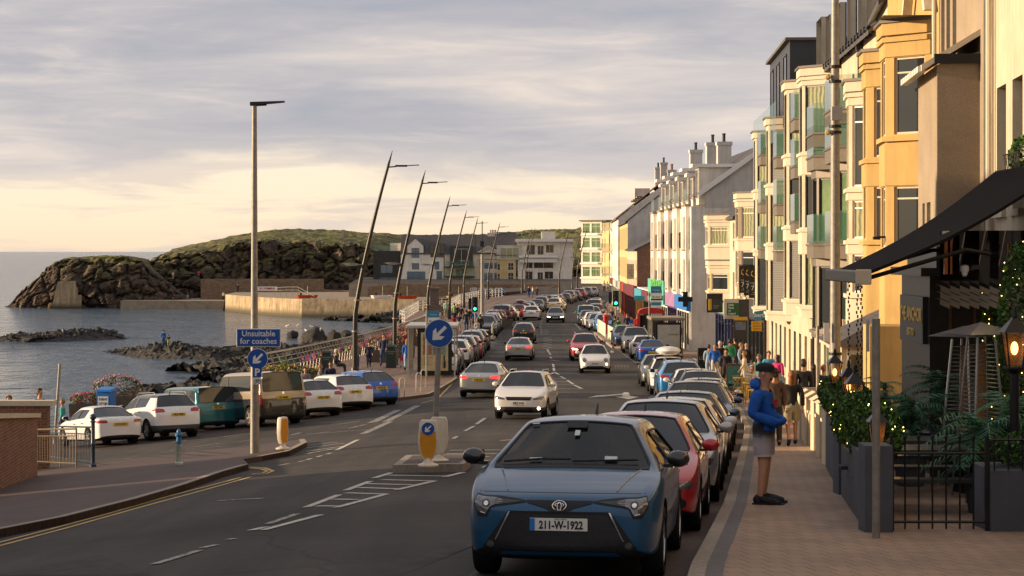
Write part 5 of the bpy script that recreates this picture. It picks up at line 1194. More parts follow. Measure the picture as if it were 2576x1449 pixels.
for i in range(5):   # projecting piers with roof terraces
    u=lerp(3.0,b.L-2.2,i/4); w_=2.6; m=MB(); pr=.28; oo=[(.55,1.15,z0_+.1,z0_+2.3) for z0_ in fz[:2]]+[(1.5,2.1,z0_+.1,z0_+2.3) for z0_ in fz[:2]]
    M=Tr(u-w_/2,-pr); panel(m,M,w_,3.4,zt+.05,oo,.12); m.quad((u-w_/2,-pr,3.4),(u-w_/2,0,3.4),(u-w_/2,0,zt+.05),(u-w_/2,-pr,zt+.05)); m.quad((u+w_/2,-pr,3.4),(u+w_/2,-pr,zt+.05),(u+w_/2,0,zt+.05),(u+w_/2,0,3.4)); m.quad((u-w_/2,-pr,3.4),(u-w_/2,0,3.4),(u+w_/2,0,3.4),(u+w_/2,-pr,3.4)); m.quad((u-w_/2,-pr,zt+.05),(u+w_/2,-pr,zt+.05),(u+w_/2,0,zt+.05),(u-w_/2,0,zt+.05))
    r=m.build('bay_window',whitew,b.o); [window(r,M,o_,.12,dkframe,pane,1,1,sill=concrete,tr=.35) for o_ in oo]
    m=MB(); m.box((u-w_/2-.06,-pr-.06,zt+.05),(u+w_/2+.06,.02,zt+.2)); m.build('coping',concrete,r)
    m=MB(); k=0
    while k<w_-.1: m.add([(u-w_/2+k+.05,-pr+.05,zt+.25),(u-w_/2+k+.38,-pr+.05,zt+.25),(u-w_/2+k+.38,-pr+.05,zt+1.2),(u-w_/2+k+.05,-pr+.05,zt+1.2)],[(0,1,2,3)]); k+=.45
    m.build('glass_balustrade',greenglass,r)
    for z0_ in fz[:2]:
        m=MB()
        for k in range(9): m.cb((u+w_/2+.25+k*.14,-.12,z0_+.75),(.02,.02,1.05))
        for zz_ in (.22,1.28): m.cb((u+w_/2+.85,-.12,z0_+zz_),(1.3,.03,.03))
        if i<4: m.build('window_railing',blackm,b.o)
for Dx,yb in ((158,355),(146,337),(139,335)): b.chimney(b.u(Dx),zr+.6,b.z(yb+22,Dx),greyw,w=.95,l=.9,y=3.0,pots=1,potm=blackpot)
b.box('back_hoarding',(b.u(140),5.2,ap-.6),(b.L-.5,5.4,ap+.55),shopdk)
teal_=pm('turquoise_fascia',(.10,.42,.36),.5,var=.05)
r,f=shopfront(b,b.u(163),b.u(148.5),3.75,whitew,h=2.5,sign=teal_)
b.box('fascia_board',(b.u(163),-.42,2.75),(b.u(148.5),-.31,4.5),teal_,par=f)
lg_=pm('lime_lettering',(.12,.45,.02),.5,var=.2)
b.text("NEHU'S",1.5,b.u(154.5),-.45,3.85,lg_,par=f,ext=.03,bold=.03,sx=2.0); b.text("ICE CREAM CAFE",.4,b.u(161),-.45,3.2,ink,par=f,sx=1.4,ext=.01); b.text("FISH & CHIPS",.5,b.u(150),-.45,3.2,ink,par=f,sx=1.0,ext=.01)
shopfront(b,b.u(148.3),b.u(141),3.7,pm('purple_shop',(.06,.015,.13),.4),h=2.6,sign=pm('lilac_fascia',(.32,.17,.33),.5,var=.3,scale=2)); shopfront(b,b.u(140.8),b.L-.1,3.7,whitew,h=2.6,sign=pm('pharmacy_blue',(.02,.16,.5),.5))
# B7 brick church hall
b=Bld('church_hall','brick and cream hall with red barred windows and a wall sign',(11.6,200),(11.6,184.5),9)
zt=b.z(628,185); ops=grid_ops(b.L,5,.9,[(2.0,4.4),(5.0,zt-1)],1.)
b.wall(zt,ops,cream,dep=.1,gable=2.2,sides=False); redf=pm('red_slats',(.30,.03,.02),.5); [window(b.o,b.I,o_,.1,redf,paneb,3,0) for o_ in ops]
m=MB(); 
for x in (b.L,): m.add([(x,0,-.5),(x,9,-.5),(x,9,zt),(x,4.5,zt+2.2),(x,0,zt)],[(0,1,2,3,4)])
m.build('gable',brick,b.o); b.roof(zt,2.2); 
m=MB(); m.tr(Tr(b.L-.9,-.1,0)); m.cb((0,-.45,b.z(683,185)),(.1,.66,1.4)); sg=m.build('hall_sign',pm('beige_board',(.42,.34,.24),.6),b.o)
for t_,dz,sz in (('+',.9,.55),('The',.42,.22),('Methodist',.12,.27),('Church',-.3,.42),('Hall',-.8,.42)): b.text(t_,sz*.45,b.L-.84,-.45,b.z(683,185)+dz*.47,ink,par=sg,rz=PI/2,ext=.005)
r,f=shopfront(b,.3,b.L-.2,3.6,pm('dark_red_shop',(.10,.012,.012),.5),h=2.5,sign=pm('maroon_fascia',(.13,.015,.03),.5))
b=Bld('shop_row','low flat roofed shops between the white building and the church hall',(11.6,184),(11.6,164),6); b.wall(3.5,[],whitew); shopfront(b,.2,9.8,3.4,pm('yellow_shutters',(.45,.27,.05),.5),h=2.5,sign=pm('sky_fascia',(.05,.3,.42),.5)); shopfront(b,10,19.8,3.4,shopdk,h=2.5,sign=pm('maroon_fascia2',(.15,.02,.04),.5))
# B8 cream terrace with narrow windows + its shops
b=Bld('terraced_house','cream terrace with close set narrow windows beyond the church hall',(12.5,231),(11.7,201),9)
zt=b.z(556,201); ops=grid_ops(b.L,16,.75,[(4.1,6.2),(7.0,9.3)],.8)
b.wall(zt,ops,yellowc,dep=.1,gable=3.6); [window(b.o,b.I,o_,.1,upvc,pane,1,1) for o_ in ops]; b.roof(zt,3.6); b.chimney(b.L-1,zt+3,zt+5.2,greyw,pots=3)
m=MB(); m.add([(b.L+.02,0,zt-3),(b.L+.02,9,zt-3),(b.L+.02,9,zt),(b.L+.02,4.5,zt+3.6),(b.L+.02,0,zt)],[(0,1,2,3,4)]); m.build('gable',greyw,b.o)
SHC=[('dark_green_shop',(.02,.035,.03)),('red_shop',(.35,.02,.01)),('maroon_shop',(.12,.012,.02)),('yellow_shop',(.5,.3,.03)),('sky_shop',(.05,.35,.5))]
for i,(n_,c_) in enumerate(SHC): shopfront(b,b.L-.2-(i+1)*5.8,b.L-.4-i*5.8,3.5,pm(n_,c_,.5),h=2.5,sign=pm(n_+'_fascia',tuple(q*1.2 for q in c_),.5))
# B9 tall white building with brown roof
b=Bld('apartment_block','white building with a broad brown tiled roof and twin chimneys',(13.3,266),(12.4,232),11)
zt=b.z(548,233); ops=grid_ops(b.L,10,.9,[(4,5.8),(6.8,8.6)],1); b.wall(zt,ops,whitew,gable=4); [window(b.o,b.I,o_,.14,upvc,pane,1,1) for o_ in ops]; b.roof(zt,4.4,tiles); b.chimney(b.u(236),zt+3,zt+6.6,greyw,pots=2,potm=blackpot,l=1.4); b.chimney(b.u(250),zt+3,zt+6.6,greyw,pots=3,potm=blackpot,l=1.4); b.box('chimney',(1,3,zt+1),(3.4,5,zt+4.4),greyw)
for i in range(4): u=lerp(6,b.L-8,i/3); m=MB(); m.cb((u,3.2,zt+2.6),(2.6,1.6,.16)); m.build('rooflight',glassdark,b.o)
shopfront(b,b.L-14,b.L-.4,3.4,whitew,h=2.5,sign=pm('pale_fascia',(.5,.5,.45),.5)); shopfront(b,b.L-29,b.L-15,3.4,whitew,h=2.5,sign=pm('maroon_fascia',(.13,.015,.03),.5))
m=MB(); 
for z0_ in (3.9,6.9,9.9): m.box((.4,-1.4,z0_-.25),(6,0,z0_)); 
m.build('balcony',whitew,b.o); m=MB()
for z0_ in (3.9,6.9,9.9): m.add([(.4,-1.4,z0_),(6,-1.4,z0_),(6,-1.4,z0_+1),(.4,-1.4,z0_+1)],[(0,1,2,3)]); m.add([(6,-1.4,z0_),(6,0,z0_),(6,0,z0_+1),(6,-1.4,z0_+1)],[(0,1,2,3)])
m.build('glass_balustrade',greenglass,b.o)
# B10 glass cornered apartments closing the street
D=365; P0=(PX(1462,D),D); P1=(PX(1512,D),D-2.5)
b=Bld('apartment_block','white apartment block with green glass corner windows closing the far end of the street',P0,P1,9,base=pz(702,D))
zt=b.z(557,D)
fl=[.6,3.55,6.4,9.2][:4]; fl=[zt/4*i+.45 for i in range(4)]; ops=[o_ for z0_ in fl for o_ in ((.35,1.9,z0_,z0_+1.85),(2.25,b.L-.3,z0_,z0_+1.85))]
b.wall(zt,ops,whitew,dep=.1)
for i,o_ in enumerate(ops): window(b.o,b.I,o_,.1,upvc,greenpane,2 if i%2 else 1,1,tr=.7)
for z0_ in fl: m=MB(); m.box((-.15,-.2,z0_-.38),(b.L+.9,0,z0_-.1)); m.build('string_course',white,b.o)
m=MB(); m.box((-.3,-.3,zt),(b.L+1.2,9,zt+.25)); m.build('roof_edge',lead,b.o)
for z0_ in fl[1:]: m=MB(); m.box((b.L-.2,-1.1,z0_-.35),(b.L+1.6,0,z0_-.12)); r=m.build('balcony',balc,b.o); m=MB(); m.add([(b.L-.2,-1.1,z0_-.1),(b.L+1.6,-1.1,z0_-.1),(b.L+1.6,-1.1,z0_+.9),(b.L-.2,-1.1,z0_+.9)],[(0,1,2,3)]); m.build('glass_balustrade',greenglass,r)
b2=Bld('apartment_block','narrow ochre block beside the glass cornered apartments',(PX(1513,362),362),(PX(1532,350),350),9,base=pz(704,360)); ops=[(1,2.2,z0_,z0_+1.8) for z0_ in fl]+[(5,6.2,z0_,z0_+1.8) for z0_ in fl]; b2.wall(zt*.97,ops,yellowc); [window(b2.o,b2.I,o_,.1,upvc,pane,1,1) for o_ in ops]
b3=Bld('apartment_block','white block with small square windows above the far shops',(17.3,352),(17.1,333),6,base=pz(706,350)); ops=grid_ops(b3.L,5,1.,[(3.5,5.3),(6.5,8.3)],2); b3.wall(zt*.98,ops,whitew); [window(b3.o,b3.I,o_,.1,upvc,pane,1,1) for o_ in ops]
# ---------- the row facing us across the harbour
D=400
def farb(label,x0,x1,ybase,D=D,dep=9,**k): return Bld('harbour_house',label,(PX(x0,D),D),(PX(x1,D),D),dep,base=pz(ybase,D),cat='house',**k)
def PXL(b,x): return PX(x,D)-b.far.x
def wins(b,L_,mat=None,fm=None,nv=1,nh=1,**k):
    ops=[(PXL(b,x0),PXL(b,x1),b.z(y1,D),b.z(y0,D)) for x0,y0,x1,y1 in L_]; return ops
b=farb('dark stone clad modern house with glass roof terrace beside the cliff',939,1006,722)
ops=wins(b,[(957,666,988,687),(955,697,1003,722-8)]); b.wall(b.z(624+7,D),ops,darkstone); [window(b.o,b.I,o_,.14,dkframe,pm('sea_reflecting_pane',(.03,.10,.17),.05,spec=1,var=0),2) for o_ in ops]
m=MB(); m.box((-1,-2.2,b.z(726-24,D)-1.9),(b.L+.5,0,b.z(726-24,D)-1.5)); m.build('canopy',darkclad,b.o)
m=MB(); zt=b.z(631,D); m.add([(.3,-.0,zt),(b.L-.5,0,zt),(b.L-.5,0,zt+1.1),(.3,0,zt+1.1)],[(0,1,2,3)]); m.build('glass_balustrade',greenglass,b.o); b.box('roof_room',(3.2,3,zt),(b.L,7,zt+1.6),whitew)
b=farb('white house with a gabled dormer, the leftmost pitched roof of the harbour row',1008,1116,712)
ze=b.z(637,D); ops=wins(b,[(1036,658,1054,678),(1093,658,1105,678),(1024,683,1070,706),(1098,682,1112,704)]); b.wall(ze,ops,whitew,gable=3.6); [window(b.o,b.I,o_,.14,dkframe,MATS['sea_reflecting_pane'],3 if i==2 else 1) for i,o_ in enumerate(ops)]; b.roof(ze,3.6)
u=PXL(b,1045); m=MB(); zg=b.z(605,D); m.add([(u-1.6,-.06,ze-2),(u+1.6,-.06,ze-2),(u+1.6,-.06,zg-1),(u,-.06,zg+.4),(u-1.6,-.06,zg-1),(u-1.6,4,ze-2),(u+1.6,4,ze-2),(u+1.6,4,zg-1),(u,4,zg+.4),(u-1.6,4,zg-1)],[(0,1,2,3,4),(1,6,7,2),(0,4,9,5),(2,7,8,3),(3,8,9,4)]); dd=m.build('dormer',whitew,b.o)
m=MB(); m.add([(u-1.8,-.2,zg-1.1),(u,-.2,zg+.5),(u,4,zg+.5),(u-1.8,4,zg-1.1)],[(0,1,2,3)]); m.add([(u+1.8,-.2,zg-1.1),(u,-.2,zg+.5),(u,4,zg+.5),(u+1.8,4,zg-1.1)],[(0,1,2,3)]); m.build('dormer_roof',slate,dd); window(dd,Tr(0,-.07),(u-.75,u+.75,b.z(648,D),b.z(624,D)),.0,dkframe,MATS['sea_reflecting_pane'],2)
u=PXL(b,1100); m=MB(); m.box((u-1.4,-.1,ze-.8),(u+1.4,3,ze+2.)); dd=m.build('dormer',lead,b.o); window(dd,Tr(0,-.12),(u-.6,u+.6,ze-.5,ze+1.6),.0,dkframe,pane)
m=MB(); m.box((.2,-2.4,b.z(716,D)),(b.L-.5,0,b.z(711,D)+.4)); m.box((1,-2.2,b.z(740,D)),(b.L-3,0,b.z(716,D))); m.build('garage_base',greyw,b.o)
b=farb('house with two dark framed glass balconies in the harbour row',1118,1196,708)
ze=b.z(637,D); ops=wins(b,[(1146,676,1172,698),(1131,690+9,1146,708+6)]); b.wall(ze,ops,cream2,gable=3.5); [window(b.o,b.I,o_,.14,upvc,pane,2) for o_ in ops]; b.roof(ze,3.6)
u=PXL(b,1161); m=MB(); m.box((u-2.3,-.3,b.z(670,D)),(u+2.3,3,b.z(619,D))); dd=m.build('dormer',darkclad,b.o); window(dd,Tr(0,-.32),(u-1.4,u+1.4,b.z(667,D)+.05,b.z(626,D)),.0,upvc,pane,2)
for y in (670,694): 
    m=MB(); m.box((.1,-1.6,b.z(y+3,D)),(u+2.6,0,b.z(y,D))); r=m.build('balcony',darkclad,b.o); m=MB(); m.add([(.1,-1.6,b.z(y,D)),(u+2.6,-1.6,b.z(y,D)),(u+2.6,-1.6,b.z(y,D)+1.1),(.1,-1.6,b.z(y,D)+1.1)],[(0,1,2,3)]); m.build('glass_balustrade',greenglass,r)
b=farb('cream house with a small white edged gable and bay windows in the harbour row',1196,1246,708)
ze=b.z(637,D); ops=wins(b,[(1208,693,1218,710)]); b.wall(ze,ops,cream2,gable=3.5); window(b.o,b.I,ops[0],.1,redf,shopdk,name='door'); b.roof(ze,3.6)
u=PXL(b,1229); b.bay(u,3.7,.9,b.z(708,D),b.z(657,D),yellowc,[(b.z(703,D),b.z(686,D)),(b.z(677,D),b.z(661,D))],fm=upvc,pms=[MATS['sea_reflecting_pane']],front=.6)
m=MB(); m.add([(u-1.9,-.1,ze-.5),(u+1.9,-.1,ze-.5),(u+1.9,-.1,b.z(632,D)),(u,-.1,b.z(620,D)),(u-1.9,-.1,b.z(632,D))],[(0,1,2,3,4)]); dd=m.build('dormer',cream2,b.o); m=MB(); 
for s_ in (-1,1): m.add([(u+s_*2.2,-.35,b.z(634,D)),(u,-.35,b.z(618,D)),(u,3.5,b.z(618,D)),(u+s_*2.2,3.5,b.z(634,D)),(u+s_*2.2,-.35,b.z(636,D)),(u,-.35,b.z(620,D))],[(0,1,2,3),(0,1,5,4)])
m.build('dormer_roof',upvc,dd); window(dd,Tr(0,-.12),(u-.6,u+.6,b.z(654,D)+1.2,b.z(638,D)+.3),.0,upvc,pane)
b.chimney(PXL(b,1240),ze+3,b.z(585,D),greyw,l=2.2,pots=4)
b=farb('grey cream house with a wide glazed dormer in the harbour row',1246,1298,708)
ze=b.z(640,D); ops=wins(b,[(1249,664,1258,680),(1249,688,1258,708),(1278,661,1292,680),(1278,686,1292,705)]); b.wall(ze,ops,yellowc,gable=4.2); [window(b.o,b.I,o_,.1,upvc,pane,2 if i>1 else 1,1) for i,o_ in enumerate(ops)]; b.roof(ze,4.4)
u=PXL(b,1282); m=MB(); m.box((u-2.6,-.2,b.z(653,D)),(u+2.4,3,b.z(617,D))); dd=m.build('dormer',greyw,b.o); window(dd,Tr(0,-.22),(u-1.9,u+1.9,b.z(650,D),b.z(623,D)),.0,upvc,panec,3)
b=farb('white flat roofed modernist house with a long balcony at the right of the harbour row',1303,1441,702,dep=10)
ze=b.z(608,D); ops=wins(b,[(1326,620,1350,640),(1398,620,1421,640),(1318,656,1338,670),(1341,656,1372,670),(1378,656,1394,670),(1318,682,1336,702),(1344,686,1356,702),(1368,684,1394,702)])
ops=wins(b,[(1325,616,1346,641),(1352,618,1368,641),(1373,616,1393,636),(1319,659,1340,675),(1343,659,1392,675),(1320,683,1340,703),(1352,685,1366,706),(1370,683,1392,702)])
b.wall(ze,ops,whitew,dep=.3); [window(b.o,b.I,o_,.3,upvc,pane,2) for o_ in ops]; m=MB(); m.box((-.5,-1.6,ze),(b.L+.1,10,ze+.55)); m.build('roof_edge',white,b.o); b.box('stair_tower',(PXL(b,1363),3,ze+.5),(PXL(b,1398),7,ze+2.1),greyw)
m=MB(); m.box((.2,-1.7,b.z(648,D)),(PXL(b,1404),0,b.z(643,D))); m.box((.4,-1.2,b.z(660,D)),(PXL(b,1400),0,b.z(650,D))); m.build('balcony',white,b.o)
m=MB(); 
for i in range(30): m.cb((.3+i*(PXL(b,1404)-.4)/29,-1.65,b.z(643,D)+.5),(.03,.03,1)); 
m.cb((PXL(b,1404)/2,-1.65,b.z(643,D)+1),(PXL(b,1404),.04,.04)); m.build('balcony_railing',galv,b.o)
# ---------- harbour
def flat(name,pts,z,mat,h=0,kind='structure'):
    m=MB(); m.prism([(x,y,z-h) for x,y in pts],(0,0,h or .02)); return tag(m.build(name,mat),kind=kind)
s=NT('quay_wall'); o=s.tc(); px_=s.n('SeparateXYZ'); s.l(o,px_.inputs[0]); 
st=s.noise(s.tc('Object',(1.6,1.6,.12)),1.1,6,.7); c=s.ramp(st,[(.3,(.20,.15,.09)),(.5,(.40,.31,.19)),(.72,(.60,.50,.34))]); c=s.mix(.7,c,s.ramp(s.noise(o,.5,7,.7),[(.35,(.45,.42,.38)),(.62,(1.1,1.05,1))]),'MULTIPLY')
wet=s.ramp(s.noise(s.tc('Object',(.3,.3,1)),.6),[(0,(0,0,0)),(1,(1,1,1))]); mr=s.n('MapRange'); mr.inputs['From Min'].default_value=.3; mr.inputs['From Max'].default_value=1.3; s.l(px_.outputs[2],mr.inputs['Value']); c=s.mix(mr.outputs[0],(.07,.06,.03),c)
s.l(c,s.b.inputs['Base Color']); s.b.inputs['Roughness'].default_value=.85; s.bump(st,.5,.06); qw=s.m
QZ=3.12; A_=(PX(567,385),385); B_=(PX(760,348),348)
cur=[A_,(PX(610,373),373),(PX(660,361.5),361.5),(PX(710,353.5),353.5),B_,(-17,344),(9,341)]
m=MB()
for (x0,y0),(x1,y1) in zip(cur,cur[1:]): m.quad((x0,y0-.8,-1),(x1,y1-.8,-1),(x1,y1,QZ),(x0,y0,QZ)); m.quad((x0,y0,QZ),(x1,y1,QZ),(x1,y1+.7,QZ+.0),(x0,y0+.7,QZ))
m.quad((A_[0]-.6,385,-1),(A_[0],385,QZ),(A_[0]-2,425,QZ),(A_[0]-2.6,425,-1)); tag(m.build('harbour_wall',qw),'pale stained concrete harbour wall catching the sun at its curved left end','harbour wall')
flat('quay',[(x,y+.3) for x,y in cur]+[(9,364.5),(-27,365),(-30,430),(A_[0]-2,430)],QZ-.01,concrete)
flat('quay',[(PX(303,397),397),(PX(567,396),396),(A_[0],426),(-80,424)],1.6,concrete,h=2.6)
m=MB(); m.prism([(PX(505,410),410,1.6),(PX(812,410),410,1.6),(PX(812,410),410,pz(702,410)),(PX(505,410),410,pz(702,410))],(0,2,0)); m.prism([(PX(812,409),409,QZ),(PX(880,409),409,QZ),(PX(880,409),409,pz(733,409)),(PX(812,409),409,pz(728,409))],(0,1.5,0)); 
tag(m.build('upper_harbour_wall',rubble),'long brown stone wall at the foot of the headland above the quay','wall')
m=MB(); D=398; m.add([P(128,782,D),P(205,782,D),P(205,742,D),P(196,742,D),P(196,723,D),P(192,723,D),P(190,706,D),P(145,708,D),P(128,782,D+5),P(205,782,D+5),P(205,742,D+5),P(196,742,D+5),P(196,723,D+5),P(192,723,D+5),P(190,706,D+5),P(145,708,D+5)],[(0,1,2,3,4,5,6,7),(15,14,13,12,11,10,9,8)]+[(i,(i+1)%8,8+(i+1)%8,8+i) for i in range(8)])
tag(m.build('concrete_buttress',qw),'battered concrete buttress leaning against the sea rock at the left','buttress')
m=MB(); D=365.; m.prism([(PX(925,D),D,2),(8.4,D,2),(8.4,D,pz(716,D)),(PX(1250,D),D,pz(714,D)),(PX(1000,D),D,pz(715,D)),(PX(925,D),D,pz(722,D))],(0,.7,0)); wl=tag(m.build('rubble_wall',rubble),'long brown rubble wall below the harbour houses painted KEEP SLIPWAY CLEAR','wall')
for t_,x in (('KEEP',1191),('SLIPWAY',1221),('CLEAR',1257)): text_obj('lettering',t_,1.0,Tr(PX(x,D),D-.03,pz(729,D))@Matrix.Rotation(PI/2,4,'X'),white,wl,bold=.02,sx=.62,ext=.01)
m=MB(); m.add([(-14,343,QZ+.01),(-2,343,ZC-7.1),(6,344,ZC-6.6),(8.4,364,ZC-6.3),(-2,364,ZC-6.8),(-14,364,QZ+.01)],[(0,1,4,5),(1,2,3,4)]); tag(m.build('slipway',MATS['asphalt']),kind='structure')
D=383; bn=thing('banner','white banner reading NO SWIMMING in red on the quay wall','banner',P(672,726,D)); m=MB(); m.cb((0,0,0),(3.9,.06,.78)); m.build('cloth',white,bn); text_obj('lettering','NO SWIMMING',.62,Tr(0,-.05,0)@Matrix.Rotation(PI/2,4,'X'),pm('red_ink',(.4,.01,.01),.5),bn,bold=.015,sx=.72,ext=.004)
# quay railing, boats
m=MB(); 
pts=[P(690,724,372),P(720,722,366),P(750,722,360),P(790,745,350)]
for a,b_ in zip(pts,pts[1:]): 
    m.tube([a,b_],.045,5); m.tube([a-V((0,0,.55)),b_-V((0,0,.55))],.04,5)
for p in pts+[pts[0].lerp(pts[1],.5),pts[1].lerp(pts[2],.5)]: m.tube([p,V((p.x,p.y,QZ-.1))],.045,5)
tag(m.build('quay_railing',galv),'pale metal railing at the bend of the sunlit harbour wall','railing')
for (x,y,D,c_,lb) in ((768,745,351,'orange','small orange and white dinghy on the slope of the sunlit harbour wall'),(1020,751,346,'orange','small orange boat on the quay below the rubble wall'),(1150,754,344,'yellow','flat yellow boat on the quay below the painted words'),(958,750,349,'white','small white boat at the left of the quay')):
    bt=thing('dinghy',lb,'boat',(PX(x,D),D+2,QZ),.2); m=MB(); q=[(-2,0),(-1.6,-.7),(1.2,-.7),(2.1,0),(1.2,.7),(-1.6,.7)]; cm={'orange':pm('boat_orange',(.5,.07,.01),.5),'yellow':pm('boat_yellow',(.6,.38,.02),.5),'white':white}[c_]
    m.add([(a*.85,b_*.7,.05) for a,b_ in q]+[(a,b_,.6) for a,b_ in q]+[(a*.9,b_*.85,.45) for a,b_ in q],[(0,5,4,3,2,1)]+[(i,(i+1)%6,6+(i+1)%6,6+i) for i in range(6)]+[(6+i,6+(i+1)%6,12+(i+1)%6,12+i) for i in range(6)]+[(12,13,14,15,16,17)]); m.build('hull',cm,bt); m=MB(); m.cb((-1,0,.7),(.3,.35,.6)); m.build('outboard_motor',black,bt)
    m=MB(); m.tube([(.2,0,.4),(.2,0,2.2)],.04,5); m.build('mast',galv,bt)
# ---------- dark leaning promenade lamps
def prom_lamp():
    r=thing('leaning_lamp_post','','lamp post'); H=11.
    def cx(t): return 0+ .55*t*0+ (0.02*t + 1.75*max(0,t-.30)**1.25/.70**1.25*.98) # leans towards the road
    pts=[V((cx(t),0,H*t)) for t in [i/16 for i in range(17)]]
    m=MB(); m.tube(pts[:16],[lerp(.135,.062,i/15) for i in range(16)],10); m.tube([pts[15],pts[16]],[.062,.01],8); 
    m.lathe([(.19,0),(.19,.9),(.15,1.0)],12); m.build('post',PT_lamp,r,smooth=True)
    a=V((cx(.93),0,H*.93)); m=MB(); m.tube([a,a+V((.38,0,.03))],.035,6); m.cb(a+V((.62,0,.06)),(.55,.16,.085)); m.tube([a+V((.85,0,.07)),a+V((1.45,0,.1))],.025,6); m.build('lamp_arm',PT_lamp,r)
    a=V((cx(.52),0,H*.52)); m=MB(); m.tube([a,a+V((-.28,0,0))],.03,6); m.add([a+V((-.28,-.05,-.06)),a+V((-.28,.05,-.06)),a+V((-.28,.05,.06)),a+V((-.28,-.05,.06)),a+V((-.7,-.06,-.06)),a+V((-.7,.06,-.06)),a+V((-.7,.06,.08)),a+V((-.7,-.06,.08)),a+V((-1.05,0,.05))],[(0,1,5,4),(1,2,6,5),(2,3,7,6),(3,0,4,7),(4,5,8),(5,6,8),(6,7,8),(7,4,8)]); m.build('lower_lamp',galv,r)
    for t in (.24,.37): c=V((cx(t),0,H*t)); m=MB(); m.lathe([(.15,-.03),(.15,.03)],12,c=c); m.cb(c+V((.18,0,0)),(.08,.06,.06)); m.build('clamp_band',galv,r)
    return r
PT_lamp=pm('black_lamp_paint',(.028,.024,.02),.42,metal=.3,var=.1)
pl_=prom_lamp(); register(pl_)
LPs=[(92,893,'nearest leaning dark lamp post, rising behind the blue hatchback'),(112,993,'second leaning dark lamp post, beside the litter bin'),(153,1076,'third leaning dark lamp post, above the advert shelter'),(200,1131,'fourth leaning dark lamp post, near the stone monument'),(241,1167,'fifth leaning dark lamp post along the promenade rail'),(284,1228,'sixth leaning dark lamp post, right of the straight grey mast'),(313,1313,'seventh leaning dark lamp post, at the harbour corner'),(330,1322,'eighth leaning dark lamp post, close behind the seventh'),(308,1407,'leaning dark lamp post before the blank white flank of the flat roofed house'),(330,1440,'leaning dark lamp post left of the glass cornered apartments'),(318,1452,'leaning dark lamp post overlapping the glass cornered apartments')]
for i,(D,x,lb) in enumerate(LPs):
    X=PX(x,D); z=gz(X,D)+.12 
    if i==0: q=pl_; q.location=(X,D,z); q['label']=lb; q['group']='leaning dark lamp posts along the promenade'
    else: q=dup(pl_,(X,D,z),0,lb,'leaning dark lamp posts along the promenade')
    if i>5: q.scale=(.93,.93,.93)
# ---------- straight poles
def pole(name,label,cat,x,ybase,htop,r=.07,r2=None,lift=.12,mat=galv,lean=0,D=None):
    p=gpt(x,ybase,lift) if D is None else V((PX(x,D),D,gz(PX(x,D),D)))
    o=thing(name,label,cat,(p.x,p.y,p.z+lift)); k=F/p.y; h=(ybase-htop)/k if D is None else ZC-(htop-HY)/k-p.z-lift
    m=MB(); m.tube([(0,0,-.1),(lean*h,0,h)],[r,r2 or r],14); m.build('post',mat,o,smooth=True); o['h']=h; del o['h']; return o,h,k
sgn_blue=pm('sign_blue',(.006,.07,.33),.35,var=.03); sgn_white=pm('sign_white',(.72,.71,.68),.35,var=.05); sgn_back=pm('sign_grey_back',(.35,.34,.32),.5)
def disc_sign(par,x,y,z,r,name='arrow_sign',both=False):
    m=MB(); m.tr(Tr(x,y,z)@Matrix.Rotation(PI/2,4,'X')); m.lathe([(r,-.012),(r,.0)],40); s_=m.build(name,sgn_white,par)
    m=MB(); m.tr(Tr(x,y-.004,z)@Matrix.Rotation(PI/2,4,'X')); m.lathe([(r*.95,0),(r*.95,.006)],40); m.build('sign_face',sgn_blue,s_)
    # arrow pointing down-left
    m=MB(); k=r*1.; M=Tr(x,y-.014,z)@Matrix.Rotation(PI/2,4,'X')@Rz(R(-45)); m.tr(M); w=.115*k; L1=.66*k
    m.prism([(w,L1,0),(-w,L1,0),(-w,-.12*k,0),(-.42*k,.13*k,0),(-.42*k,-.18*k,0),(0,-.66*k,0),(.42*k,-.18*k,0),(.42*k,.13*k,0),(w,-.12*k,0)],(0,0,.004)); 
    # rotate: head must point to lower left
    o_=m.build('arrow',sgn_white,s_); return s_
o,h,k=pole('street_lamp','tall straight grey street lamp carrying the blue coach sign at the left','street lamp',640,1140,264,.105,.06)
m=MB(); m.tube([(0,0,h-.05),(-.06,0,h),(.3,0,h+.02)],.04,8); m.add([(-.1,-.09,h-.02),(-.1,.09,h-.02),(.75,.08,h+.06),(.75,-.08,h+.06),(-.1,-.09,h+.07),(-.1,.09,h+.07),(.75,.05,h+.10),(.75,-.05,h+.10)],[(3,2,1,0),(4,5,6,7),(0,1,5,4),(1,2,6,5),(2,3,7,6),(3,0,4,7)]); m.build('lamp_head',blackm,o)
kz=lambda y: (1140-y)/k
m=MB(); m.box(((597-640)/k,-.16,kz(872)),((708-640)/k,-.13,kz(826))); s_=m.build('coach_sign',sgn_white,o,bevel=.01); m=MB(); m.box(((599-640)/k,-.168,kz(870)),((706-640)/k,-.161,kz(828))); m.build('sign_face',sgn_blue,s_)
for t_,y_ in (('Unsuitable',839),('for coaches',858)): text_obj('lettering',t_,.205,Tr((652.5-640)/k,-.172,kz(y_))@Matrix.Rotation(PI/2,4,'X'),sgn_white,s_,sx=.95,bold=.002,ext=.001)
disc_sign(o,(650-640)/k,-.15,kz(902),26/k)
m=MB(); m.box(((638-640)/k,-.16,kz(948)),((660-640)/k,-.13,kz(925))); q=m.build('parking_sign',sgn_blue,o); text_obj('lettering','P',.26,Tr((649-640)/k,-.165,kz(936.5))@Matrix.Rotation(PI/2,4,'X'),sgn_white,q,bold=.008,ext=.001)
m=MB(); m.box(((639-640)/k,-.16,kz(966)),((660-640)/k,-.13,kz(949))); q=m.build('cycle_sign',sgn_white,o); m=MB()
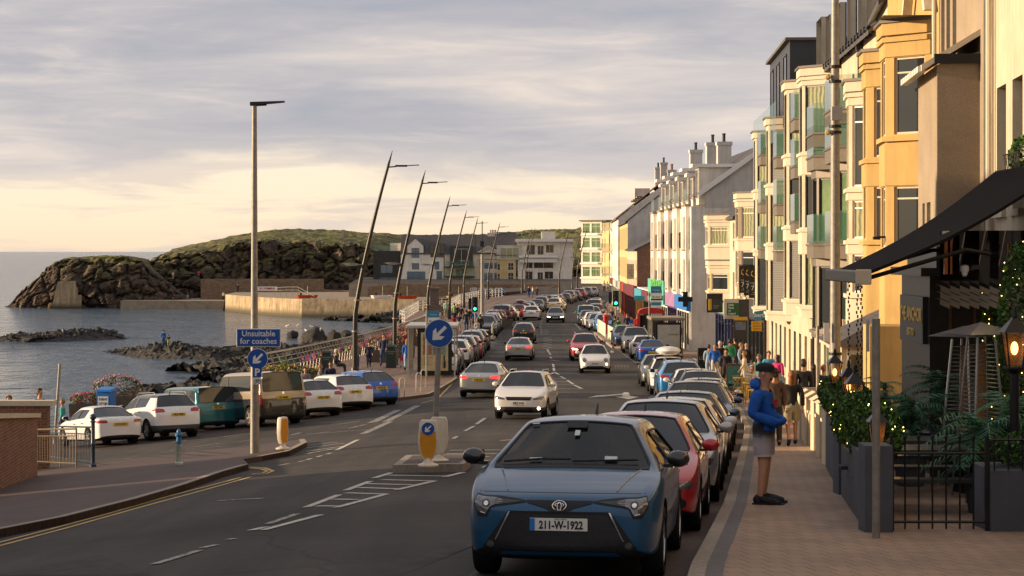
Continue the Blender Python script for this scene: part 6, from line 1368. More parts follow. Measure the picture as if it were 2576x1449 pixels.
for dx in (-.055,.055): m.tube([(9.5/k+dx+.042*math.cos(t*PI/6),-.166,kz(959)+.042*math.sin(t*PI/6)) for t in range(13)],.005,4)
m.tube([(9.5/k-.055,-.166,kz(959)),(9.5/k-.02,-.166,kz(953.5)),(9.5/k+.035,-.166,kz(954)),(9.5/k,-.166,kz(959)),(9.5/k-.02,-.166,kz(953.5))],.005,4); m.tube([(9.5/k+.055,-.166,kz(959)),(9.5/k+.03,-.166,kz(952))],.005,4); m.build('cycle_symbol',ink,q)
o2,h2,k2=pole('sign_pole','thin grey pole standing just right of the tall street lamp, holding the P sign','sign pole',648,1138,925,.04)
# central island
o,h,k=pole('arrow_sign_post','slightly leaning post with the large round blue arrow sign on the traffic island','road sign',1091,1158,806,.055,lift=.15,lean=.045)
disc_sign(o,(1105-1091)/k,-.09,(1158-839)/k,36/k)
def keepleft(x,y,lab,sideways=False,rz=0):
    p=gpt(x,y,.15); o=thing('traffic_bollard',lab,'bollard',(p.x,p.y,p.z+.15),rz); o.scale=(.79,)*3 if not sideways else (.75,)*3; cream_pl=pm('cream_plastic',(.66,.58,.45),.35,var=.06); ylw=pm('amber_plastic',(.62,.26,.012),.3,var=.08,scale=8)
    q=[(-.12,.16),(-.20,.32),(-.235,.55),(-.20,1.0),(-.16,1.06),(.16,1.06),(.20,1.0),(.235,.55),(.20,.32),(.12,.16)]
    m=MB(); m.prism([(a,-.08,z) for a,z in q],(0,.16,0)); m.build('housing',cream_pl,o,bevel=.025,smooth=True)
    m=MB(); m.lathe([(.24,0),(.24,.03),(.12,.08),(.08,.18)],16); m.build('foot',cream_pl,o,smooth=True)
    for sg in (-1,1):
        m=MB(); q2=[(-.10,.20),(-.165,.34),(-.19,.55),(-.17,.80),(.17,.80),(.19,.55),(.165,.34),(.10,.20)]; m.prism([(a,sg*.083,z) for a,z in q2],(0,sg*.004,0)); m.build('yellow_panel',ylw if sg<0 or sideways else cream_pl,o)
        if sideways: m=MB(); m.prism([(a,sg*.083,z+.0) for a,z in q2[:0]] or [(-.17,sg*.083,.8),(.17,sg*.083,.8),(.14,sg*.083,1.0),(-.14,sg*.083,1.0)],(0,sg*.003,0)); m.build('top_panel',ylw,o)
    if not sideways: disc_sign(o,0,-.09,.86,.155,'bollard_sign')
    return o
keepleft(1077,1172,'yellow fronted traffic bollard with a small blue arrow, in front on the island')
keepleft(1104,1160,'plain cream traffic bollard standing behind the yellow one on the island',rz=PI)
keepleft(711,1129,'slim yellow and cream bollard seen edge on, beside the tall street lamp',True,R(62))
p=gpt(450,1170,.12); o=thing('hitching_bollard','small bollard with a blue cap on the reddish corner pavement','bollard',(p.x,p.y,p.z+.12)); k=F/p.y
m=MB(); m.lathe([(.10,0),(.10,.05),(.065,.08),(.06,.42),(.075,.44),(.075,.48)],14); m.build('shaft',pm('pale_green_paint',(.40,.45,.38),.5),o,smooth=True); m=MB(); m.lathe([(.06,.48),(.055,.66),(.09,.68),(.09,.72),(.05,.76),(.05,.80),(.02,.84)],14); m.build('cap',pm('blue_cap',(.02,.13,.30),.4),o,smooth=True)
# brick walls by the beach stairs
def wallbox(name,lab,x0,x1,yb,yt,D0,D1,th,mat,cop=.12,steps=None):
    a=V((PX(x0,D0),D0)); b_=V((PX(x1,D1),D1)); zb=gz(b_.x,b_.y); zt0=pz(yt[0],D0); zt1=pz(yt[1],D1); d=(b_-a).normalized(); n=V((-d.y,d.x))*th
    o=thing(name,lab,'wall',(a.x,a.y,0)); A2=V((0,0)); B2=b_-a; m=MB()
    def pr(za,zb_,zc,zd,e=0): return [(A2.x-d.x*e-n.x*e,A2.y-d.y*e-n.y*e,za),(B2.x+d.x*e-n.x*e,B2.y+d.y*e-n.y*e,zb_),(B2.x+d.x*e-n.x*e,B2.y+d.y*e-n.y*e,zc),(A2.x-d.x*e-n.x*e,A2.y-d.y*e-n.y*e,zd)]
    m.prism(pr(zb-2.5,zb-2.5,zt1-cop,zt0-cop),(n.x,n.y,0)); m.build('brickwork',mat,o); m=MB(); m.prism(pr(zt0-cop,zt1-cop,zt1,zt0,.06/th if th else 0),(n.x*1.2,n.y*1.2,0)); m.build('coping',trimc,o); return o
wallbox('brick_wall','front red brick wall with stone coping at the left edge','x' and -60,94,0,(1040,1041),40,48,.35,brick,.10); 
m=MB(); a=V((PX(-20,47.6),46.0,0)); 
for i in range(3): 
    x0,x1=(-8,14,15+26,)[i] if False else (0,0),0
m=None
wallbox('brick_wall','rear red brick wall with pale flat coping, further from the camera',-40,119,0,(1008,1008),55,55,.35,brick,.14)
def rail(name,lab,pts,h,bars=.14,r=.028,mat=steel,mid=True,post=2.):
    o=thing(name,lab,'railing',pts[0]); base=V(pts[0]); m=MB(); q=[V(p)-base for p in pts]; m.tube([p+V((0,0,h)) for p in q],r*1.4,8); 
    if mid: m.tube([p+V((0,0,h*.82)) for p in q],r,6); 
    m.tube([p+V((0,0,.12)) for p in q],r,6); m.build('rail',mat,o,smooth=True); m=MB()
    for a,b_ in zip(q,q[1:]):
        L_=(b_-a).length; n=max(1,int(L_/bars))
        for i in range(n+1): p=a.lerp(b_,i/n); m.tube([p+V((0,0,.12)),p+V((0,0,h*(.82 if mid else 1)))],r*.55,5)
    m.build('bars',mat,o); m=MB()
    for p in q: m.tube([p,p+V((0,0,h))],r*1.3,8)
    m.build('post',mat,o); return o
bp=pm('blue_black_paint',(.02,.04,.07),.4)
def gp(x,y,l=.12): p=gpt(x,y,l); return V((p.x,p.y,p.z+l))
rail('stair_railing','bronze toned stair railing beside the brick wall at the left',[gp(95,1172),gp(152,1176),gp(192,1178)],1.0,bars=.3,r=.018,mat=pm('weathered_steel',(.22,.17,.12),.4,metal=.6))
o=rail('stair_railing','second set of stair rails behind, ending at the blue ball topped post',[gp(120,1158),gp(233,1174)],1.0,bars=.26,r=.016,mat=bp)
p=gp(234,1175); q=thing('ball_top_post','dark blue post with a ball finial at the end of the stair railing','post',p); m=MB(); m.lathe([(.09,0),(.09,.06),(.05,.1),(.05,.55),(.07,.58),(.05,.62),(.05,1.12),(.075,1.14),(.05,1.18)],14); m.ball((0,0,1.26),.085,12,8); m.build('post',bp,q,smooth=True)
# litter bin, planter, crooked sign post at sea edge
p=V((PX(268,79),79,gz(PX(268,79),79))); o=thing('wheelie_bin','blue wheelie bin labelled EVENT LITTER BIN among the flowers','bin',p,R(-8)); bb=pm('bin_blue',(.015,.16,.5),.45)
m=MB(); m.add([(-.25,-.3,.08),(.25,-.3,.08),(.25,.3,.08),(-.25,.3,.08),(-.29,-.36,1.55),(.29,-.36,1.55),(.29,.36,1.55),(-.29,.36,1.55)],[(0,3,2,1),(4,5,6,7),(0,1,5,4),(1,2,6,5),(2,3,7,6),(3,0,4,7)]); m.build('body',bb,o,bevel=.02)
m=MB(); m.add([(-.32,-.4,1.55),(.32,-.4,1.55),(.32,.4,1.6),(-.32,.4,1.6),(-.3,-.36,1.63),(.3,-.36,1.63),(.3,.36,1.70),(-.3,.36,1.70)],[(0,3,2,1),(4,5,6,7),(0,1,5,4),(1,2,6,5),(2,3,7,6),(3,0,4,7)]); m.build('lid',bb,o)
m=MB(); m.box((-.22,-.375,.75),(.2,-.36,1.36)); q=m.build('paper_sign',sgn_white,o)
for i,t_ in enumerate(('EVENT','LITTER','BIN')): text_obj('lettering',t_,.13,Tr(-.01,-.378,1.24-i*.17)@Matrix.Rotation(PI/2,4,'X'),ink,q,sx=.9,bold=.003,ext=.001)
LEAF=pm('leaf_green',(.07,.15,.025),.6,var=.5,scale=3); LEAF2=pm('dark_leaf',(.02,.055,.015),.55,var=.5,scale=3); FL={n:pm('petal_'+n,c,.6,var=.2) for n,c in dict(pink=(.55,.12,.25),red=(.45,.01,.02),magenta=(.35,.02,.16),white=(.6,.55,.5),yellow=(.6,.45,.05)).items()}
def tufts(name,par,c,sz,n,mats,fs=.06,seed=1,shape='ball'):
    rnd=random.Random(seed); m=MB()
    for i in range(n):
        while 1:
            u=V((rnd.uniform(-1,1),rnd.uniform(-1,1),rnd.uniform(-1,1)))
            if u.length<1: break
        if shape=='ball': u=u.normalized()*u.length**.35
        p=V((c[0]+u.x*sz[0],c[1]+u.y*sz[1],c[2]+u.z*sz[2])); a=V((rnd.uniform(-1,1),rnd.uniform(-1,1),rnd.uniform(-1,1))).normalized(); b_=a.cross(V((rnd.random(),rnd.random(),rnd.random()+.1))).normalized(); s_=fs*rnd.uniform(.6,1.4)
        m.add([p-a*s_,p-b_*s_*.5,p+a*s_,p+b_*s_*.5],[(0,1,2,3)],rnd.randrange(len(mats)))
    return m.build(name,mats,par)
def planter(x,D,w,lab,cols,h=.75,fh=.5,seed=1,X=None,grass=False,mat=None):
    X=PX(x,D) if X is None else X; o=thing('flower_planter',lab,'planter',(X,D,gz(X,D)+(.12 if D>95 else 0)),0); m=MB(); m.add([(-w/2,-.4,0),(w/2,-.4,0),(w/2,.4,0),(-w/2,.4,0),(-w/2-.05,-.45,h),(w/2+.05,-.45,h),(w/2+.05,.45,h),(-w/2-.05,.45,h)],[(0,3,2,1),(4,5,6,7),(0,1,5,4),(1,2,6,5),(2,3,7,6),(3,0,4,7)]); m.build('trough',mat or pm('brown_planter',(.10,.075,.055),.7,var=.2),o)
    tufts('leaves',o,(0,0,h+fh*.35),(w/2+.1,.5,fh*.55),int(450*w),[LEAF,LEAF2],.06,seed); tufts('flowers',o,(0,0,h+fh*.45),(w/2+.15,.55,fh*.6),int(500*w),[FL[c] for c in cols],.035,seed+9)
    if grass:
        m=MB(); rnd=random.Random(seed)
        for i in range(40): a=rnd.uniform(0,2*PI); l=rnd.uniform(.3,.6); m.tube([(0,0,h),(math.cos(a)*l*.4,math.sin(a)*l*.4,h+.55),(math.cos(a)*l,math.sin(a)*l,h+.75*rnd.uniform(.7,1.3))],[.012,.01,.003],3)
        m.build('spiky_grass',LEAF,o)
    return o
planter(222,81,1.3,'long planter of red geraniums left of the blue wheelie bin',['red','red','pink'],1.0,.45,3); planter(296,84,1.9,'planter heaped with pink flowers right of the blue wheelie bin',['pink','white','magenta','red'],1.0,.9,5)
planter(715,93,3.2,'long planter of yellow flowers and spiky grass behind the camper van',['yellow','yellow','pink'],.8,.5,7,grass=True)
for i,(x,D,lb) in enumerate(((962,116,'flower tub of pink blooms on the promenade behind the boy'),(1005,122,'tall tub of magenta flowers beside the second leaning lamp'),(1035,140,'long bed of pink flowers along the rail near the shelter'),(1262,178,'planter of orange and green leaves behind the left signal'))): planter(x,D,1.8,lb,['magenta','pink','red'],.7,.9,11+i)
o,h,k=pole('leaning_post','thin rusty post leaning at the sea edge beside the boy in turquoise','post',137,1075,915,.05,D=73,lean=.07)
# promenade railing
rp=[(98,-13.3),(105,-11.5),(120,-10.1),(139,-8.8),(152,-8.2),(168,-7.5),(180.5,-7.3)]
def rz_(y,x): return V((x+.3,y,gz(x,y)+.12))
P3=[rz_(y,x) for y,x in rp]; o=thing('promenade_railing','long curved promenade railing with pale top rail and hung bunting','railing',P3[0]); b0=P3[0]
Q=[p-b0 for p in P3]; m=MB(); 
for a,b_ in zip(Q,Q[1:]): m.add([a+V((-.42,0,1.22)),a+V((-.20,0,1.28)),b_+V((-.20,0,1.28)),b_+V((-.42,0,1.22)),a+V((-.42,0,1.30)),a+V((-.20,0,1.36)),b_+V((-.20,0,1.36)),b_+V((-.42,0,1.30))],[(0,1,2,3),(7,6,5,4),(0,3,7,4),(1,5,6,2)])
m.build('top_rail',pm('pale_rail',(.62,.60,.56),.3,metal=.3),o)
m=MB(); m2=MB()
for a,b_ in zip(Q,Q[1:]):
    L_=(b_-a).length; n=int(L_/.85)
    for i in range(n): p=a.lerp(b_,i/n); m.tube([p,p+V((.06,0,.55)),p+V((-.25,0,1.24))],.035,4)
    for z_,x_ in ((.3,.04),(.55,.05),(.8,-.06),(1.02,-.16)): m2.tube([a+V((x_,0,z_)),b_+V((x_,0,z_))],.018,4)
m.build('stanchions',pm('dark_bronze',(.12,.095,.07),.45,metal=.5),o); m2.build('wires',steel,o)
m=MB(); rnd=random.Random(4)
bcol=[pm('bunting_'+n,c,.7,var=0) for n,c in dict(red=(.5,.02,.02),orange=(.6,.16,.02),pink=(.55,.08,.25),lime=(.25,.4,.04),white=(.6,.58,.55),blue=(.03,.12,.4),violet=(.2,.03,.25)).items()]
for a,b_ in zip(Q[1:],Q[2:]):
    L_=(b_-a).length; n=int(L_/.22)
    for i in range(n):
        if rnd.random()<.12: continue
        p=a.lerp(b_,i/n)+V((.08,0,.92)); hh=rnd.uniform(.2,.5); w_=rnd.uniform(.06,.12); d=(b_-a).normalized()*w_; m.add([p,p+d,p+d+V((rnd.uniform(-.04,.04),0,-hh)),p+V((rnd.uniform(-.04,.04),0,-hh))],[(0,1,2,3)],rnd.randrange(7))
m.build('bunting',bcol,o)
# bastion railing + monument
bz=[(184,-10.2),(190,-11),(228,-11),(236,-9.8),(241,-7.6),(262,-7.1),(284,-5.1),(300,-1.8)]
P3=[rz_(y,x) for y,x in bz]; o=thing('bastion_railing','pale horizontal railing round the viewing bastion by the monument','railing',P3[0]); Q=[p-P3[0] for p in P3]; m=MB()
for z_ in (.3,.6,.9,1.2): m.tube([p+V((0,0,z_)) for p in Q],.04,5)
m.build('rails',pm('pale_rail',(.62,.60,.56),.3),o); m=MB()
for a,b_ in zip(Q,Q[1:]):
    n=max(1,int((b_-a).length/2.2))
    for i in range(n+1): p=a.lerp(b_,i/n); m.tube([p,p+V((0,0,1.2))],.04,5)
m.build('stanchions',steel,o)
D=225; X=PX(1093,D); z=gz(X,D)+.12; o=thing('war_memorial','stone memorial plinth with a dark bronze soldier statue','monument',(X,D,z)); st_=pm('memorial_stone',(.13,.10,.085),.8,var=.25,scale=2,bump=.2)
m=MB(); m.box((-1.1,-1.1,0),(1.1,1.1,.4)); m.box((-.8,-.8,.4),(.8,.8,.8)); m.box((-.5,-.5,.8),(.5,.5,2.5)); m.box((-.6,-.6,2.5),(.6,.6,2.75)); m.build('plinth',st_,o,bevel=.03)
# ---------- traffic signals
def signal(x,yb,ytop,lab,lift=.14,D=None):
    p=V((PX(x,D),D)); z=gz(p.x,D)+lift; o=thing('traffic_signal',lab,'traffic light',(p.x,D,z)); h=ZC-(ytop-HY)/F*D-z
    m=MB(); m.tube([(0,0,0),(0,0,h+.1)],.055,10); m.build('post',galv,o,smooth=True); m=MB(); m.cb((0,-.14,h-.55),(.50,.05,1.25)); bb=m.build('backing_board',black,o); m=MB()
    for sx_ in (-1,1): m.cb((sx_*.25,-.145,h-.55),(.03,.06,1.28))
    for sz in (-1,1): m.cb((0,-.145,h-.55+sz*.63),(.53,.06,.03))
    m.build('white_border',white,bb); m=MB(); m.cb((0,-.2,h-.55),(.30,.16,1.1)); hd_=m.build('lamp_housing',black,o,bevel=.02)
    for i,(dz,mm) in enumerate(((.36,blackm),(0,blackm),(-.36,pm('green_lamp',(.02,.6,.25),.3,emit=(.02,1,.35),es=6,var=0)))):
        m=MB(); m.tr(Tr(0,-.285,h-.55+dz)@Matrix.Rotation(PI/2,4,'X')); m.lathe([(.105,0),(.08,.02)],16); m.build('lamp_lens',mm,hd_); m=MB(); m.tr(Tr(0,-.28,h-.55+dz)); 
        m.tube([(.12*math.cos(t*PI/6),-.02+(.0),.12*math.sin(t*PI/6)) for t in range(7)],.012,4); m.build('visor',black,hd_)
    m=MB(); m.cb((-.42,.1,h-.5),(.26,.2,.9)); m.build('second_head',black,o); return o
signal(1195,0,749,'green traffic light among the walkers on the left promenade',D=165); signal(1549,0,733,'green traffic light by the shops on the right pavement',D=154)
# grey mast with cctv
o,h,k=pole('camera_mast','straight grey mast with a security camera, second from the left signal','mast',1213,0,640,.16,.13,D=172); m=MB(); m.tube([(0,0,h),(0,0,h+1.2)],.03,6); m.cb((0,0,h+.9),(.32,.2,.5)); m.tube([(0,0,h+1.2),(0,0,h+2.9)],.04,6); m.build('camera_head',blackm,o); m=MB(); m.lathe([(.3,0),(.3,1.2),(.18,1.5)],12); m.build('mast_base',galv,o)
# ---------- bus shelters, kiosk, pillar box, guard rails, bins
def gp2(x,D,l=.13): X=PX(x,D); return V((X,D,gz(X,D)+l))
o=thing('bus_shelter','bus shelter with a large beer advert panel on the promenade','bus shelter',gp2(1087,98.5)); sm=pm('shelter_grey',(.42,.41,.38),.45)
m=MB(); m.box((-1.3,-.2,2.45),(1.25,4.4,2.6)); m.build('roof',sm,o,bevel=.04)
m=MB(); 
for x in (-1.18,1.12): 
    for y in (0,4.2): m.cb((x,y,1.25),(.08,.08,2.5))
for y in (1.05,2.1,3.15): m.cb((-1.18,y,1.25),(.05,.05,2.5))
m.build('frame',sm,o); m=MB()
m.quad((-1.18,0,.3),(-1.18,4.2,.3),(-1.18,4.2,2.4),(-1.18,0,2.4)); m.build('glass_wall',pm('milky_shelter_glass',(.50,.44,.28),.2,alpha=.85,var=.1),o)
m=MB(); m.box((-.72,-.12,.15),(.98,.06,2.45)); ad=m.build('advert_case',black,o); m=MB(); m.box((-.55,-.135,.35),(.80,-.121,2.25)); m.build('advert_poster',pm('poster_cream',(.50,.42,.22),.4,var=.15),ad)
m=MB(); m.box((-.45,-.15,1.15),(.70,-.136,2.15)); m.build('poster_picture',pm('poster_scene',(.20,.30,.27),.4,var=.6,scale=4),ad)
m=MB()
for x,c in ((-.36,0),(-.1,0),(.16,0)): m.box((x-.08,-.162,1.15),(x+.08,-.151,1.62)); m.ball((x,-.156,1.72),.075,8,6,sc=(1,.1,1.1))
m.box((-.45,-.162,1.85),(-.05,-.151,2.02)); m.build('poster_figures',pm('poster_brown',(.28,.12,.07),.5,var=.3),ad)
m=MB(); m.lathe([(.075,0),(.08,.28),(.035,.42),(.03,.62)],10,c=(.60,-.16,.50)); m.build('poster_bottle',pm('bottle_brown',(.02,.01,.006),.3),ad)
for i in range(5): text_obj('poster_text',['Here\'s to those','who do it','all again and','again on','the weekend'][i],.075,Tr(-.42,-.14,1.0-i*.085)@Matrix.Rotation(PI/2,4,'X'),ink,ad,align='LEFT',ext=.001)
o=thing('bus_stop_sign','bus stop flag on a thin pole in front of the advert shelter','sign',gp2(1073,96.5)); m=MB(); m.tube([(0,0,0),(0,0,3.4)],.045,8); m.build('post',galv,o)
def busflag(o,x0,x1,z0,z1):
    m=MB(); m.box((x0,-.06,z0),(x1,-.03,z1)); q=m.build('flag',sgn_white,o); w=x1-x0;H_=z1-z0; cx_=(x0+x1)/2; m=MB(); m.box((x0,-.066,z1-H_*.32),(x1,-.061,z1)); m.box((x0+w*.05,-.066,z0+H_*.1),(x1-w*.05,-.061,z0+H_*.25)); m.build('flag_band',pm('bus_blue',(.02,.20,.36),.4),q); m=MB(); m.box((x0,-.066,z0+H_*.34),(x1,-.061,z0+H_*.41)); m.build('flag_line',ink,q)
    text_obj('lettering','Ulsterbus',w*.17,Tr(cx_,-.07,z1-H_*.18)@Matrix.Rotation(PI/2,4,'X'),sgn_white,q,ext=.001); text_obj('lettering','Bus Stop',w*.2,Tr(cx_,-.07,z0+H_*.50)@Matrix.Rotation(PI/2,4,'X'),ink,q,bold=.003,ext=.001)
busflag(o,.06,.62,2.35,3.35)
o=thing('bus_stop_sign','bus stop flag on a pole above the right hand shelter','sign',gp2(1633,126)); m=MB(); m.tube([(0,0,0),(0,0,4.0)],.045,8); m.build('post',galv,o); busflag(o,.1,.78,3.0,4.35)
o=thing('bus_shelter','grey bus shelter with a pale poster between the parked cars and shops','bus shelter',gp2(1679,121)); m=MB(); m.box((-1.02,-.1,2.3),(1.02,3.6,2.5)); m.build('roof',pm('bronze_roof',(.24,.20,.15),.5),o,bevel=.06); m=MB()
for x in (-.92,.92): 
    for y in (0,3.4): m.cb((x,y,1.2),(.08,.08,2.4))
m.build('frame',pm('bronze_roof',(.24,.20,.15),.5),o); m=MB(); m.quad((-.92,0,.2),(-.92,3.4,.2),(-.92,3.4,2.3),(-.92,0,2.3)); m.build('glass_wall',pm('shelter_glass',(.3,.32,.28),.08,alpha=.4,var=0),o)
m=MB(); m.box((-.72,-.1,.3),(.86,.04,2.2)); ad=m.build('poster_case',black,o); m=MB(); m.box((-.60,-.115,.42),(.74,-.101,2.05)); m.build('poster',pm('poster_pale',(.42,.40,.36),.4,var=.2,scale=2),ad); text_obj('lettering','YOUR PAST',.12,Tr(.36,-.118,1.45)@Matrix.Rotation(PI/2,4,'X'),ink,ad,bold=.004,ext=.001)
o=thing('phone_kiosk','telephone kiosk with a curved red roof beside the turquoise cafe','kiosk',gp2(1638,139)); m=MB(); m.prism([(-.9,-.5,2.3)]+[(.9*math.cos(t),-.5,2.45+.28*math.sin(t)) for t in [PI-i*PI/8 for i in range(9)]]+[(.9,-.5,2.3)],(0,1.2,0)); m.build('roof',pm('kiosk_red',(.42,.02,.02),.4),o); m=MB(); 
for x in (-.85,.85): m.cb((x,-.45,1.15),(.1,.1,2.3)); m.cb((x,.6,1.15),(.1,.1,2.3))
m.build('frame',pm('kiosk_red',(.42,.02,.02),.4),o); m=MB(); m.box((-.8,-.42,.2),(.8,-.38,2.2)); m.build('glazing',glassdark,o)
o=thing('pillar_box','red pillar box beside the railings at the crossing','post box',gp2(1524,163)); m=MB(); m.lathe([(.26,0),(.26,.1),(.22,.12),(.22,1.35),(.27,1.4),(.27,1.48),(.2,1.58),(.05,1.62)],18); m.build('body',pm('post_red',(.42,.012,.012),.35),o,smooth=True); m=MB(); m.cb((0,-.225,1.2),(.22,.03,.03)); m.build('slot',black,o)
def guard(lab,a,b_,seed): 
    o=rail('guard_railing',lab,[a,b_],1.1,bars=.13,r=.025,mat=pm('cream_rail_paint',(.62,.55,.42),.5),mid=False); return o
guard('cream guard railing with bunting on the near half of the right build-out',V((7.35,140.5,gz(7,140)+.14)),V((7.30,151,gz(7,151)+.14)),1); guard('cream guard railing beside the red pillar box on the right build-out',V((7.25,154,gz(7,154)+.14)),V((7.15,165.5,gz(7,165)+.14)),2)
guard('cream guard railing with red bunting on the left build-out',V((-1.55,153.5,gz(-1,153)+.12)),V((-1.45,164,gz(-1,164)+.12)),3)
def bin_(x,D,lab,h=1.25): 
    o=thing('litter_bin',lab,'bin',gp2(x,D)); gr=pm('dark_green_bin',(.02,.035,.03),.45); m=MB(); m.box((-.28,-.28,0),(.28,.28,h*.78)); m.build('body',gr,o,bevel=.03); m=MB(); m.box((-.22,-.2,h*.78),(.22,.2,h*.92)); m.add([(-.31,-.31,h*.92),(.31,-.31,h*.92),(.31,.31,h*.92),(-.31,.31,h*.92),(-.2,-.2,h),(.2,-.2,h),(.2,.2,h),(-.2,.2,h)],[(0,3,2,1),(4,5,6,7),(0,1,5,4),(1,2,6,5),(2,3,7,6),(3,0,4,7)]); m.build('hood',gr,o); m=MB(); m.box((-.285,-.287,h*.70),(.285,-.281,h*.715)); m.build('gold_line',pm('gold_line',(.4,.3,.1),.5),o); text_obj('lettering','LITTER',.09,Tr(0,-.288,h*.62)@Matrix.Rotation(PI/2,4,'X'),pm('gold_line',(.4,.3,.1),.5),o,ext=.001)
bin_(984,109,'dark green litter bin with a hood, right of the boy on the promenade'); bin_(822,104,'dark litter bin beside the seated man at the rail',1.2); 
o=thing('advertising_board','black a board sign marked LUX outside the corner shop','sign board',gp2(1770,105)); m=MB(); m.box((-.3,-.04,.1),(.3,.04,1.2)); q=m.build('panel',black,o,bevel=.02); text_obj('lettering','LUX',.26,Tr(0,-.045,.65)@Matrix.Rotation(PI/2,4,'X'),pm('gold_line',(.4,.3,.1),.5),q,ext=.001); m=MB(); m.tube([(-.3,0,0),(-.3,.2,1.1)],.02,5); m.tube([(.3,0,0),(.3,.2,1.1)],.02,5); m.build('stand',black,o)
for i,(x,y,lb) in enumerate(((1011,1000,'leftmost steel cycle hoop on the corner near the shelter'),(1053,985,'leaning steel cycle hoop beside the bus stop pole'),(1065,975,'steel cycle hoop in front of the advert case'))):
    p=gp(x,y); o=thing('cycle_stand',lb,'cycle stand',p,.6); m=MB(); m.tube([(-.12,0,0),(-.12,0,.72),(-.06,0,.8),(.06,0,.8),(.12,0,.72),(.12,0,0)],.025,7); m.build('hoop',steel,o,smooth=True)
# signs hung on the right hand shops
def hang(name,lab,x0,y0,x1,y1,D,mat,dep=.12,cat='sign'):
    a=P(x0,y1,D); b_=P(x1,y0,D); c=(a+b_)/2; o=thing(name,lab,cat,(c.x,c.y,a.z)); w=b_.x-a.x;h=b_.z-a.z; m=MB(); m.box((-w/2,-dep/2,0),(w/2,dep/2,h)); q=m.build('panel',mat,o); return o,q,w,h
o,q,w,h=hang('shop_sign','white and green box sign reading Little Rock of Ireland',1821,752,1858,802,99,pm('sign_offwhite',(.50,.47,.43),.5)); m=MB(); m.box((-w*.30,-.075,h*.18),(w/2,-.061,h*.80)); m.build('green_panel',pm('sign_green',(.01,.10,.035),.4),q)
for i,t_ in enumerate(('Little','Rock','of','Ireland')): text_obj('lettering',t_,.15,Tr(-w*.20,-.08,h*.70-i*.145)@Matrix.Rotation(PI/2,4,'X'),sgn_white,q,align='LEFT',bold=.003,ext=.001,sx=.85)
hang('shop_fascia','charcoal box beside the green Little Rock sign',1858,753,1884,802,99.2,pm('charcoal_fascia',(.04,.04,.045),.5))
o,q,w,h=hang('shop_sign','black framed shop sign reading SCOTT below the lemon tree panel',1778,738,1818,786,104,shopdk); text_obj('lettering','SCOTT',.16,Tr(-w*.08,-.065,h*.4)@Matrix.Rotation(PI/2,4,'X'),sgn_back,q,ext=.001); text_obj('lettering','OP',.26,Tr(w*.38,-.065,h*.4)@Matrix.Rotation(PI/2,4,'X'),sgn_back,q,ext=.001)
o,q,w,h=hang('shop_sign','dark grey projecting sign with yellow edge reading lemon tree',1784,754,1816,779,102,pm('lemon_dark',(.035,.04,.042),.5)); m=MB(); m.box((-w/2-.02,-.07,-.03),(-w/2+.12,.07,h+.03)); m.build('yellow_edge',pm('lemon_yellow',(.5,.32,.01),.5),q); text_obj('lettering','lemon',.12,Tr(-w*.18,-.065,h*.40)@Matrix.Rotation(PI/2,4,'X'),sgn_back,q,align='LEFT',ext=.001); text_obj('lettering','tree',.12,Tr(-w*.18,-.065,h*.2)@Matrix.Rotation(PI/2,4,'X'),sgn_back,q,align='LEFT',ext=.001)
for i,(x0,y0,x1,y1,D,lb) in enumerate(((1859,668,1878,737,101.5,'leftmost hanging black banner celebrating 75 years'),(1871,668,1894,743,99.5,'middle hanging black banner celebrating 75 years'),(1884,669,1908,750,97.6,'nearest hanging black banner celebrating 75 years'))):
    x1=x0+27; o,q,w,h=hang('hanging_banner',lb,x0,y0,x1,y1,D,pm('banner_black',(.018,.017,.016),.6),.03,'banner'); text_obj('lettering','75',.34,Tr(0,-.02,h*.30)@Matrix.Rotation(PI/2,4,'X'),sgn_white,q,ext=.001)
    for t_,f_,sz in (('CELEBRATING',.47,.065),('OVER',.42,.065),('YEARS',.17,.07),('OF BUSINESS',.11,.06)): text_obj('lettering',t_,sz,Tr(0,-.02,h*f_)@Matrix.Rotation(PI/2,4,'X'),sgn_white,q,ext=.001)
    m=MB(); m.tube([(.15*math.cos(t*PI/8),-.02,h*.76+.15*math.sin(t*PI/8)) for t in range(-11,4)],.022,5); m.build('gold_wreath',pm('wreath_gold',(.5,.28,.03),.5),q); m=MB(); m.tube([(-w/2-.05,0,h+.03),(w/2+.9,0,h+.03)],.02,5); m.build('bracket',blackm,o)
o=thing('shop_sign','blue speech bubble sign reading berts','sign',P(1912,806,93)); k=93/F; m=MB(); q_=[(-17,3),(-15,22),(17,27),(19,8),(-3,2),(-8,-6),(-10,2)]; m.prism([(a*k,-.03,b_*k) for a,b_ in q_],(0,.06,0)); q=m.build('panel',pm('bubble_blue',(.03,.17,.30),.5),o); text_obj('lettering','berts',.26,Tr(0,-.035,13*k)@Matrix.Rotation(PI/2,4,'X'),pm('pale_blue_ink',(.45,.55,.6),.5),q,bold=.008,ext=.001)
o,q,w,h=hang('shop_sign','small yellow handwritten sign beneath the blue speech bubble',1891,808,1916,833,95,pm('sign_amber',(.55,.30,.01),.5),.05)
for i,t_ in enumerate(('BALLOON','BREAKFAST','MILKSHAKE')): text_obj('lettering',t_,.07,Tr(0,-.028,h*(.78-.27*i))@Matrix.Rotation(PI/2,4,'X'),ink,q,ext=.001)
o,q,w,h=hang('shop_poster','dark and yellow poster showing a seafront building outside the shop',1846,797,1880,852,98.5,shopdk,.06,'poster'); m=MB(); m.box((-w/2,-.04,h*.84),(w/2,-.031,h)); m.build('yellow_band',pm('sign_amber',(.55,.30,.01),.5),q); m=MB(); m.box((-w*.38,-.04,h*.40),(w*.38,-.031,h*.78)); m.build('picture',pm('poster_sky',(.10,.14,.2),.4,var=.5,scale=5),q)
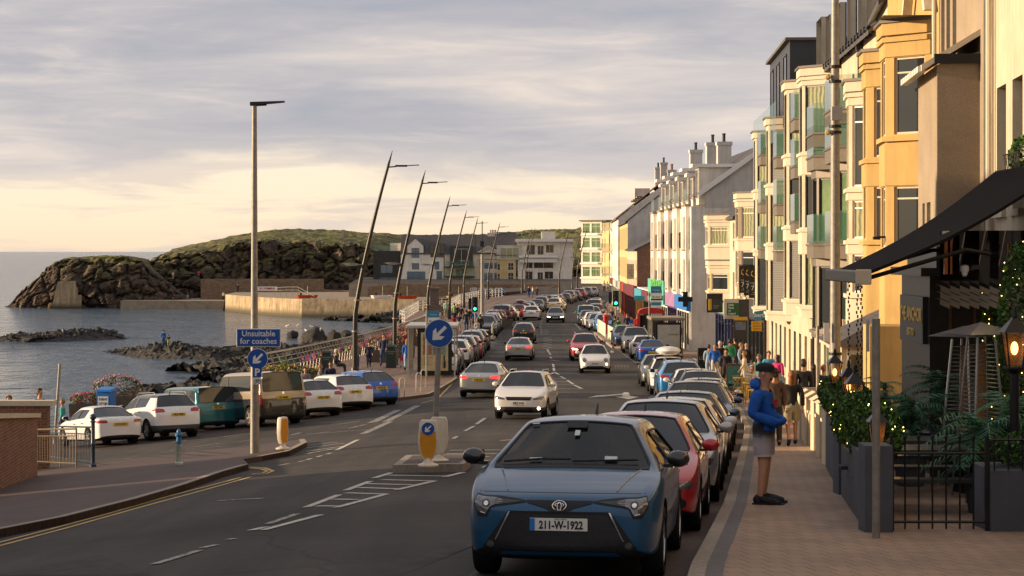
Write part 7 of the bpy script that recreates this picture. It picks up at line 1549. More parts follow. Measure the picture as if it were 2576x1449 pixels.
o,q,w,h=hang('shop_sign','pink white sign reading LITTLE SISTER over the cafe terrace',2119,803,2170,820,58,pm('sister_board',(.62,.48,.44),.5),.05); text_obj('lettering','LITTLE SISTER',.085,Tr(0,-.03,h*.5)@Matrix.Rotation(PI/2,4,'X'),pm('red_ink',(.4,.01,.01),.5),q,ext=.001)
o,q,w,h=hang('pharmacy_cross','dark pharmacy cross on the blue shop front',1712,735,1736,772,131,ink,.1,'sign') if False else (None,)*4
o=thing('pharmacy_cross','dark cross sign projecting from the bright blue shop','sign',P(1724,753,131)); k=131/F; m=MB(); m.cb((0,0,0),(12*k,.15,38*k)); m.cb((-12*k,0,0),(12*k,.15,12*k)); m.cb((12*k,0,0),(12*k,.15,12*k)); m.build('cross',black,o)
o,q,w,h=hang('shop_sign','small turquoise projecting sign left of the turquoise cafe',1596,744,1622,755,150,pm('sign_turq',(.02,.3,.4),.5),.06)
# right side poles
o,h,k=pole('street_lamp','very tall grey street lamp with an electric box on the right pavement','street lamp',2101,0,-260,.13,.08,D=45,lift=.13); kz=lambda y: ZC-(y-HY)/k-o.location.z
m=MB(); m.box((-.12,-.27,kz(304)),(.13,-.1,kz(270))); m.build('electric_box',sgn_back,o,bevel=.01); m=MB()
for y in (168,205,318,333,890): m.lathe([(.145,-.03),(.145,.03)],14,c=(0,0,kz(y)))
m.build('strap',black,o); m=MB(); m.lathe([(.16,0),(.17,.9),(.14,1.2)],14); m.build('pole_base',galv,o); m=MB(); m.box((-.27,-.1,kz(858)),(-.15,-.07,kz(812))); m.build('parking_notice',sgn_white,o)
for y in (196,335): m=MB(); m.ball((-.17,-.03,kz(y-2)),.07,8,6); m.build('amber_light',pm('festoon_lamp',(.5,.35,.12),.2,var=.3),o)
o,h,k=pole('sign_post','thin post between the garden piers and the tall street lamp','post',2057,0,820,.04,D=48,lift=.13); o,h,k=pole('sign_post','short thick grey post in front of the corner of the dark planter','post',2204,1354,802,.043,lift=.13); m=MB(); m.box((-.10,-.0,h-.35),(-.07,.02,h-.02)); m.build('sign_plate',sgn_back,o)
# ---------- people: one skinned body per pose, clothes are offset copies of its surface
SKINS=[pm('skin_fair',(.50,.27,.18),.55,var=.08),pm('skin_tan',(.38,.19,.115),.55,var=.08)]
CL={n:pm('cloth_'+n,c,.85,var=.12,scale=7) for n,c in dict(black=(.015,.015,.017),navy=(.012,.02,.06),blue=(.01,.10,.42),sky=(.05,.30,.55),jeans=(.04,.07,.15),paleblue=(.25,.36,.48),red=(.42,.015,.02),pink=(.55,.03,.17),teal=(.02,.24,.25),green=(.03,.13,.04),lime=(.25,.50,.05),white=(.62,.58,.52),cream=(.48,.42,.34),grey=(.17,.16,.16),brown=(.10,.06,.04),khaki=(.27,.24,.16),turq=(.06,.33,.30),check=(.04,.28,.13),mint=(.35,.48,.36)).items()}
HR={n:pm('hair_'+n,c,.6,var=.3,scale=20) for n,c in dict(dark=(.02,.014,.01),brown=(.024,.012,.007),blonde=(.24,.14,.055),ginger=(.20,.075,.022),grey=(.16,.15,.14),white=(.45,.43,.40),black=(.01,.01,.01)).items()}
def person_proto(J=None,slim=1,shorts=False,sleeve=1,skirt=False,hood=False,hands=True,cap=False,lvl=1):
    K=dict(pel=(0,.01,.95),bel=(0,0,1.10),che=(0,.0,1.28),nb=(0,.015,1.43),nk=(0,.0,1.50),jaw=(0,-.02,1.565),hd=(0,-.01,1.64),cr=(0,.01,1.71))
    for s_,sx in (('l',-1),('r',1)):
        K.update({'sh'+s_:(sx*.175,.01,1.395),'el'+s_:(sx*.225,.03,1.14),'wr'+s_:(sx*.225,-.05,.90),'ha'+s_:(sx*.225,-.075,.825),'hp'+s_:(sx*.095,.01,.88),'kn'+s_:(sx*.10,-.015,.49),'an'+s_:(sx*.10,.02,.085),'to'+s_:(sx*.115,-.13,.035)})
    K.update(J or {})
    rad=dict(pel=(.145,.115),bel=(.125,.10),che=(.16,.115),nb=(.085,.07),nk=(.052,.055),jaw=(.062,.07),hd=(.078,.098),cr=(.055,.07),sh=(.062*slim,.06*slim),el=(.043*slim,.043*slim),wr=(.028,.03),ha=(.036,.022),hp=(.092,.095),kn=(.056,.06),an=(.036,.04),to=(.036,.028))
    chains=[['pel','bel','che','nb','nk','jaw','hd','cr']]
    for s_ in 'lr': chains+= [['che','sh'+s_,'el'+s_,'wr'+s_,'ha'+s_],['pel','hp'+s_,'kn'+s_,'an'+s_,'to'+s_]]
    names=list(K); idx={n:i for i,n in enumerate(names)}; vs=[V(K[n]) for n in names]; es=set(); rr=[rad[n if n in rad else n[:2]] for n in names]
    for c in chains:
        for a,b_ in zip(c,c[1:]): es.add((idx[a],idx[b_]))
    if hands:
        for s_,sx in (('l',-1),('r',1)):
            h=V(K['ha'+s_]); d=(h-V(K['wr'+s_])).normalized(); sd_=V((0,-1,0))-d*d.dot(V((0,-1,0))); sd_.normalize(); nn=d.cross(sd_)
            for k,(o_,l) in enumerate(((-.027,.055),(-.009,.068),(.009,.072),(.026,.062))):
                p0=h+sd_*o_+d*.02; i0=len(vs); vs+= [p0,p0+d*l*.55+nn*(.004*sx),p0+d*l-nn*(-.014*sx)]; rr+=[(.011,.011),(.009,.009),(.007,.007)]; es|={(idx['ha'+s_],i0),(i0,i0+1),(i0+1,i0+2)}
            p0=h+sd_*.036-d*.03; i0=len(vs); vs+=[p0,p0+sd_*.018+d*.035]; rr+=[(.012,.012),(.009,.009)]; es|={(idx['ha'+s_],i0),(i0,i0+1)}
    me=bpy.data.meshes.new('b'); me.from_pydata([tuple(v_) for v_ in vs],[tuple(e) for e in es],[]); o=link('b',me); md=o.modifiers.new('k','SKIN'); md.branch_smoothing=.6; md.use_smooth_shade=True
    for i,sv in enumerate(me.skin_vertices[0].data): sv.radius=rr[i]; sv.use_root=(i==idx['pel'])
    m2=o.modifiers.new('s','SUBSURF'); m2.levels=lvl; m2.render_levels=lvl
    dg=bpy.context.evaluated_depsgraph_get(); body=bpy.data.meshes.new_from_object(o.evaluated_get(dg)); bpy.data.objects.remove(o)
    bm=bmesh.new(); bm.from_mesh(body)
    # head: chin, nose, ears, eyes pressed out of the same mesh
    H=V(K['hd']); f_=V((0,-1,0))
    for v_ in bm.verts:
        q=v_.co-H
        if abs(q.x)<.02 and q.y<-.05 and -.05<q.z<.03: v_.co.y-=.016
    bm.normal_update(); bones=[(a,b_) for c in chains for a,b_ in zip(c,c[1:])]
    def reg(p):
        best=None
        for a,b_ in bones:
            A=V(K[a]);B=V(K[b_]); t=max(0,min(1,(p-A).dot(B-A)/max(1e-6,(B-A).length_squared))); d=(p-A-(B-A)*t).length-(rad[a if a in rad else a[:2]][0]*(1-t)+rad[b_ if b_ in rad else b_[:2]][0]*t)
            if best is None or d<best[0]: best=(d,a,b_,t)
        return best[1:]
    R_={f.index:reg(f.calc_center_median()) for f in bm.faces}
    root=bpy.data.objects.new('person',None); COL.objects.link(root)
    bb=bpy.data.meshes.new('body'); bm.to_mesh(bb); bb.materials.clear(); bb.materials.append(SKINS[0]); 
    m_=MB(); 
    for sx in (-1,1): m_.ball(tuple(H+V((sx*.08,.012,-.01))),.028,8,6,sc=(.4,.8,1.1))
    m_.ball(tuple(H+V((0,-.098,-.018))),.018,6,5,sc=(.7,.9,1.3))
    t_=bmesh.new(); t_.from_mesh(bb); off=len(t_.verts); vv=[t_.verts.new(p) for p in m_.v]; [t_.faces.new([vv[i] for i in f]) for f in m_.f if len(set(f))==len(f)]; t_.to_mesh(bb); t_.free(); bb.shade_smooth(); link('body',bb,root)
    def garment(name,pred,off,mat,flare=None):
        b2=bm.copy(); b2.faces.ensure_lookup_table(); kill=[f for f in b2.faces if not pred(f.calc_center_median(),*R_[f.index])]
        b2.normal_update(); 
        for v_ in b2.verts: v_.co+=v_.normal*off
        bmesh.ops.delete(b2,geom=kill,context='FACES')
        if flare:
            for v_ in b2.verts: flare(v_.co)
        # hem thickness
        be=[e for e in b2.edges if e.is_boundary]; r=bmesh.ops.extrude_edge_only(b2,edges=be)
        cset=[g for g in r['geom'] if isinstance(g,bmesh.types.BMVert)]
        for v_ in cset: v_.co-=v_.normal*0
        m3=bpy.data.meshes.new(name); b2.to_mesh(m3); b2.free(); m3.materials.clear(); m3.materials.append(mat); m3.shade_smooth(); return link(name,m3,root)
    low=lambda a,b_: b_[:2] if b_ not in ('pel','bel','che','nb','nk','jaw','hd','cr') else b_
    def top(c,a,b_,t):
        k=low(a,b_)
        if k in ('bel','che'): return True
        if k=='nb': return t<.85
        if k=='sh': return True
        if k=='el': return sleeve>=1 or t<.75
        if k=='wr': return hood or (sleeve>=1 and t<.92)
        if k=='ha': return hood
        if k=='hp': return hood and c.z>.90
        return False
    garment('top',top,.022 if not hood else .026,CL['navy'])
    def bot(c,a,b_,t):
        k=low(a,b_); 
        if k in('hp',) : return True
        if k=='bel': return t<.25
        if k=='kn': return (t<.72 if shorts else True)
        if k=='an': return (not shorts) and t<.88
        return False
    hipz=V(K['pel']).z
    garment('shorts' if shorts else 'trousers',bot,.018 if not shorts else .03,CL['jeans'])
    for sx in (-1,1): garment('shoe',lambda c,a,b_,t: (low(a,b_)=='to' or (low(a,b_)=='an' and t>.93)) and c.x*sx>0 if True else 0,.012,CL['black'])
    def hairp(c,a,b_,t): q=c-H; return low(a,b_) in('hd','cr','jaw') and (q.z>.035+.9*max(0,-q.y-.02) or (q.y>.012 and q.z>-.075))
    if not cap:
        m=MB(); n_,k_=16,10; rx,ry,rz_=.094,.118,.128; c0=H+V((0,.014,.012)); P_=lambda i,j:(c0.x+rx*math.sin(PI*i/k_)*math.cos(2*PI*j/n_),c0.y+ry*math.sin(PI*i/k_)*math.sin(2*PI*j/n_),c0.z+rz_*math.cos(PI*i/k_))
        for i in range(k_):
            for j in range(n_):
                q=[P_(i,j),P_(i+1,j),P_(i+1,j+1),P_(i,j+1)]; y=sum(p[1] for p in q)/4-c0.y; z=sum(p[2] for p in q)/4-c0.z
                if z<-.10 or (y<.02 and z<.045+.35*max(0,-y)): continue
                m.add(q,[(0,1,2,3)])
        m.build('hair',HR['brown'],root,smooth=True)
    m=MB(); 
    if not cap:
        m.ball(tuple(H+V((0,.05,-.13))),.1,10,8,sc=(.95,.55,2.1)); m.build('long_hair',HR['brown'],root,smooth=True)
    register(root); bm.free(); return root,K
walkJ=dict(knl=(-.10,-.14,.50),anl=(-.10,-.10,.10),tol=(-.11,-.25,.05),knr=(.10,.03,.49),anr=(.10,.27,.14),tor=(.11,.16,.03),ell=(-.23,.10,1.16),wrl=(-.24,.12,.93),hal=(-.24,.11,.85),elr=(.23,-.04,1.14),wrr=(.22,-.19,.96),har=(.22,-.24,.89))
sitJ=dict(pel=(0,.05,.52),bel=(0,.04,.66),che=(0,.02,.84),nb=(0,.02,.99),nk=(0,0,1.06),jaw=(0,-.03,1.12),hd=(0,-.02,1.19),cr=(0,0,1.26),shl=(-.175,.02,.955),shr=(.175,.02,.955),ell=(-.22,-.02,.70),elr=(.22,-.02,.70),wrl=(-.14,-.24,.66),wrr=(.14,-.24,.66),hal=(-.08,-.30,.66),har=(.08,-.30,.66),hpl=(-.10,-.03,.50),hpr=(.10,-.03,.50),knl=(-.13,-.42,.50),knr=(.13,-.42,.50),anl=(-.13,-.44,.09),anr=(.13,-.44,.09),tol=(-.13,-.58,.035),tor=(.13,-.58,.035))
crossJ=dict(ell=(-.24,.0,1.15),wrl=(-.05,-.17,1.14),hal=(.03,-.17,1.15),elr=(.24,.0,1.15),wrr=(.05,-.18,1.10),har=(-.03,-.18,1.10))
PP={'stand':person_proto()[0],'walk':person_proto(walkJ)[0],'walks':person_proto(walkJ,shorts=True,sleeve=0)[0],'sit':person_proto(sitJ)[0],'arms':person_proto(crossJ)[0],'shorts':person_proto(None,shorts=True,sleeve=0)[0],'girl':person_proto(walkJ,shorts=True)[0]}
def person(pose,loc,rz,label,top='navy',bot='jeans',hair='brown',long=False,h=1.72,group=None,skin=0,shoe='black',bald=False):
    k=h/1.75; sk=set(); 
    if not long: sk.add('long_hair')
    if bald: sk.add('hair')
    return dup(PP[pose],loc,rz,label,group,mats={'top':CL[top],'trousers':CL[bot],'shorts':CL[bot],'hair':HR[hair],'long_hair':HR[hair],'body':SKINS[skin],'shoe':CL[shoe]},scale=k,skip=sk,name='person')
def at_feet(x,y,l=.13): p=gpt(x,y,l); return V((p.x,p.y,p.z+l))
def at_D(x,D,l=.13): X=PX(x,D); return V((X,D,gz(X,D)+l))
def at_head(x,y,h,l=.13,d0=60):
    D=d0; best=None
    while D<330:
        X=PX(x,D); e=abs((gz(X,D)+l+h)-(ZC-(y-HY)/F*D))
        if best is None or e<best[0]: best=(e,D)
        D+=.5
    return at_D(x,best[1],l)
for v_ in PP.values(): v_['category']='person'
N_,S_,E_,W_=PI,0,PI/2,-PI/2   # away, towards the camera, facing right, facing left
def nR(deg): return R(deg)
GP='people strolling on the right pavement'; GL='people on the promenade'
PL=[('girl',at_feet(1992,1122),N_,'girl with long ginger hair in a black top and denim shorts walking away','black','khaki','ginger',1,1.66,GP),
('stand',at_D(1949,44),N_,'person in a dark brown jacket half hidden behind the man in the cap','brown','black','dark',0,1.72,GP),
('arms',at_feet(1934,996),S_,'smiling man in a bright blue jacket facing the camera before the striped windbreak','sky','jeans','grey',0,1.8,GP),
('stand',at_feet(1957,999),nR(150),'woman in a bright pink top and pale jeans by the striped windbreak','pink','paleblue','brown',1,1.66,GP),
('stand',at_D(2021,58),N_,'tall man in a charcoal jumper seen from behind above the white cafe barrier','black','jeans','brown',0,1.86,GP),
('stand',at_D(2046,60),N_,'long haired woman in black behind the white cafe barrier','black','black','brown',1,1.68,GP),('stand',at_D(2072,60),N_,'person in a navy padded jacket with ginger hair at the right of the barrier','navy','jeans','ginger',0,1.66,GP),
('stand',at_D(1909,80),W_,'woman with grey hair in a turquoise coat and pink scarf','teal','grey','grey',0,1.66,GP),('sit',at_D(1891,78),S_,'white haired woman seated at the yellow cafe tables','white','grey','white',0,1.7,GP),
('walk',at_D(1872,84),W_,'blonde woman in a cream cardigan beside the yellow chairs','cream','cream','blonde',0,1.68,GP),
('stand',at_D(1836,99),N_,'man in a green checked shirt standing with his back to us','check','paleblue','dark',0,1.84,GP),('stand',at_D(1849,103),nR(200),'man looking sideways next to the green checked shirt','brown','jeans','brown',0,1.8,GP),
('stand',at_D(1864,97),nR(60),'blonde person in a denim blue top leaning in to talk','paleblue','paleblue','blonde',0,1.7,GP),('stand',at_D(1877,95),N_,'bald man in black beside the blonde person in denim blue','black','black','brown',0,1.78,GP),
('walk',at_D(1783,97),N_,'woman in a blue and white patterned dress by the parked blue crossover','paleblue','paleblue','brown',0,1.62,GP),('walk',at_D(1798,94),S_,'bald man in a blue quarter zip top walking towards the camera','blue','cream','grey',0,1.74,GP),
('stand',at_D(1811,98),N_,'white haired man in black seen from behind','black','grey','white',0,1.76,GP),('stand',at_D(1822,100),N_,'person in a black cap behind the pushchair','black','black','black',0,1.68,GP),
('walks',at_feet(1805,938),nR(20),'girl in a white top and red skirt next to the pushchair','white','red','brown',1,1.38,GP),('walk',at_D(1826,87),S_,'woman in a black leather jacket pushing the pushchair','black','black','dark',1,1.70,GP),
('sit',at_D(1925,68),N_,'man in a dark cap sitting at the cafe tables','green','black','black',0,1.75,GP),('sit',at_D(1954,66),nR(200),'blonde woman with a white hood sitting behind the windbreak','cream','black','blonde',1,1.7,GP),('sit',at_D(1943,70),S_,'man sitting at the rear cafe table by the windbreak','brown','black','brown',0,1.8,GP),
('walk',at_head(1577,790,1.7),S_,'blonde woman in a dark coat and denim shirt outside the far shops','navy','jeans','blonde',1,1.7,GP),('stand',at_head(1603,792,1.7),S_,'person in a bright red jacket outside the orange shutters','red','black','grey',0,1.7,GP),('walk',at_head(1588,797,1.4),S_,'child in blue between the blonde woman and the red jacket','blue','jeans','brown',0,1.4,GP),
('walk',at_head(1554,799,1.7),N_,'person in a dark green hooded coat near the guard railings','green','black','brown',0,1.72,GP),('walk',at_head(1547,795,1.75),N_,'man in a dark jacket beside the green hooded coat','black','jeans','dark',0,1.76,GP),('walk',at_head(1538,775,1.75),S_,'man in a checked shirt further up the right pavement','brown','jeans','grey',0,1.78,GP),('walk',at_head(1526,781,1.6),S_,'woman in white further up the right pavement','white','jeans','brown',1,1.64,GP),
('stand',at_head(1706,795,1.7,d0=110),N_,'woman with long dark hair behind the grey bus shelter','black','black','dark',1,1.7,GP),('stand',at_head(1692,805,1.6,d0=110),N_,'bald head visible just above the grey bus shelter roof','cream','grey','blonde',0,1.6,GP),('stand',at_head(1670,802,1.62,d0=115),N_,'person in a dark cap above the shelter roof','navy','grey','black',0,1.64,GP),
('stand',at_head(1724,811,1.75,d0=105),N_,'person in a black padded waistcoat right of the grey bus shelter','black','black','brown',1,1.76,GP),('stand',at_head(1757,812,1.75,d0=100),W_,'man in a green hoodie standing by the blue shop','green','khaki','dark',0,1.78,GP),
# promenade
('walk',at_feet(1024,933,.12),N_,'woman in a bright blue jumper with long blonde hair walking away by the shelter','blue','paleblue','blonde',1,1.68,GL),('walks',at_feet(1012,925,.12),N_,'small child in pink leggings beside the woman in bright blue','grey','pink','brown',0,1.1,GL),
('walk',at_feet(928,925,.12),nR(10),'boy in a navy tracksuit walking towards the camera','navy','navy','brown',0,1.42,GL),('walk',at_feet(965,921,.12),nR(-15),'man in navy carrying a toddler near the litter bin','navy','jeans','brown',0,1.8,GL),('stand',at_feet(896,935,.12),N_,'person in a grey top standing behind the nearest leaning lamp','grey','jeans','brown',0,1.7,GL),
('sit',at_D(846,103,.12),E_,'white haired man in black seated on a chair at the rail','black','black','white',0,1.78,GL),('sit',at_D(768,90,.12),S_,'dark haired boy whose head shows above the white hatchback','grey','jeans','dark',0,1.6,GL),('sit',at_D(806,91,.12),E_,'blonde woman whose head shows above the white hatchback','grey','jeans','blonde',0,1.66,GL),('sit',at_D(831,91.5,.12),S_,'man whose head shows between the two white hatchbacks','navy','jeans','brown',0,1.78,GL),
('stand',at_feet(1007,849,.12),E_,'old man in a black coat leaning at the promenade rail','black','black','grey',0,1.74,GL),('sit',at_head(1021,835,1.2,.12),nR(40),'woman in red sitting with a child by the pink flower bed','red','navy','blonde',0,1.7,GL),('stand',at_head(1043,808,1.72,.12,120),E_,'man in a blue cap by the rail beyond the shelter','navy','jeans','black',0,1.74,GL),
('stand',at_D(1122,205,.12),S_,'man in a pale green polo shirt near the memorial','mint','khaki','grey',0,1.82,GL),('stand',at_D(1112,200,.12),E_,'woman in dark clothes beside the pale green polo shirt','black','black','dark',0,1.66,GL),('walk',at_D(1143,196,.12),N_,'person in a lime green top on the promenade','lime','black','dark',0,1.72,GL),('walk',at_D(1150,192,.12),N_,'person in a black and lime jacket on the promenade','black','black','blonde',0,1.74,GL),
('walks',at_feet(1143,829,.12),N_,'man in a navy top and red shorts walking away','navy','red','grey',0,1.8,GL),('walks',at_feet(1155,838,.12),N_,'blonde woman in navy with cropped white trousers walking away','navy','white','blonde',1,1.66,GL),('walk',at_feet(1173,833,.12),N_,'man in a black top and dark jeans walking away','black','jeans','brown',0,1.8,GL),('walk',at_feet(1180,824,.12),S_,'bald man in a dark jacket walking towards the camera','black','khaki','grey',0,1.8,GL),
('walk',at_feet(1193,829,.12),nR(200),'person in a bright blue coat by the left signal post','blue','jeans','brown',0,1.7,GL),('stand',at_D(1208,158,.12),N_,'person in a black tee shirt with folded arms by the left guard railing','black','black','dark',0,1.76,GL),('stand',at_D(1200,157,.12),N_,'blonde child beside the black tee shirt','cream','grey','blonde',0,1.35,GL),('sit',at_D(1096,172,.12),E_,'person in a royal blue hoodie seated by the rail','blue','jeans','brown',0,1.75,GL),('sit',at_D(1115,170,.12),S_,'fair haired person sitting beyond the royal blue hoodie','grey','jeans','blonde',0,1.7,GL),
('walk',at_D(1160,188,.12),N_,'person in black with cream trousers among the walkers','black','cream','black',0,1.72,GL),('walks',P(1266,753,300)*1.0,N_,'man in turquoise shirt and shorts on the slipway','sky','navy','brown',0,1.8,GL),
('stand',at_D(1330,292),S_,'person in dark clothes in the far group on the promenade','navy','jeans','brown',0,1.7,GL),('stand',at_D(1340,290),W_,'person in a white shirt in the far group on the promenade','white','jeans','dark',0,1.8,GL),('stand',at_D(1350,288),S_,'person in brown in the far group on the promenade','brown','jeans','brown',0,1.7,GL),
('walk',at_D(1520,318),N_,'man in a white shirt crossing far up the road','white','navy','dark',0,1.8,GL),('walk',at_D(1528,316),N_,'person in cream beside the white shirt far up the road','cream','grey','brown',0,1.7,GL),
# sea edge left
('stand',at_D(157,74,.0),W_,'boy in a turquoise hoodie at the sea edge','turq','navy','blonde',0,1.6,GL),('stand',V((PX(100,60),60,pz(976,60)-1.76)),nR(60),'man in black with an orange collar whose head shows above the brick wall','black','jeans','brown',0,1.74,GL),('stand',V((PX(23,60),60,pz(993,60)-1.66)),S_,'blonde woman whose head shows above the far left brick wall','grey','jeans','blonde',1,1.64,GL),
# far quay
('walks',V((PX(435,404),404,1.6)),N_,'swimmer in dark clothes at the quay steps','black','black','dark',0,1.75,GL),('walks',V((PX(472,404),404,1.6)),N_,'swimmer in a navy top and pale shorts by the white notice','navy','paleblue','brown',0,1.75,GL),('stand',V((PX(562,404),404,1.6)),S_,'person in white and black at the foot of the quay ramp','white','black','brown',0,1.7,GL),('stand',V((PX(598,404),404,QZ)),S_,'person in black on the upper quay by the wall','black','black','dark',0,1.75,GL),('walk',V((PX(499,411),411,5.75)),N_,'person in maroon on the path above the quay wall','red','jeans','dark',0,1.75,GL),('walks',V((PX(435,411.5),411.5,5.6)),N_,'person in a white top climbing the headland path','white','khaki','brown',0,1.75,GL),
('stand',V((PX(403,210.5),210.5,.0)),N_,'tall angler in a blue jacket on the reef','blue','jeans','brown',0,1.8,None),('walks',V((PX(416,210),210,.0)),N_,'child in a black top and green shorts fishing on the reef','black','lime','dark',0,1.3,None)]
for pose,loc,rz_,lb,t_,b_,hr,lg,h,g in PL:
    if loc.z==0 or (200<loc.y<212 and lb.find('reef')>0): loc=V((loc.x,loc.y+2,ZC-(871-HY)/F*212-.05))
    person(pose,loc,rz_,lb,t_,b_,hr,bool(lg),h,g,skin=hash(len(lb))%2,bald='bald' in lb)
# hero: man in the cap, hands in his hoodie pocket, body turned to the right
hj=dict(pel=(0,.0,.96),bel=(0,-.01,1.10),che=(0,.02,1.29),nb=(0,.01,1.44),nk=(0,-.01,1.505),jaw=(-.012,-.045,1.57),hd=(-.01,-.03,1.645),cr=(0,-.01,1.715),shl=(-.185,.02,1.39),shr=(.185,.02,1.39),ell=(-.245,.07,1.14),elr=(.245,.07,1.14),wrl=(-.15,-.14,1.03),wrr=(.15,-.14,1.03),hal=(-.08,-.16,1.02),har=(.08,-.16,1.02),
 hpl=(-.10,0,.89),hpr=(.10,0,.89),knl=(-.13,-.03,.49),knr=(.12,.0,.49),anl=(-.16,.0,.085),anr=(.14,.04,.085),tol=(-.19,-.18,.04),tor=(.17,-.14,.04))
hp,HK=person_proto(hj,.86,shorts=True,hood=True,hands=False,cap=True,lvl=2)
for o in [k for k in COL.objects if k.parent==hp]:
    n_=o.name.split('.')[0]; o.data.materials.clear()
    if n_=='top': o.name='hoodie'
    o.data.materials.append({'top':pm('hoodie_blue',(.008,.085,.40),.9,var=.25,scale=9,bump=.3,bscale=25),'body':SKINS[0],'shoe':CL['black']}.get(n_,CL['grey']))
    if n_=='shorts':
        s=NT('ombre_shorts'); t=s.n('TexCoord'); z_=s.n('SeparateXYZ'); s.l(t.outputs['Object'],z_.inputs[0]); ad=s.n('Math',operation='MULTIPLY_ADD'); s.l(s.noise(t.outputs['Object'],16,4),ad.inputs[0]); ad.inputs[1].default_value=.10; s.l(z_.outputs[2],ad.inputs[2]); mr=s.n('MapRange'); mr.inputs['From Min'].default_value=.80; mr.inputs['From Max'].default_value=.98; s.l(ad.outputs[0],mr.inputs['Value']); s.l(s.ramp(mr.outputs[0],[(0,(.36,.33,.36)),(.45,(.25,.23,.26)),(.75,(.05,.05,.06)),(1,(.015,.015,.018))]),s.b.inputs['Base Color']); s.b.inputs['Roughness'].default_value=.9; s.bump(s.noise(t.outputs['Object'],9,4),.5,.03); o.data.materials[0]=s.m
        for v_ in o.data.vertices:
            if v_.co.z<.80: k=1+(.80-v_.co.z)*.22; cx_=.10 if v_.co.x>0 else -.10; v_.co.x=cx_+(v_.co.x-cx_)*k; v_.co.y*=k
    if n_=='top':
        for v_ in o.data.vertices:
            if v_.co.z<1.25 and abs(v_.co.x)<.2 and v_.co.y<0: v_.co.y-=.05*(1-abs(v_.co.z-1.08)/.17) if abs(v_.co.z-1.08)<.17 else 0
m=MB(); hdp=V(HK['hd']); m.tube([hdp+V((.0,.11+.02*abs(t),-.12-.00*t))+V((.13*math.sin(t*.5),-.13*(1-math.cos(t*.5)),-.03+.02*math.cos(t))) for t in [i*.5-3.2 for i in range(14)]],[.028,.045,.055,.06,.062,.065,.065,.065,.065,.062,.06,.055,.045,.028],8); m.build('hood',pm('hoodie_blue',(.008,.085,.40),.9),hp,smooth=True)
m=MB(); m.add([(-.10,-.143,1.245),(.10,-.143,1.245),(.10,-.135,1.305),(-.10,-.135,1.305)],[(0,1,2,3)]); m.add([(-.10,-.147,1.225),(.0,-.147,1.225),(.0,-.144,1.243),(-.10,-.144,1.243)],[(0,1,2,3)]); m.build('chest_stripe',pm('chest_red',(.40,.01,.03),.8),hp)
m=MB(); c0=hdp+V((0,.012,.028)); 
for i in range(7):
    pass
prof=[(.098,-.01),(.099,.03),(.093,.058),(.07,.084),(.038,.096),(.008,.10)]
vs=[(c0.x+r*.90*math.cos(2*PI*j/18),c0.y+r*1.12*math.sin(2*PI*j/18),c0.z+z) for r,z in prof for j in range(18)]; m.add(vs,[(i*18+j,i*18+(j+1)%18,(i+1)*18+(j+1)%18,(i+1)*18+j) for i in range(5) for j in range(18)]); m.prism([(c0.x+.085*math.cos(a),c0.y-.085+(-.10*math.sin(a) if True else 0),c0.z-.005-.02*math.sin(a)) for a in [i*PI/10 for i in range(11)]],(0,0,.012)); m.build('cap',CL['black'],hp,smooth=True)
m=MB(); m.ball(tuple(hdp+V((0,-.045,-.075))),.05,10,8,sc=(.9,.75,.45)); m.build('beard',HR['brown'],hp,smooth=True)
for sx,kk in ((-1,'anl'),(1,'anr')): a=V(HK[kk]); m=MB(); m.add([(a.x-.05,a.y-.27,0),(a.x+.05,a.y-.27,0),(a.x+.05,a.y+.07,0),(a.x-.05,a.y+.07,0),(a.x-.055,a.y-.27,.03),(a.x+.055,a.y-.27,.03),(a.x+.055,a.y+.08,.03),(a.x-.055,a.y+.08,.03)],[(0,3,2,1),(4,5,6,7),(0,1,5,4),(1,2,6,5),(2,3,7,6),(3,0,4,7)]); m.ball((a.x,a.y-.11,.045),.05,10,6,sc=(1.0,2.9,1.0)); m.ball((a.x,a.y+.02,.07),.052,10,6,sc=(1,1.2,1.3)); m.build('trainer',pm('trainer_navy',(.015,.018,.03),.7),hp,smooth=True)
p=at_feet(1921,1268); hp.location=p; hp.rotation_euler=(0,0,R(68)); hp.scale=(1.16,1.16,1.05); tag(hp,'man in a black cap, blue hoodie and grey shorts standing on the near pavement','person')
# pushchair
p=at_feet(1828,950); o=thing('pushchair','purple and black pushchair with a baby, pushed by the woman in leather','pushchair',p,0); m=MB()
for x in (-.25,.25): m.tube([(x,.35,1.0),(x,0,.55),(x,-.35,.12)],.018,6); m.tube([(x,.3,.12),(x,0,.55)],.018,6)
m.tube([(-.25,.35,1.0),(.25,.35,1.0)],.02,6); m.build('frame',black,o)
for x,y in ((-.26,-.35),(.26,-.35),(-.26,.3),(.26,.3)): m=MB(); m.tr(Tr(x,y,.11)@Matrix.Rotation(PI/2,4,'Y')); m.lathe([(.11,-.02),(.11,.02)],14); m.build('wheel',rubber,o)
m=MB(); m.add([(-.2,-.2,.42),(.2,-.2,.42),(.2,.12,.5),(-.2,.12,.5),(-.2,.22,1.0),(.2,.22,1.0)],[(0,1,2,3),(3,2,5,4)]); m.ball((0,.12,.98),.24,12,6,sc=(1,.9,.6)); m.build('seat',pm('purple_cloth',(.09,.03,.25),.8),o)
b_=thing('person','baby in blue sitting in the pushchair','person',p+V((0,-.08,.44)),0); m=MB(); m.ball((0,0,.16),.11,10,8,sc=(1,.8,1.4)); m.ball((0,-.02,.38),.085,10,8)
for sx in (-1,1): m.tube([(sx*.05,0,.08),(sx*.08,-.16,.08),(sx*.08,-.18,-.1)],[.045,.04,.03],8); m.tube([(sx*.09,0,.25),(sx*.13,-.08,.16)],[.035,.025],8)
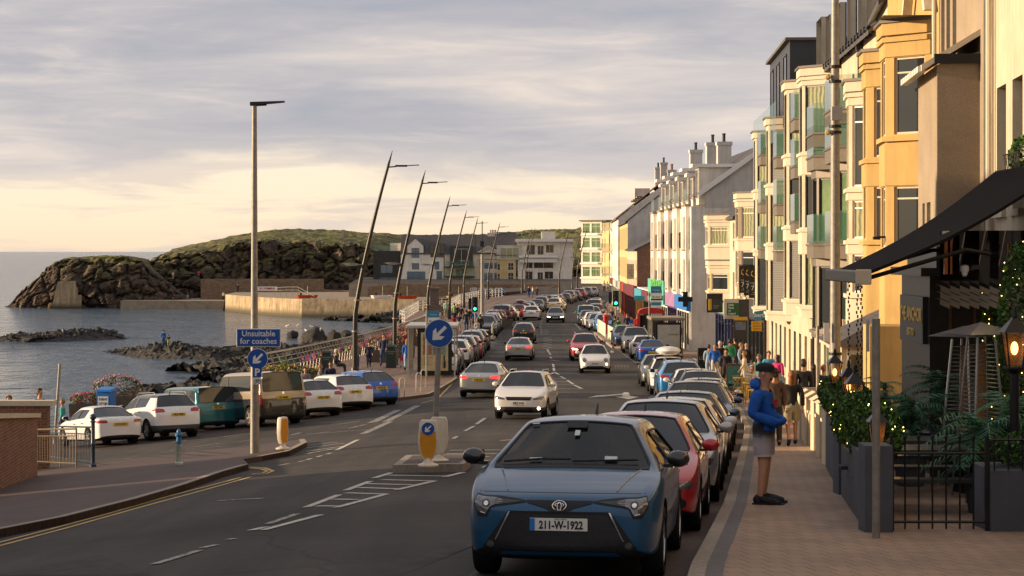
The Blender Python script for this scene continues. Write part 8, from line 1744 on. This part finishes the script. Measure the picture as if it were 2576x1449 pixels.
m.build('body',SKINS[0],b_,smooth=True); m=MB(); m.ball((0,0,.16),.12,10,8,sc=(1.05,.85,1.35)); m.build('jumper',CL['blue'],b_,smooth=True)
# gulls
for i,(x,y,D) in enumerate(((158,836,250),(722,824,239),(748,823,238),(770,835,236),(785,826,239),(806,832,238))):
    lb=['gull standing on the low reef at the far left','leftmost gull on the shore boulders','gull on the left shoulder of the big round boulder','gull low on the front of the big boulder','gull on the crest of the big round boulder','gull on the right shoulder of the big round boulder'][i]
    g_=thing('gull',lb,'gull',P(x,y+1,D),i*1.3,'gulls resting on the rocks'); m=MB(); m.ball((0,0,.22),.13,8,6,sc=(.75,1.5,.75)); m.ball((0,-.2,.36),.075,8,6); m.tube([(0,-.12,.24),(0,-.2,.36)],[.08,.06],6); m.tube([(0,-.26,.36),(0,-.34,.34)],[.02,.006],5); m.tube([(.03,0,.14),(.03,0,0)],.01,4); m.tube([(-.03,0,.14),(-.03,0,0)],.01,4); m.add([(-.06,.1,.26),(.06,.1,.26),(0,.36,.2)],[(0,1,2)]); m.build('body',white,g_,smooth=True)
# ---------- pub terrace and cafe things on the right
dgrey=pm('slate_grey_render',(.075,.083,.10),.8,var=.15,scale=2,bump=.2,bscale=50)
def lowwall(name,lab,a,b_,h,th,mat,cop=None,caph=.06):
    a=V(a);b_=V(b_); o=thing(name,lab,'wall',(a.x,a.y,0)); d=b_-a; n=V((-d.y,d.x)).normalized()*-th if False else V((d.y,-d.x)).normalized()*th; za=gz(a.x,a.y)+.13; zb=gz(b_.x,b_.y)+.13
    m=MB(); m.prism([(0,0,za-.3),(d.x,d.y,zb-.3),(d.x,d.y,zb+h),(0,0,za+h)],(n.x,n.y,0)); m.build('wall_body',mat,o)
    if cop: m=MB(); e=n.normalized()*.03; m.prism([(-e.x,-e.y,za+h),(d.x-e.x,d.y-e.y,zb+h),(d.x-e.x,d.y-e.y,zb+h+caph),(-e.x,-e.y,za+h+caph)],(n.x+2*e.x,n.y+2*e.y,0)); m.build('coping',cop,o)
    return o
def pillar(name,lab,x,y,w,d,h,mat,point=0,group=None):
    o=thing(name,lab,'pillar',(x,y,gz(x,y)+.13),0,group); m=MB(); m.box((0,0,-.3),(w,d,h)); m.build('shaft',mat,o,bevel=.01); m=MB()
    if point: m.add([(-.04,-.04,h),(w+.04,-.04,h),(w+.04,d+.04,h),(-.04,d+.04,h),(w/2,-.04,h+point),(w/2,d+.04,h+point)],[(0,3,2,1),(0,1,4),(2,3,5),(1,2,5,4),(3,0,4,5)]); m.build('pointed_cap',mat,o)
    return o
WX=line((3.85,21.6),(4.5,26.8),(5.05,31.6),(5.75,36.5),(6.37,42),(7.1,50),(8.1,58))
lowwall('planter_wall','near dark grey terrace wall running from the corner pillar',(3.93,22.2),(4.62,27.9),.82,.22,dgrey); lowwall('planter_wall','far dark grey terrace wall behind the middle pillar',(4.74,28.9),(5.62,35.6),.95,.22,dgrey)
pillar('gate_pillar','wide dark grey corner pillar behind the short grey post',3.87,21.8,.31,.42,.95,dgrey); pillar('gate_pillar','middle dark grey pillar between the two terrace walls',4.60,28.0,.42,.5,1.12,dgrey)
cw=pm('cream_masonry',(.62,.52,.36),.8,var=.12,scale=3)
for i,Y in enumerate((36.4,39.2,42.0,44.8,47.6)): pillar('garden_pier',['nearest pale garden pier with a pointed cap','second pale garden pier from the camera','third pale garden pier from the camera','fourth pale garden pier from the camera','farthest pale garden pier, next to the cafe sign board'][i],WX(Y),Y,.42,.42,1.05,cw,.14,'pale garden piers in a row')
for i,Y in enumerate((36.84,39.64,42.44,45.24)): lowwall('garden_wall',['first low cream garden wall panel, nearest the camera','second low cream garden wall panel','third low cream garden wall panel','fourth low cream garden wall panel, farthest away'][i],(WX(Y)+.05,Y),(WX(Y+2.34)+.05,Y+2.34),.72,.18,cw,cw)
# fence and gate across the terrace mouth
def fence(lab,x0,x1,y,h=1.0):
    z=gz(x0,y)+.13; o=thing('iron_gate',lab,'gate',(x0,y,z)); m=MB(); 
    for zz_ in (.10,h*.86): m.tube([(0,0,zz_),(x1-x0,0,zz_)],.016,5)
    m.build('rails',blackm,o); m=MB(); n=int((x1-x0)/.135)
    for i in range(n+1):
        x=(x1-x0)*i/n; m.tube([(x,0,.02),(x,0,h)],.011,5); m.tube([(x,0,h),(x,0,h+.04),(x,0,h+.09)],[.012,.022,.002],5)
    m.build('bars',blackm,o); m=MB(); 
    for x in (0,x1-x0): m.cb((x,0,h*.5),(.05,.05,h*1.04))
    m.build('posts',blackm,o); return o
fence('black iron gate with spear tops across the terrace entrance',4.20,5.26,22.0)
o=thing('planter_box','large dark grey planter box with box hedge at the right edge','planter',(5.28,21.9,gz(5.3,22)+.13)); m=MB(); m.box((0,0,-.1),(2.4,.9,.68)); m.build('box',dgrey,o,bevel=.01); tufts('hedge',o,(1.2,.45,.86),(1.25,.45,.26),3200,[LEAF,LEAF2],.035,21)
m=MB(); 
for i in range(16): m.tube([(.03+i*.155,-.02,.68),(.03+i*.155,-.02,1.08)],.009,4)
m.tube([(0,-.02,1.02),(2.4,-.02,1.02)],.014,4); m.build('edge_railing',blackm,o)
# picnic tables
tb=pm('dark_stained_wood',(.035,.045,.04),.35,var=.25,scale=3,coat=.3)
def picnic():
    o=bpy.data.objects.new('picnic_table',None); COL.objects.link(o)
    m=MB(); [m.box((-.95,-.36+i*.148,.74),(.95,-.36+i*.148+.138,.785)) for i in range(5)]; m.build('table_top',tb,o)
    for sy in (-1,1): m=MB(); [m.box((-.95,sy*.72-.13+i*.135,.43),(.95,sy*.72-.13+i*.135+.125,.475)) for i in range(2)]; m.build('bench',tb,o)
    for x in (-.7,.7):
        m=MB()
        for sy in (-1,1): m.prism([(x-.03,sy*.62,0),(x-.03,sy*.72,0),(x-.03,sy*.30,.74),(x-.03,sy*.20,.74)],(.06,0,0))
        m.box((x-.035,-.84,.37),(x+.035,.84,.43)); m.build('leg_frame',tb,o)
    register(o); return o
pt_=picnic(); 
for i,(x,D,lb) in enumerate(((2318,25.2,'nearest dark picnic table behind the iron gate'),(2300,28.2,'middle dark picnic table of the terrace'),(2285,31.4,'farthest dark picnic table, by the seated women'))):
    X=PX(x,D); q=pt_ if i==0 else dup(pt_,(0,0,0),0); q.location=(X,D,gz(X,D)+.13); q.rotation_euler=(0,0,R(-3)); tag(q,lb,'table','dark picnic tables on the terrace')
# patio heaters
flame=pm('heater_glow',(.8,.3,.05),.4,emit=(1,.42,.10),es=2.5,var=0)
def heater():
    o=bpy.data.objects.new('patio_heater',None); COL.objects.link(o); c=[(-.26,-.26),(.26,-.26),(.26,.26),(-.26,.26)]; t=[(-.12,-.12),(.12,-.12),(.12,.12),(-.12,.12)]
    m=MB(); [m.tube([(a,b_,.0),(a2,b2,1.98)],.017,5) for (a,b_),(a2,b2) in zip(c,t)]; m.build('frame',steel,o); m=MB(); m.add([(a*.95,b_*.95,.05) for a,b_ in c]+[(a*.8,b_*.8,.72) for a,b_ in c],[(0,1,5,4),(1,2,6,5),(2,3,7,6),(3,0,4,7),(4,5,6,7)]); m.build('gas_housing',black,o)
    m=MB(); m.lathe([(.06,.72),(.06,1.9)],12); m.build('glass_tube',pm('heater_tube',(.25,.13,.06),.15,var=0),o); m=MB(); m.lathe([(.02,.8),(.03,1.2),(.012,1.75)],8); m.build('flame',flame,o)
    m=MB()
    for k in range(22):
        f=k/22; z=.78+f*1.15; w=lerp(.20,.125,f)
        for (a,b_),(a2,b2) in zip(c,c[1:]+c[:1]): m.tube([(a/.26*w,b_/.26*w,z),(a2/.26*w,b2/.26*w,z)],.005,3,cap=False)
    m.build('wire_guard',steel,o); m=MB(); m.add([(-.36,-.36,2.02),(.36,-.36,2.02),(.36,.36,2.02),(-.36,.36,2.02),(0,0,2.16)],[(0,3,2,1),(0,1,4),(1,2,4),(2,3,4),(3,0,4)]); m.build('hood',alloy,o); register(o); return o
ht=heater()
for i,(x,D,lb) in enumerate(((2468,27.5,'right hand tall pyramid patio heater glowing on the terrace'),(2427,30,'left hand tall pyramid patio heater glowing on the terrace'))):
    X=PX(x,D); q=ht if i==0 else dup(ht,(0,0,0),0); q.location=(X,D,gz(X,D)+.13); q.scale=(1.12,1.12,1.12); q.rotation_euler=(0,0,.3+i*.5); tag(q,lb,'patio heater','pyramid patio heaters')
# palms, bushes with fairy lights
fairy=pm('fairy_light',(1,.7,.2),.4,emit=(1,.62,.16),es=6,var=0); palmg=pm('palm_green',(.03,.13,.055),.5,var=.4,scale=5)
def palm(lab,x,D,h,n,l,pot=.55,seed=1):
    X=PX(x,D); o=thing('potted_palm',lab,'plant',(X,D,gz(X,D)+.13)); m=MB(); m.lathe([(.2,0),(.27,pot),(.23,pot),(.2,pot-.05)],16); m.build('pot',dgrey,o,smooth=True); m=MB(); m.tube([(0,0,pot-.1),(.03,0,pot+h)],[.04,.03],6); m.build('trunk',pm('palm_trunk',(.07,.05,.03),.9),o)
    rnd=random.Random(seed); m=MB()
    for i in range(n):
        a=2*PI*i/n+rnd.uniform(-.2,.2); up=rnd.uniform(.15,1.1); b0=V((.03,0,pot+h*rnd.uniform(.25,1))); L_=l*rnd.uniform(.7,1.15); pts=[]
        for k in range(8): t=k/7; pts.append(b0+V((math.cos(a)*L_*t*math.cos(up*.6),math.sin(a)*L_*t*math.cos(up*.6),L_*(t*math.sin(up)-.62*t*t))))
        for k in range(1,8):
            p=pts[k]; d=(pts[k]-pts[k-1]).normalized(); sd_=d.cross(V((0,0,1))); sd_=sd_.normalized() if sd_.length>.01 else V((1,0,0)); ll=L_*.32*(1-abs(k/7-.45)*1.1)
            for sg in (-1,1):
                for q_ in (0,.5):
                    b1=p-d*(pts[1]-pts[0]).length*q_; tip=b1+sd_*sg*ll+d*ll*.7-V((0,0,ll*.35)); m.add([b1-d*.012,b1+d*.02,tip],[(0,1,2)])
        m.tube(pts,[.012-.0014*k for k in range(8)],3)
    m.build('fronds',palmg,o); return o
palm('bushy potted palm in the middle of the terrace',2290,30,.75,34,.75,seed=2); palm('potted palm beside the left hand patio heater',2372,31.5,.85,30,.8,.8,3); palm('large drooping palm right of the patio heaters',2478,24.6,.65,34,.85,.45,4); palm('palm leaning over the dark planter box at the right edge',2540,25,.9,30,.8,.5,5); palm('small spiky palm behind the short grey post',2222,37,.9,22,.55,.6,6)
def bush(lab,x,D,z,sz,n,nl,seed,dx=0,cat='plant'):
    X=PX(x,D)+dx; o=thing('bush',lab,cat,(X,D,gz(X,D)+.13)); tufts('leaves',o,(0,0,z),sz,n,[pm('bright_leaf',(.09,.19,.03),.55,var=.5,scale=3),LEAF,LEAF2],.038,seed); m=MB(); rnd=random.Random(seed)
    for i in range(nl):
        u=V((rnd.gauss(0,1),rnd.gauss(0,1),rnd.gauss(0,1))).normalized(); m.ball((u.x*sz[0]*1.02,u.y*sz[1]*1.02,z+u.z*sz[2]*1.02),.007,5,4)
    if nl: m.build('fairy_lights',fairy,o)
    return o
bush('green bush with fairy lights on the near terrace wall',2157,25.5,1.05,(.32,1.9,.42),7500,45,31,.1); bush('feathery green bush on the far terrace wall',2106,33,1.25,(.30,2.4,.38),6500,20,32,.15)
bush('tall fairy lit greenery climbing the pub wall',2505,30,2.3,(.22,.3,1.3),2600,36,33); bush('second column of fairy lit greenery at the right edge',2560,28,2.2,(.28,.3,1.4),2600,50,34)
# lanterns
glow=pm('lantern_glow',(1,.5,.15),.4,emit=(1,.45,.12),es=5,var=0)
def lantern(lab,x,y,D,s_=1.,post=None):
    p=P(x,y,D); g=gz(p.x,D)+.13; o=thing('lantern',lab,'lantern',p); m=MB(); t=[(-.10,-.10),(.10,-.10),(.10,.10),(-.10,.10)]
    m.tube([(0,0,-.26),(0,0,g-p.z if post else -.42)],.045 if post else .02,8); m.lathe([(.04,-.27),(.11,-.22),(.11,-.2)],8)
    [m.tube([(a*.6,b_*.6,-.2),(a,b_,.12)],.008,4) for a,b_ in t]; m.add([(a*1.25,b_*1.25,.12) for a,b_ in t]+[(0,0,.28)],[(0,3,2,1),(0,1,4),(1,2,4),(2,3,4),(3,0,4)]); m.lathe([(.03,.26),(.02,.34),(.004,.37)],8); m.build('case',blackm,o)
    m=MB(); m.add([(a*.55,b_*.55,-.19) for a,b_ in t]+[(a*.92,b_*.92,.11) for a,b_ in t],[(0,1,5,4),(1,2,6,5),(2,3,7,6),(3,0,4,7)]); m.build('glazing',pm('amber_glass',(.5,.25,.08),.15,alpha=.35,var=0),o); m=MB(); m.ball((0,0,-.03),.035,8,6,sc=(1,1,1.8)); m.build('flame_bulb',glow,o); o.scale=(s_,)*3; return o
lantern('glowing lantern at the far end of the terrace wall, below the tall lamp',2100,932,33); lantern('glowing lantern on the far side of the middle pillar',2135,967,29.2,1.0); lantern('nearest glowing lantern, on the middle pillar',2150,990,28.6,1.15); lantern('glowing lantern on the corner pillar behind the short post',2207,1085,22.3,.9)
lantern('tall lamp post lantern glowing at the right edge',2552,868,24,1.3,post=True)
# awning
D0,D1=28.6,31.2; o=thing('awning','large black sloping awning with a front bar and hanging chains','awning',(0,0,ZC)); a0=(5.02,D0,-.36); 
m=MB(); y0,y1=D0,D1
def sag(t): return -.42*math.sin(PI*t)*.35
pts=[(lerp(5.05,8.2,t),lerp(-.32,1.36,t)+sag(t)) for t in [i/8 for i in range(9)]]
for (xa,za),(xb,zb) in zip(pts,pts[1:]): ya,yb=[y0+.2*(q-5.05)/3.15 for q in (xa,xb)]; yc,yd=[y1+2.5*(q-5.05)/3.15 for q in (xa,xb)]; m.add([(xa,ya,za),(xb,yb,zb),(xb,yd,zb),(xa,yc,za),(xa,ya,za-.05),(xb,yb,zb-.05),(xb,yd,zb-.05),(xa,yc,za-.05)],[(0,1,2,3),(7,6,5,4),(0,4,5,1),(3,2,6,7)])
m.build('canopy',pm('black_canvas',(.014,.013,.014),.95,var=.2,scale=3,spec=.1),o,smooth=True)
m=MB(); m.box((4.93,y0-.12,-.46),(5.12,y1+.1,-.28)); m.build('front_bar',blackm,o,bevel=.02); m=MB(); m.box((4.92,y0-.2,-.48),(5.14,y0-.12,-.26)); m.build('end_cap',trimc,o,bevel=.02)
m=MB(); m.tube([(5.1,y0+.1,-.40),(6.6,y0+.3,.02),(8.15,y0+.4,-.25)],.035,6); m.build('folding_arm',blackm,o); m=MB(); m.tube([(5.1,y1-.1,-.40),(6.6,y1-.1,.02),(8.1,y1,-.25)],.035,6); m.build('folding_arm',blackm,o)
m=MB()
for x,y,l in ((4.97,y0,1.9),(5.08,y0+.3,2.0),(5.05,y0+1.2,1.9)):
    k=0.
    while k<l: m.cb((x+.012*math.sin(k*40),y,-.46-k),(.022,.012,.045)); k+=.06
m.build('chains',blackm,o)
# pub front pieces
o=thing('pub_front','black pub front with gold lettered sign and wooden framed panels','pub front',(7.02,33.4,gz(7,33)+.13)); H_=ZC-.42-o.location.z; m=MB(); m.box((0,0,-.2),(1.9,2.4,H_)); m.build('wall',pm('pub_black',(.035,.027,.022),.35,var=.2),o); m=MB(); m.box((-.18,-.16,H_),(1.9,2.5,H_+.14)); m.box((.1,-.05,H_+.14),(1.9,2.4,H_+.5)); m.build('cornice',pm('pub_black',(.012,.011,.011),.4),o)
wd=pm('varnished_wood',(.16,.075,.03),.4,var=.3,scale=6)
for i in range(2):
    m=MB(); x=.32+i*.72; z0_,z1_=H_-1.02,H_-.48; t=.045
    for bx in (((x,-.03,z0_),(x+t,0,z1_)),((x+.45-t,-.03,z0_),(x+.45,0,z1_)),((x+t,-.03,z0_),(x+.45-t,0,z0_+t)),((x+t,-.03,z1_-t),(x+.45-t,0,z1_))): m.box(*bx)
    m.build('wooden_frame',wd,o)
goldp=pm('gold_leaf',(.55,.36,.08),.35,metal=.3); m=MB(); m.box((-.09,.15,H_-1.15),(-.0,2.1,H_-.35)); sb=m.build('sign_board',shopdk,o); M_=Tr(-.095,1.12,H_-.68)@Rz(-PI/2)@Matrix.Rotation(PI/2,4,'X')
text_obj('lettering','THE ANCHOR',.34,M_,goldp,sb,sx=.85,bold=.01,ext=.01); text_obj('lettering','BISTRO',.18,Tr(-.095,1.12,H_-.98)@Rz(-PI/2)@Matrix.Rotation(PI/2,4,'X'),goldp,sb,ext=.01,bold=.005)
o=thing('fascia_sign','curved polished bar sign with copper letters above the terrace','sign',(0,0,ZC)); m=MB(); N_=14; cp=[(lerp(6.35,8.0,i/N_),29.5-1.1*math.sin(PI*.5*i/N_)*1.0+.0) for i in range(N_+1)]
for (xa,ya),(xb,yb) in zip(cp,cp[1:]): m.add([(xa,ya,-.44),(xb,yb,-.50),(xb,yb,.30),(xa,ya,.30)],[(0,1,2,3)])
m.build('polished_face',pm('polished_black',(.03,.022,.018),.08,metal=.6,coat=1,var=.4,scale=4),o,smooth=True); m=MB()
for k,z in enumerate((-.50,-.60,-.70)):
    for (xa,ya),(xb,yb) in zip(cp,cp[1:]): m.add([(xa,ya-.02*(2-k),z-.09),(xb,yb-.02*(2-k),z-.15),(xb,yb-.02*(2-k),z-.06),(xa,ya-.02*(2-k),z)],[(0,1,2,3)]); m.add([(xa,ya-.02*(2-k),z),(xb,yb-.02*(2-k),z-.06),(xb,yb+.3,z-.06),(xa,ya+.3,z)],[(0,1,2,3)])
m.build('stone_moulding',concrete,o); m=MB()
for i,w in enumerate((.05,.03,.03,.05,.08)): x=6.38+i*.085; m.box((x,29.32,-.34),(x+w,29.42,.16))
m.build('copper_letters',pm('copper',(.45,.16,.07),.25,metal=.8,var=.1),o); m=MB()
for i in range(5): m.box((7.15+i*.05,28.7,-.3),(7.17+i*.05,28.78,.1))
m.build('copper_letters',pm('copper',(.45,.16,.07),.25,metal=.8,var=.1),o)
o=thing('security_camera','white dome security camera on an arm by the polished bar sign','camera',P(2428,683,29.2)); m=MB(); m.lathe([(.05,-.02),(.075,.02),(.07,.08),(.03,.1)],12); m.ball((0,0,-.03),.05,10,6); m.tube([(0,0,.09),(0,0,.15),(.14,.1,.17)],.014,6); m.build('dome',white,o,smooth=True)
o=thing('wall_bracket','thin black bracket arm with a small lamp on the ochre house','bracket',P(2205,597,46)); m=MB(); m.tube([(0,0,0),(1.4,.3,.06)],.03,6); m.cb((-.0,0,-.02),(.16,.12,.07)); m.build('arm',blackm,o)
# window box on the near house
o=thing('window_box','green window box with an iron basket high on the near cream house','plant',(8.38,32.6,ZC+1.2)); tufts('leaves',o,(0,0,.35),(.2,.5,.35),900,[LEAF,LEAF2],.045,61); m=MB(); 
for i in range(9): m.tube([(-.16,-.45+i*.11,0),(-.2,-.45+i*.11,.4)],.01,4)
m.tube([(-.2,-.5,.4),(-.2,.5,.4)],.012,4); m.build('iron_basket',blackm,o)
for x,D,rz_,lb,t_,hr,lg in ((2183,33.0,nR(200),'dark haired woman in a grey hooded top sitting with her back to us','grey','dark',0),(2226,32.6,nR(-60),'woman in a black and white checked jacket with a dark ponytail sitting on the terrace','cream','dark',1),(2272,35.5,nR(180),'brown haired person sitting farther back on the terrace','black','brown',0)):
    X=PX(x,D); person('sit',V((X,D,gz(X,D)+.16)),rz_,lb,t_,'black',hr,bool(lg),1.74,'people sitting on the pub terrace')
# cafe windbreaks, tables, chairs
def windbreak(lab,x0,x1,D,h,stripes,y0=.12):
    a=at_D(x0,D); w=PX(x1,D)-PX(x0,D); o=thing('windbreak',lab,'windbreak',a); m=MB()
    for x in (0,w): m.tube([(x,0,0),(x,0,h+.08)],.03,6)
    m.tube([(0,0,h),(w,0,h)],.02,6); m.build('frame',steel,o); m=MB(); m.quad((.03,0,y0),(w-.03,0,y0),(w-.03,0,h),(.03,0,h)); m.build('panel',stripes,o); return o
s=NT('striped_canvas'); t=s.n('TexCoord'); z_=s.n('SeparateXYZ'); s.l(t.outputs['Object'],z_.inputs[0]); ad=s.n('Math',operation='ADD'); s.l(z_.outputs[0],ad.inputs[0]); s.l(z_.outputs[2],ad.inputs[1]); fr=s.n('Math',operation='FRACT'); ml=s.n('Math',operation='MULTIPLY'); s.l(ad.outputs[0],ml.inputs[0]); ml.inputs[1].default_value=1.1; s.l(ml.outputs[0],fr.inputs[0]); r=s.n('ValToRGB'); r.color_ramp.interpolation='CONSTANT'; e=r.color_ramp.elements; e.new(.5); e.new(.75)
for el,(p_,c_) in zip(e,((0,(.62,.6,.55)),(.28,(.03,.25,.45)),(.52,(.60,.42,.04)),(.78,(.03,.25,.45)))): el.position=p_; el.color=(*c_,1)
s.l(fr.outputs[0],r.inputs['Fac']); s.l(r.outputs[0],s.b.inputs['Base Color']); s.b.inputs['Roughness'].default_value=.7
windbreak('blue, yellow and white striped windbreak in front of the cafe chairs',1907,1975,66,1.05,s.m); windbreak('striped windbreak strip behind the standing blonde woman',1868,1898,88,1.0,s.m)
wb=pm('white_canvas',(.58,.56,.50),.7,var=.1,scale=8); windbreak('white cafe barrier with a teal top edge, nearest the pavement',2003,2085,54,1.1,wb); windbreak('second white cafe barrier reading ROCK further right',2040,2100,50.5,1.0,wb)
yel=pm('yellow_chair_paint',(.42,.25,.015),.5,var=.1)
def chair():
    o=bpy.data.objects.new('cafe_chair',None); COL.objects.link(o); m=MB(); m.box((-.2,-.2,.43),(.2,.2,.46)); m.build('seat',yel,o)
    for x in (-.18,.18):
        for y in (-.18,.18): m=MB(); m.tube([(x,y,.44),(x*1.15,y*1.2,0)],.016,5); m.build('leg',yel,o)
    m=MB(); m.tube([(-.18,.18,.45),(-.19,.24,.9),(.19,.24,.9),(.18,.18,.45)],.016,5); m.tube([(-.18,.2,.5),(.19,.24,.86)],.012,4); m.tube([(.18,.2,.5),(-.19,.24,.86)],.012,4); m.build('backrest',yel,o); register(o); return o
ch=chair(); 
for i,(x,D,rz_,lb) in enumerate(((1862,76,.4,'yellow cafe chair nearest the pushchair'),(1874,77,-.5,'yellow cafe chair second from the pushchair'),(1893,74,2.8,'yellow cafe chair behind the striped windbreak'),(1905,79,1.2,'yellow cafe chair by the turquoise coat'),(1885,82,3.5,'rear yellow cafe chair against the windbreak strip'))):
    q=ch if i==0 else dup(ch,(0,0,0),0); q.location=at_D(x,D); q.rotation_euler=(0,0,rz_); tag(q,lb,'chair','yellow cafe chairs')
for i,(x,D,lb) in enumerate(((1880,79,'yellow cafe table among the chairs'),(1902,72,'yellow cafe table just behind the striped windbreak'))):
    o=thing('cafe_table',lb,'table',at_D(x,D),0,'yellow cafe tables'); m=MB(); m.box((-.5,-.35,.72),(.5,.35,.76)); m.build('table_top',yel,o)
    for sx in (-.42,.42):
        for sy in (-.28,.28): m=MB(); m.tube([(sx,sy,0),(sx,sy,.72)],.02,5); m.build('leg',yel,o)
o=thing('a_board','white a board with a red squiggle reading LITTLE SISTER','sign board',at_D(2028,49)); m=MB(); m.box((-.24,-.03,.0),(.24,.02,.78)); q=m.build('panel',white,o); ri=pm('red_ink',(.4,.01,.01),.5); text_obj('lettering','LITTLE SISTER',.06,Tr(0,-.035,.14)@Matrix.Rotation(PI/2,4,'X'),ri,q,ext=.001,bold=.002)
m=MB(); m.tube([(.09*math.sin(t*1.05)*(-1 if t<2 else 1)+.0,-.035,.66-t*.075) for t in [k*.4 for k in range(15)]],.018,5); m.build('red_squiggle',ri,q)
o=thing('a_board','teal and brown menu a board beside the pushchair','sign board',at_D(1845,84)); m=MB(); m.box((-.3,-.03,0),(.3,.03,1.15)); q=m.build('panel',pm('board_brown',(.10,.05,.03),.6),o); m=MB(); m.box((-.25,-.04,.12),(.25,-.032,1.05)); m.build('menu',pm('board_teal',(.03,.16,.14),.5,var=.3,scale=9),q)
# unseen house added off frame to the left to throw the foreground into shade
b=Bld('shade_house','unseen rendered house added left of the camera to shade the foreground',(-17,-30),(-17,39.5),8,base=gz(-17,10)-1); zt=ZC+4.2-b.b; b.o.rotation_euler[2]=b.a; ops=grid_ops(b.L,14,1.1,[(2,3.8),(5,6.8)],2); b.wall(zt,ops,greyw,gable=2.5); [window(b.o,b.I,o_,.14,upvc,pane,1,1) for o_ in ops]; b.roof(zt,2.5)

for v_ in PP.values():
    for k in KIDS.get(v_.name,[]): bpy.data.objects.remove(k)
    bpy.data.objects.remove(v_)
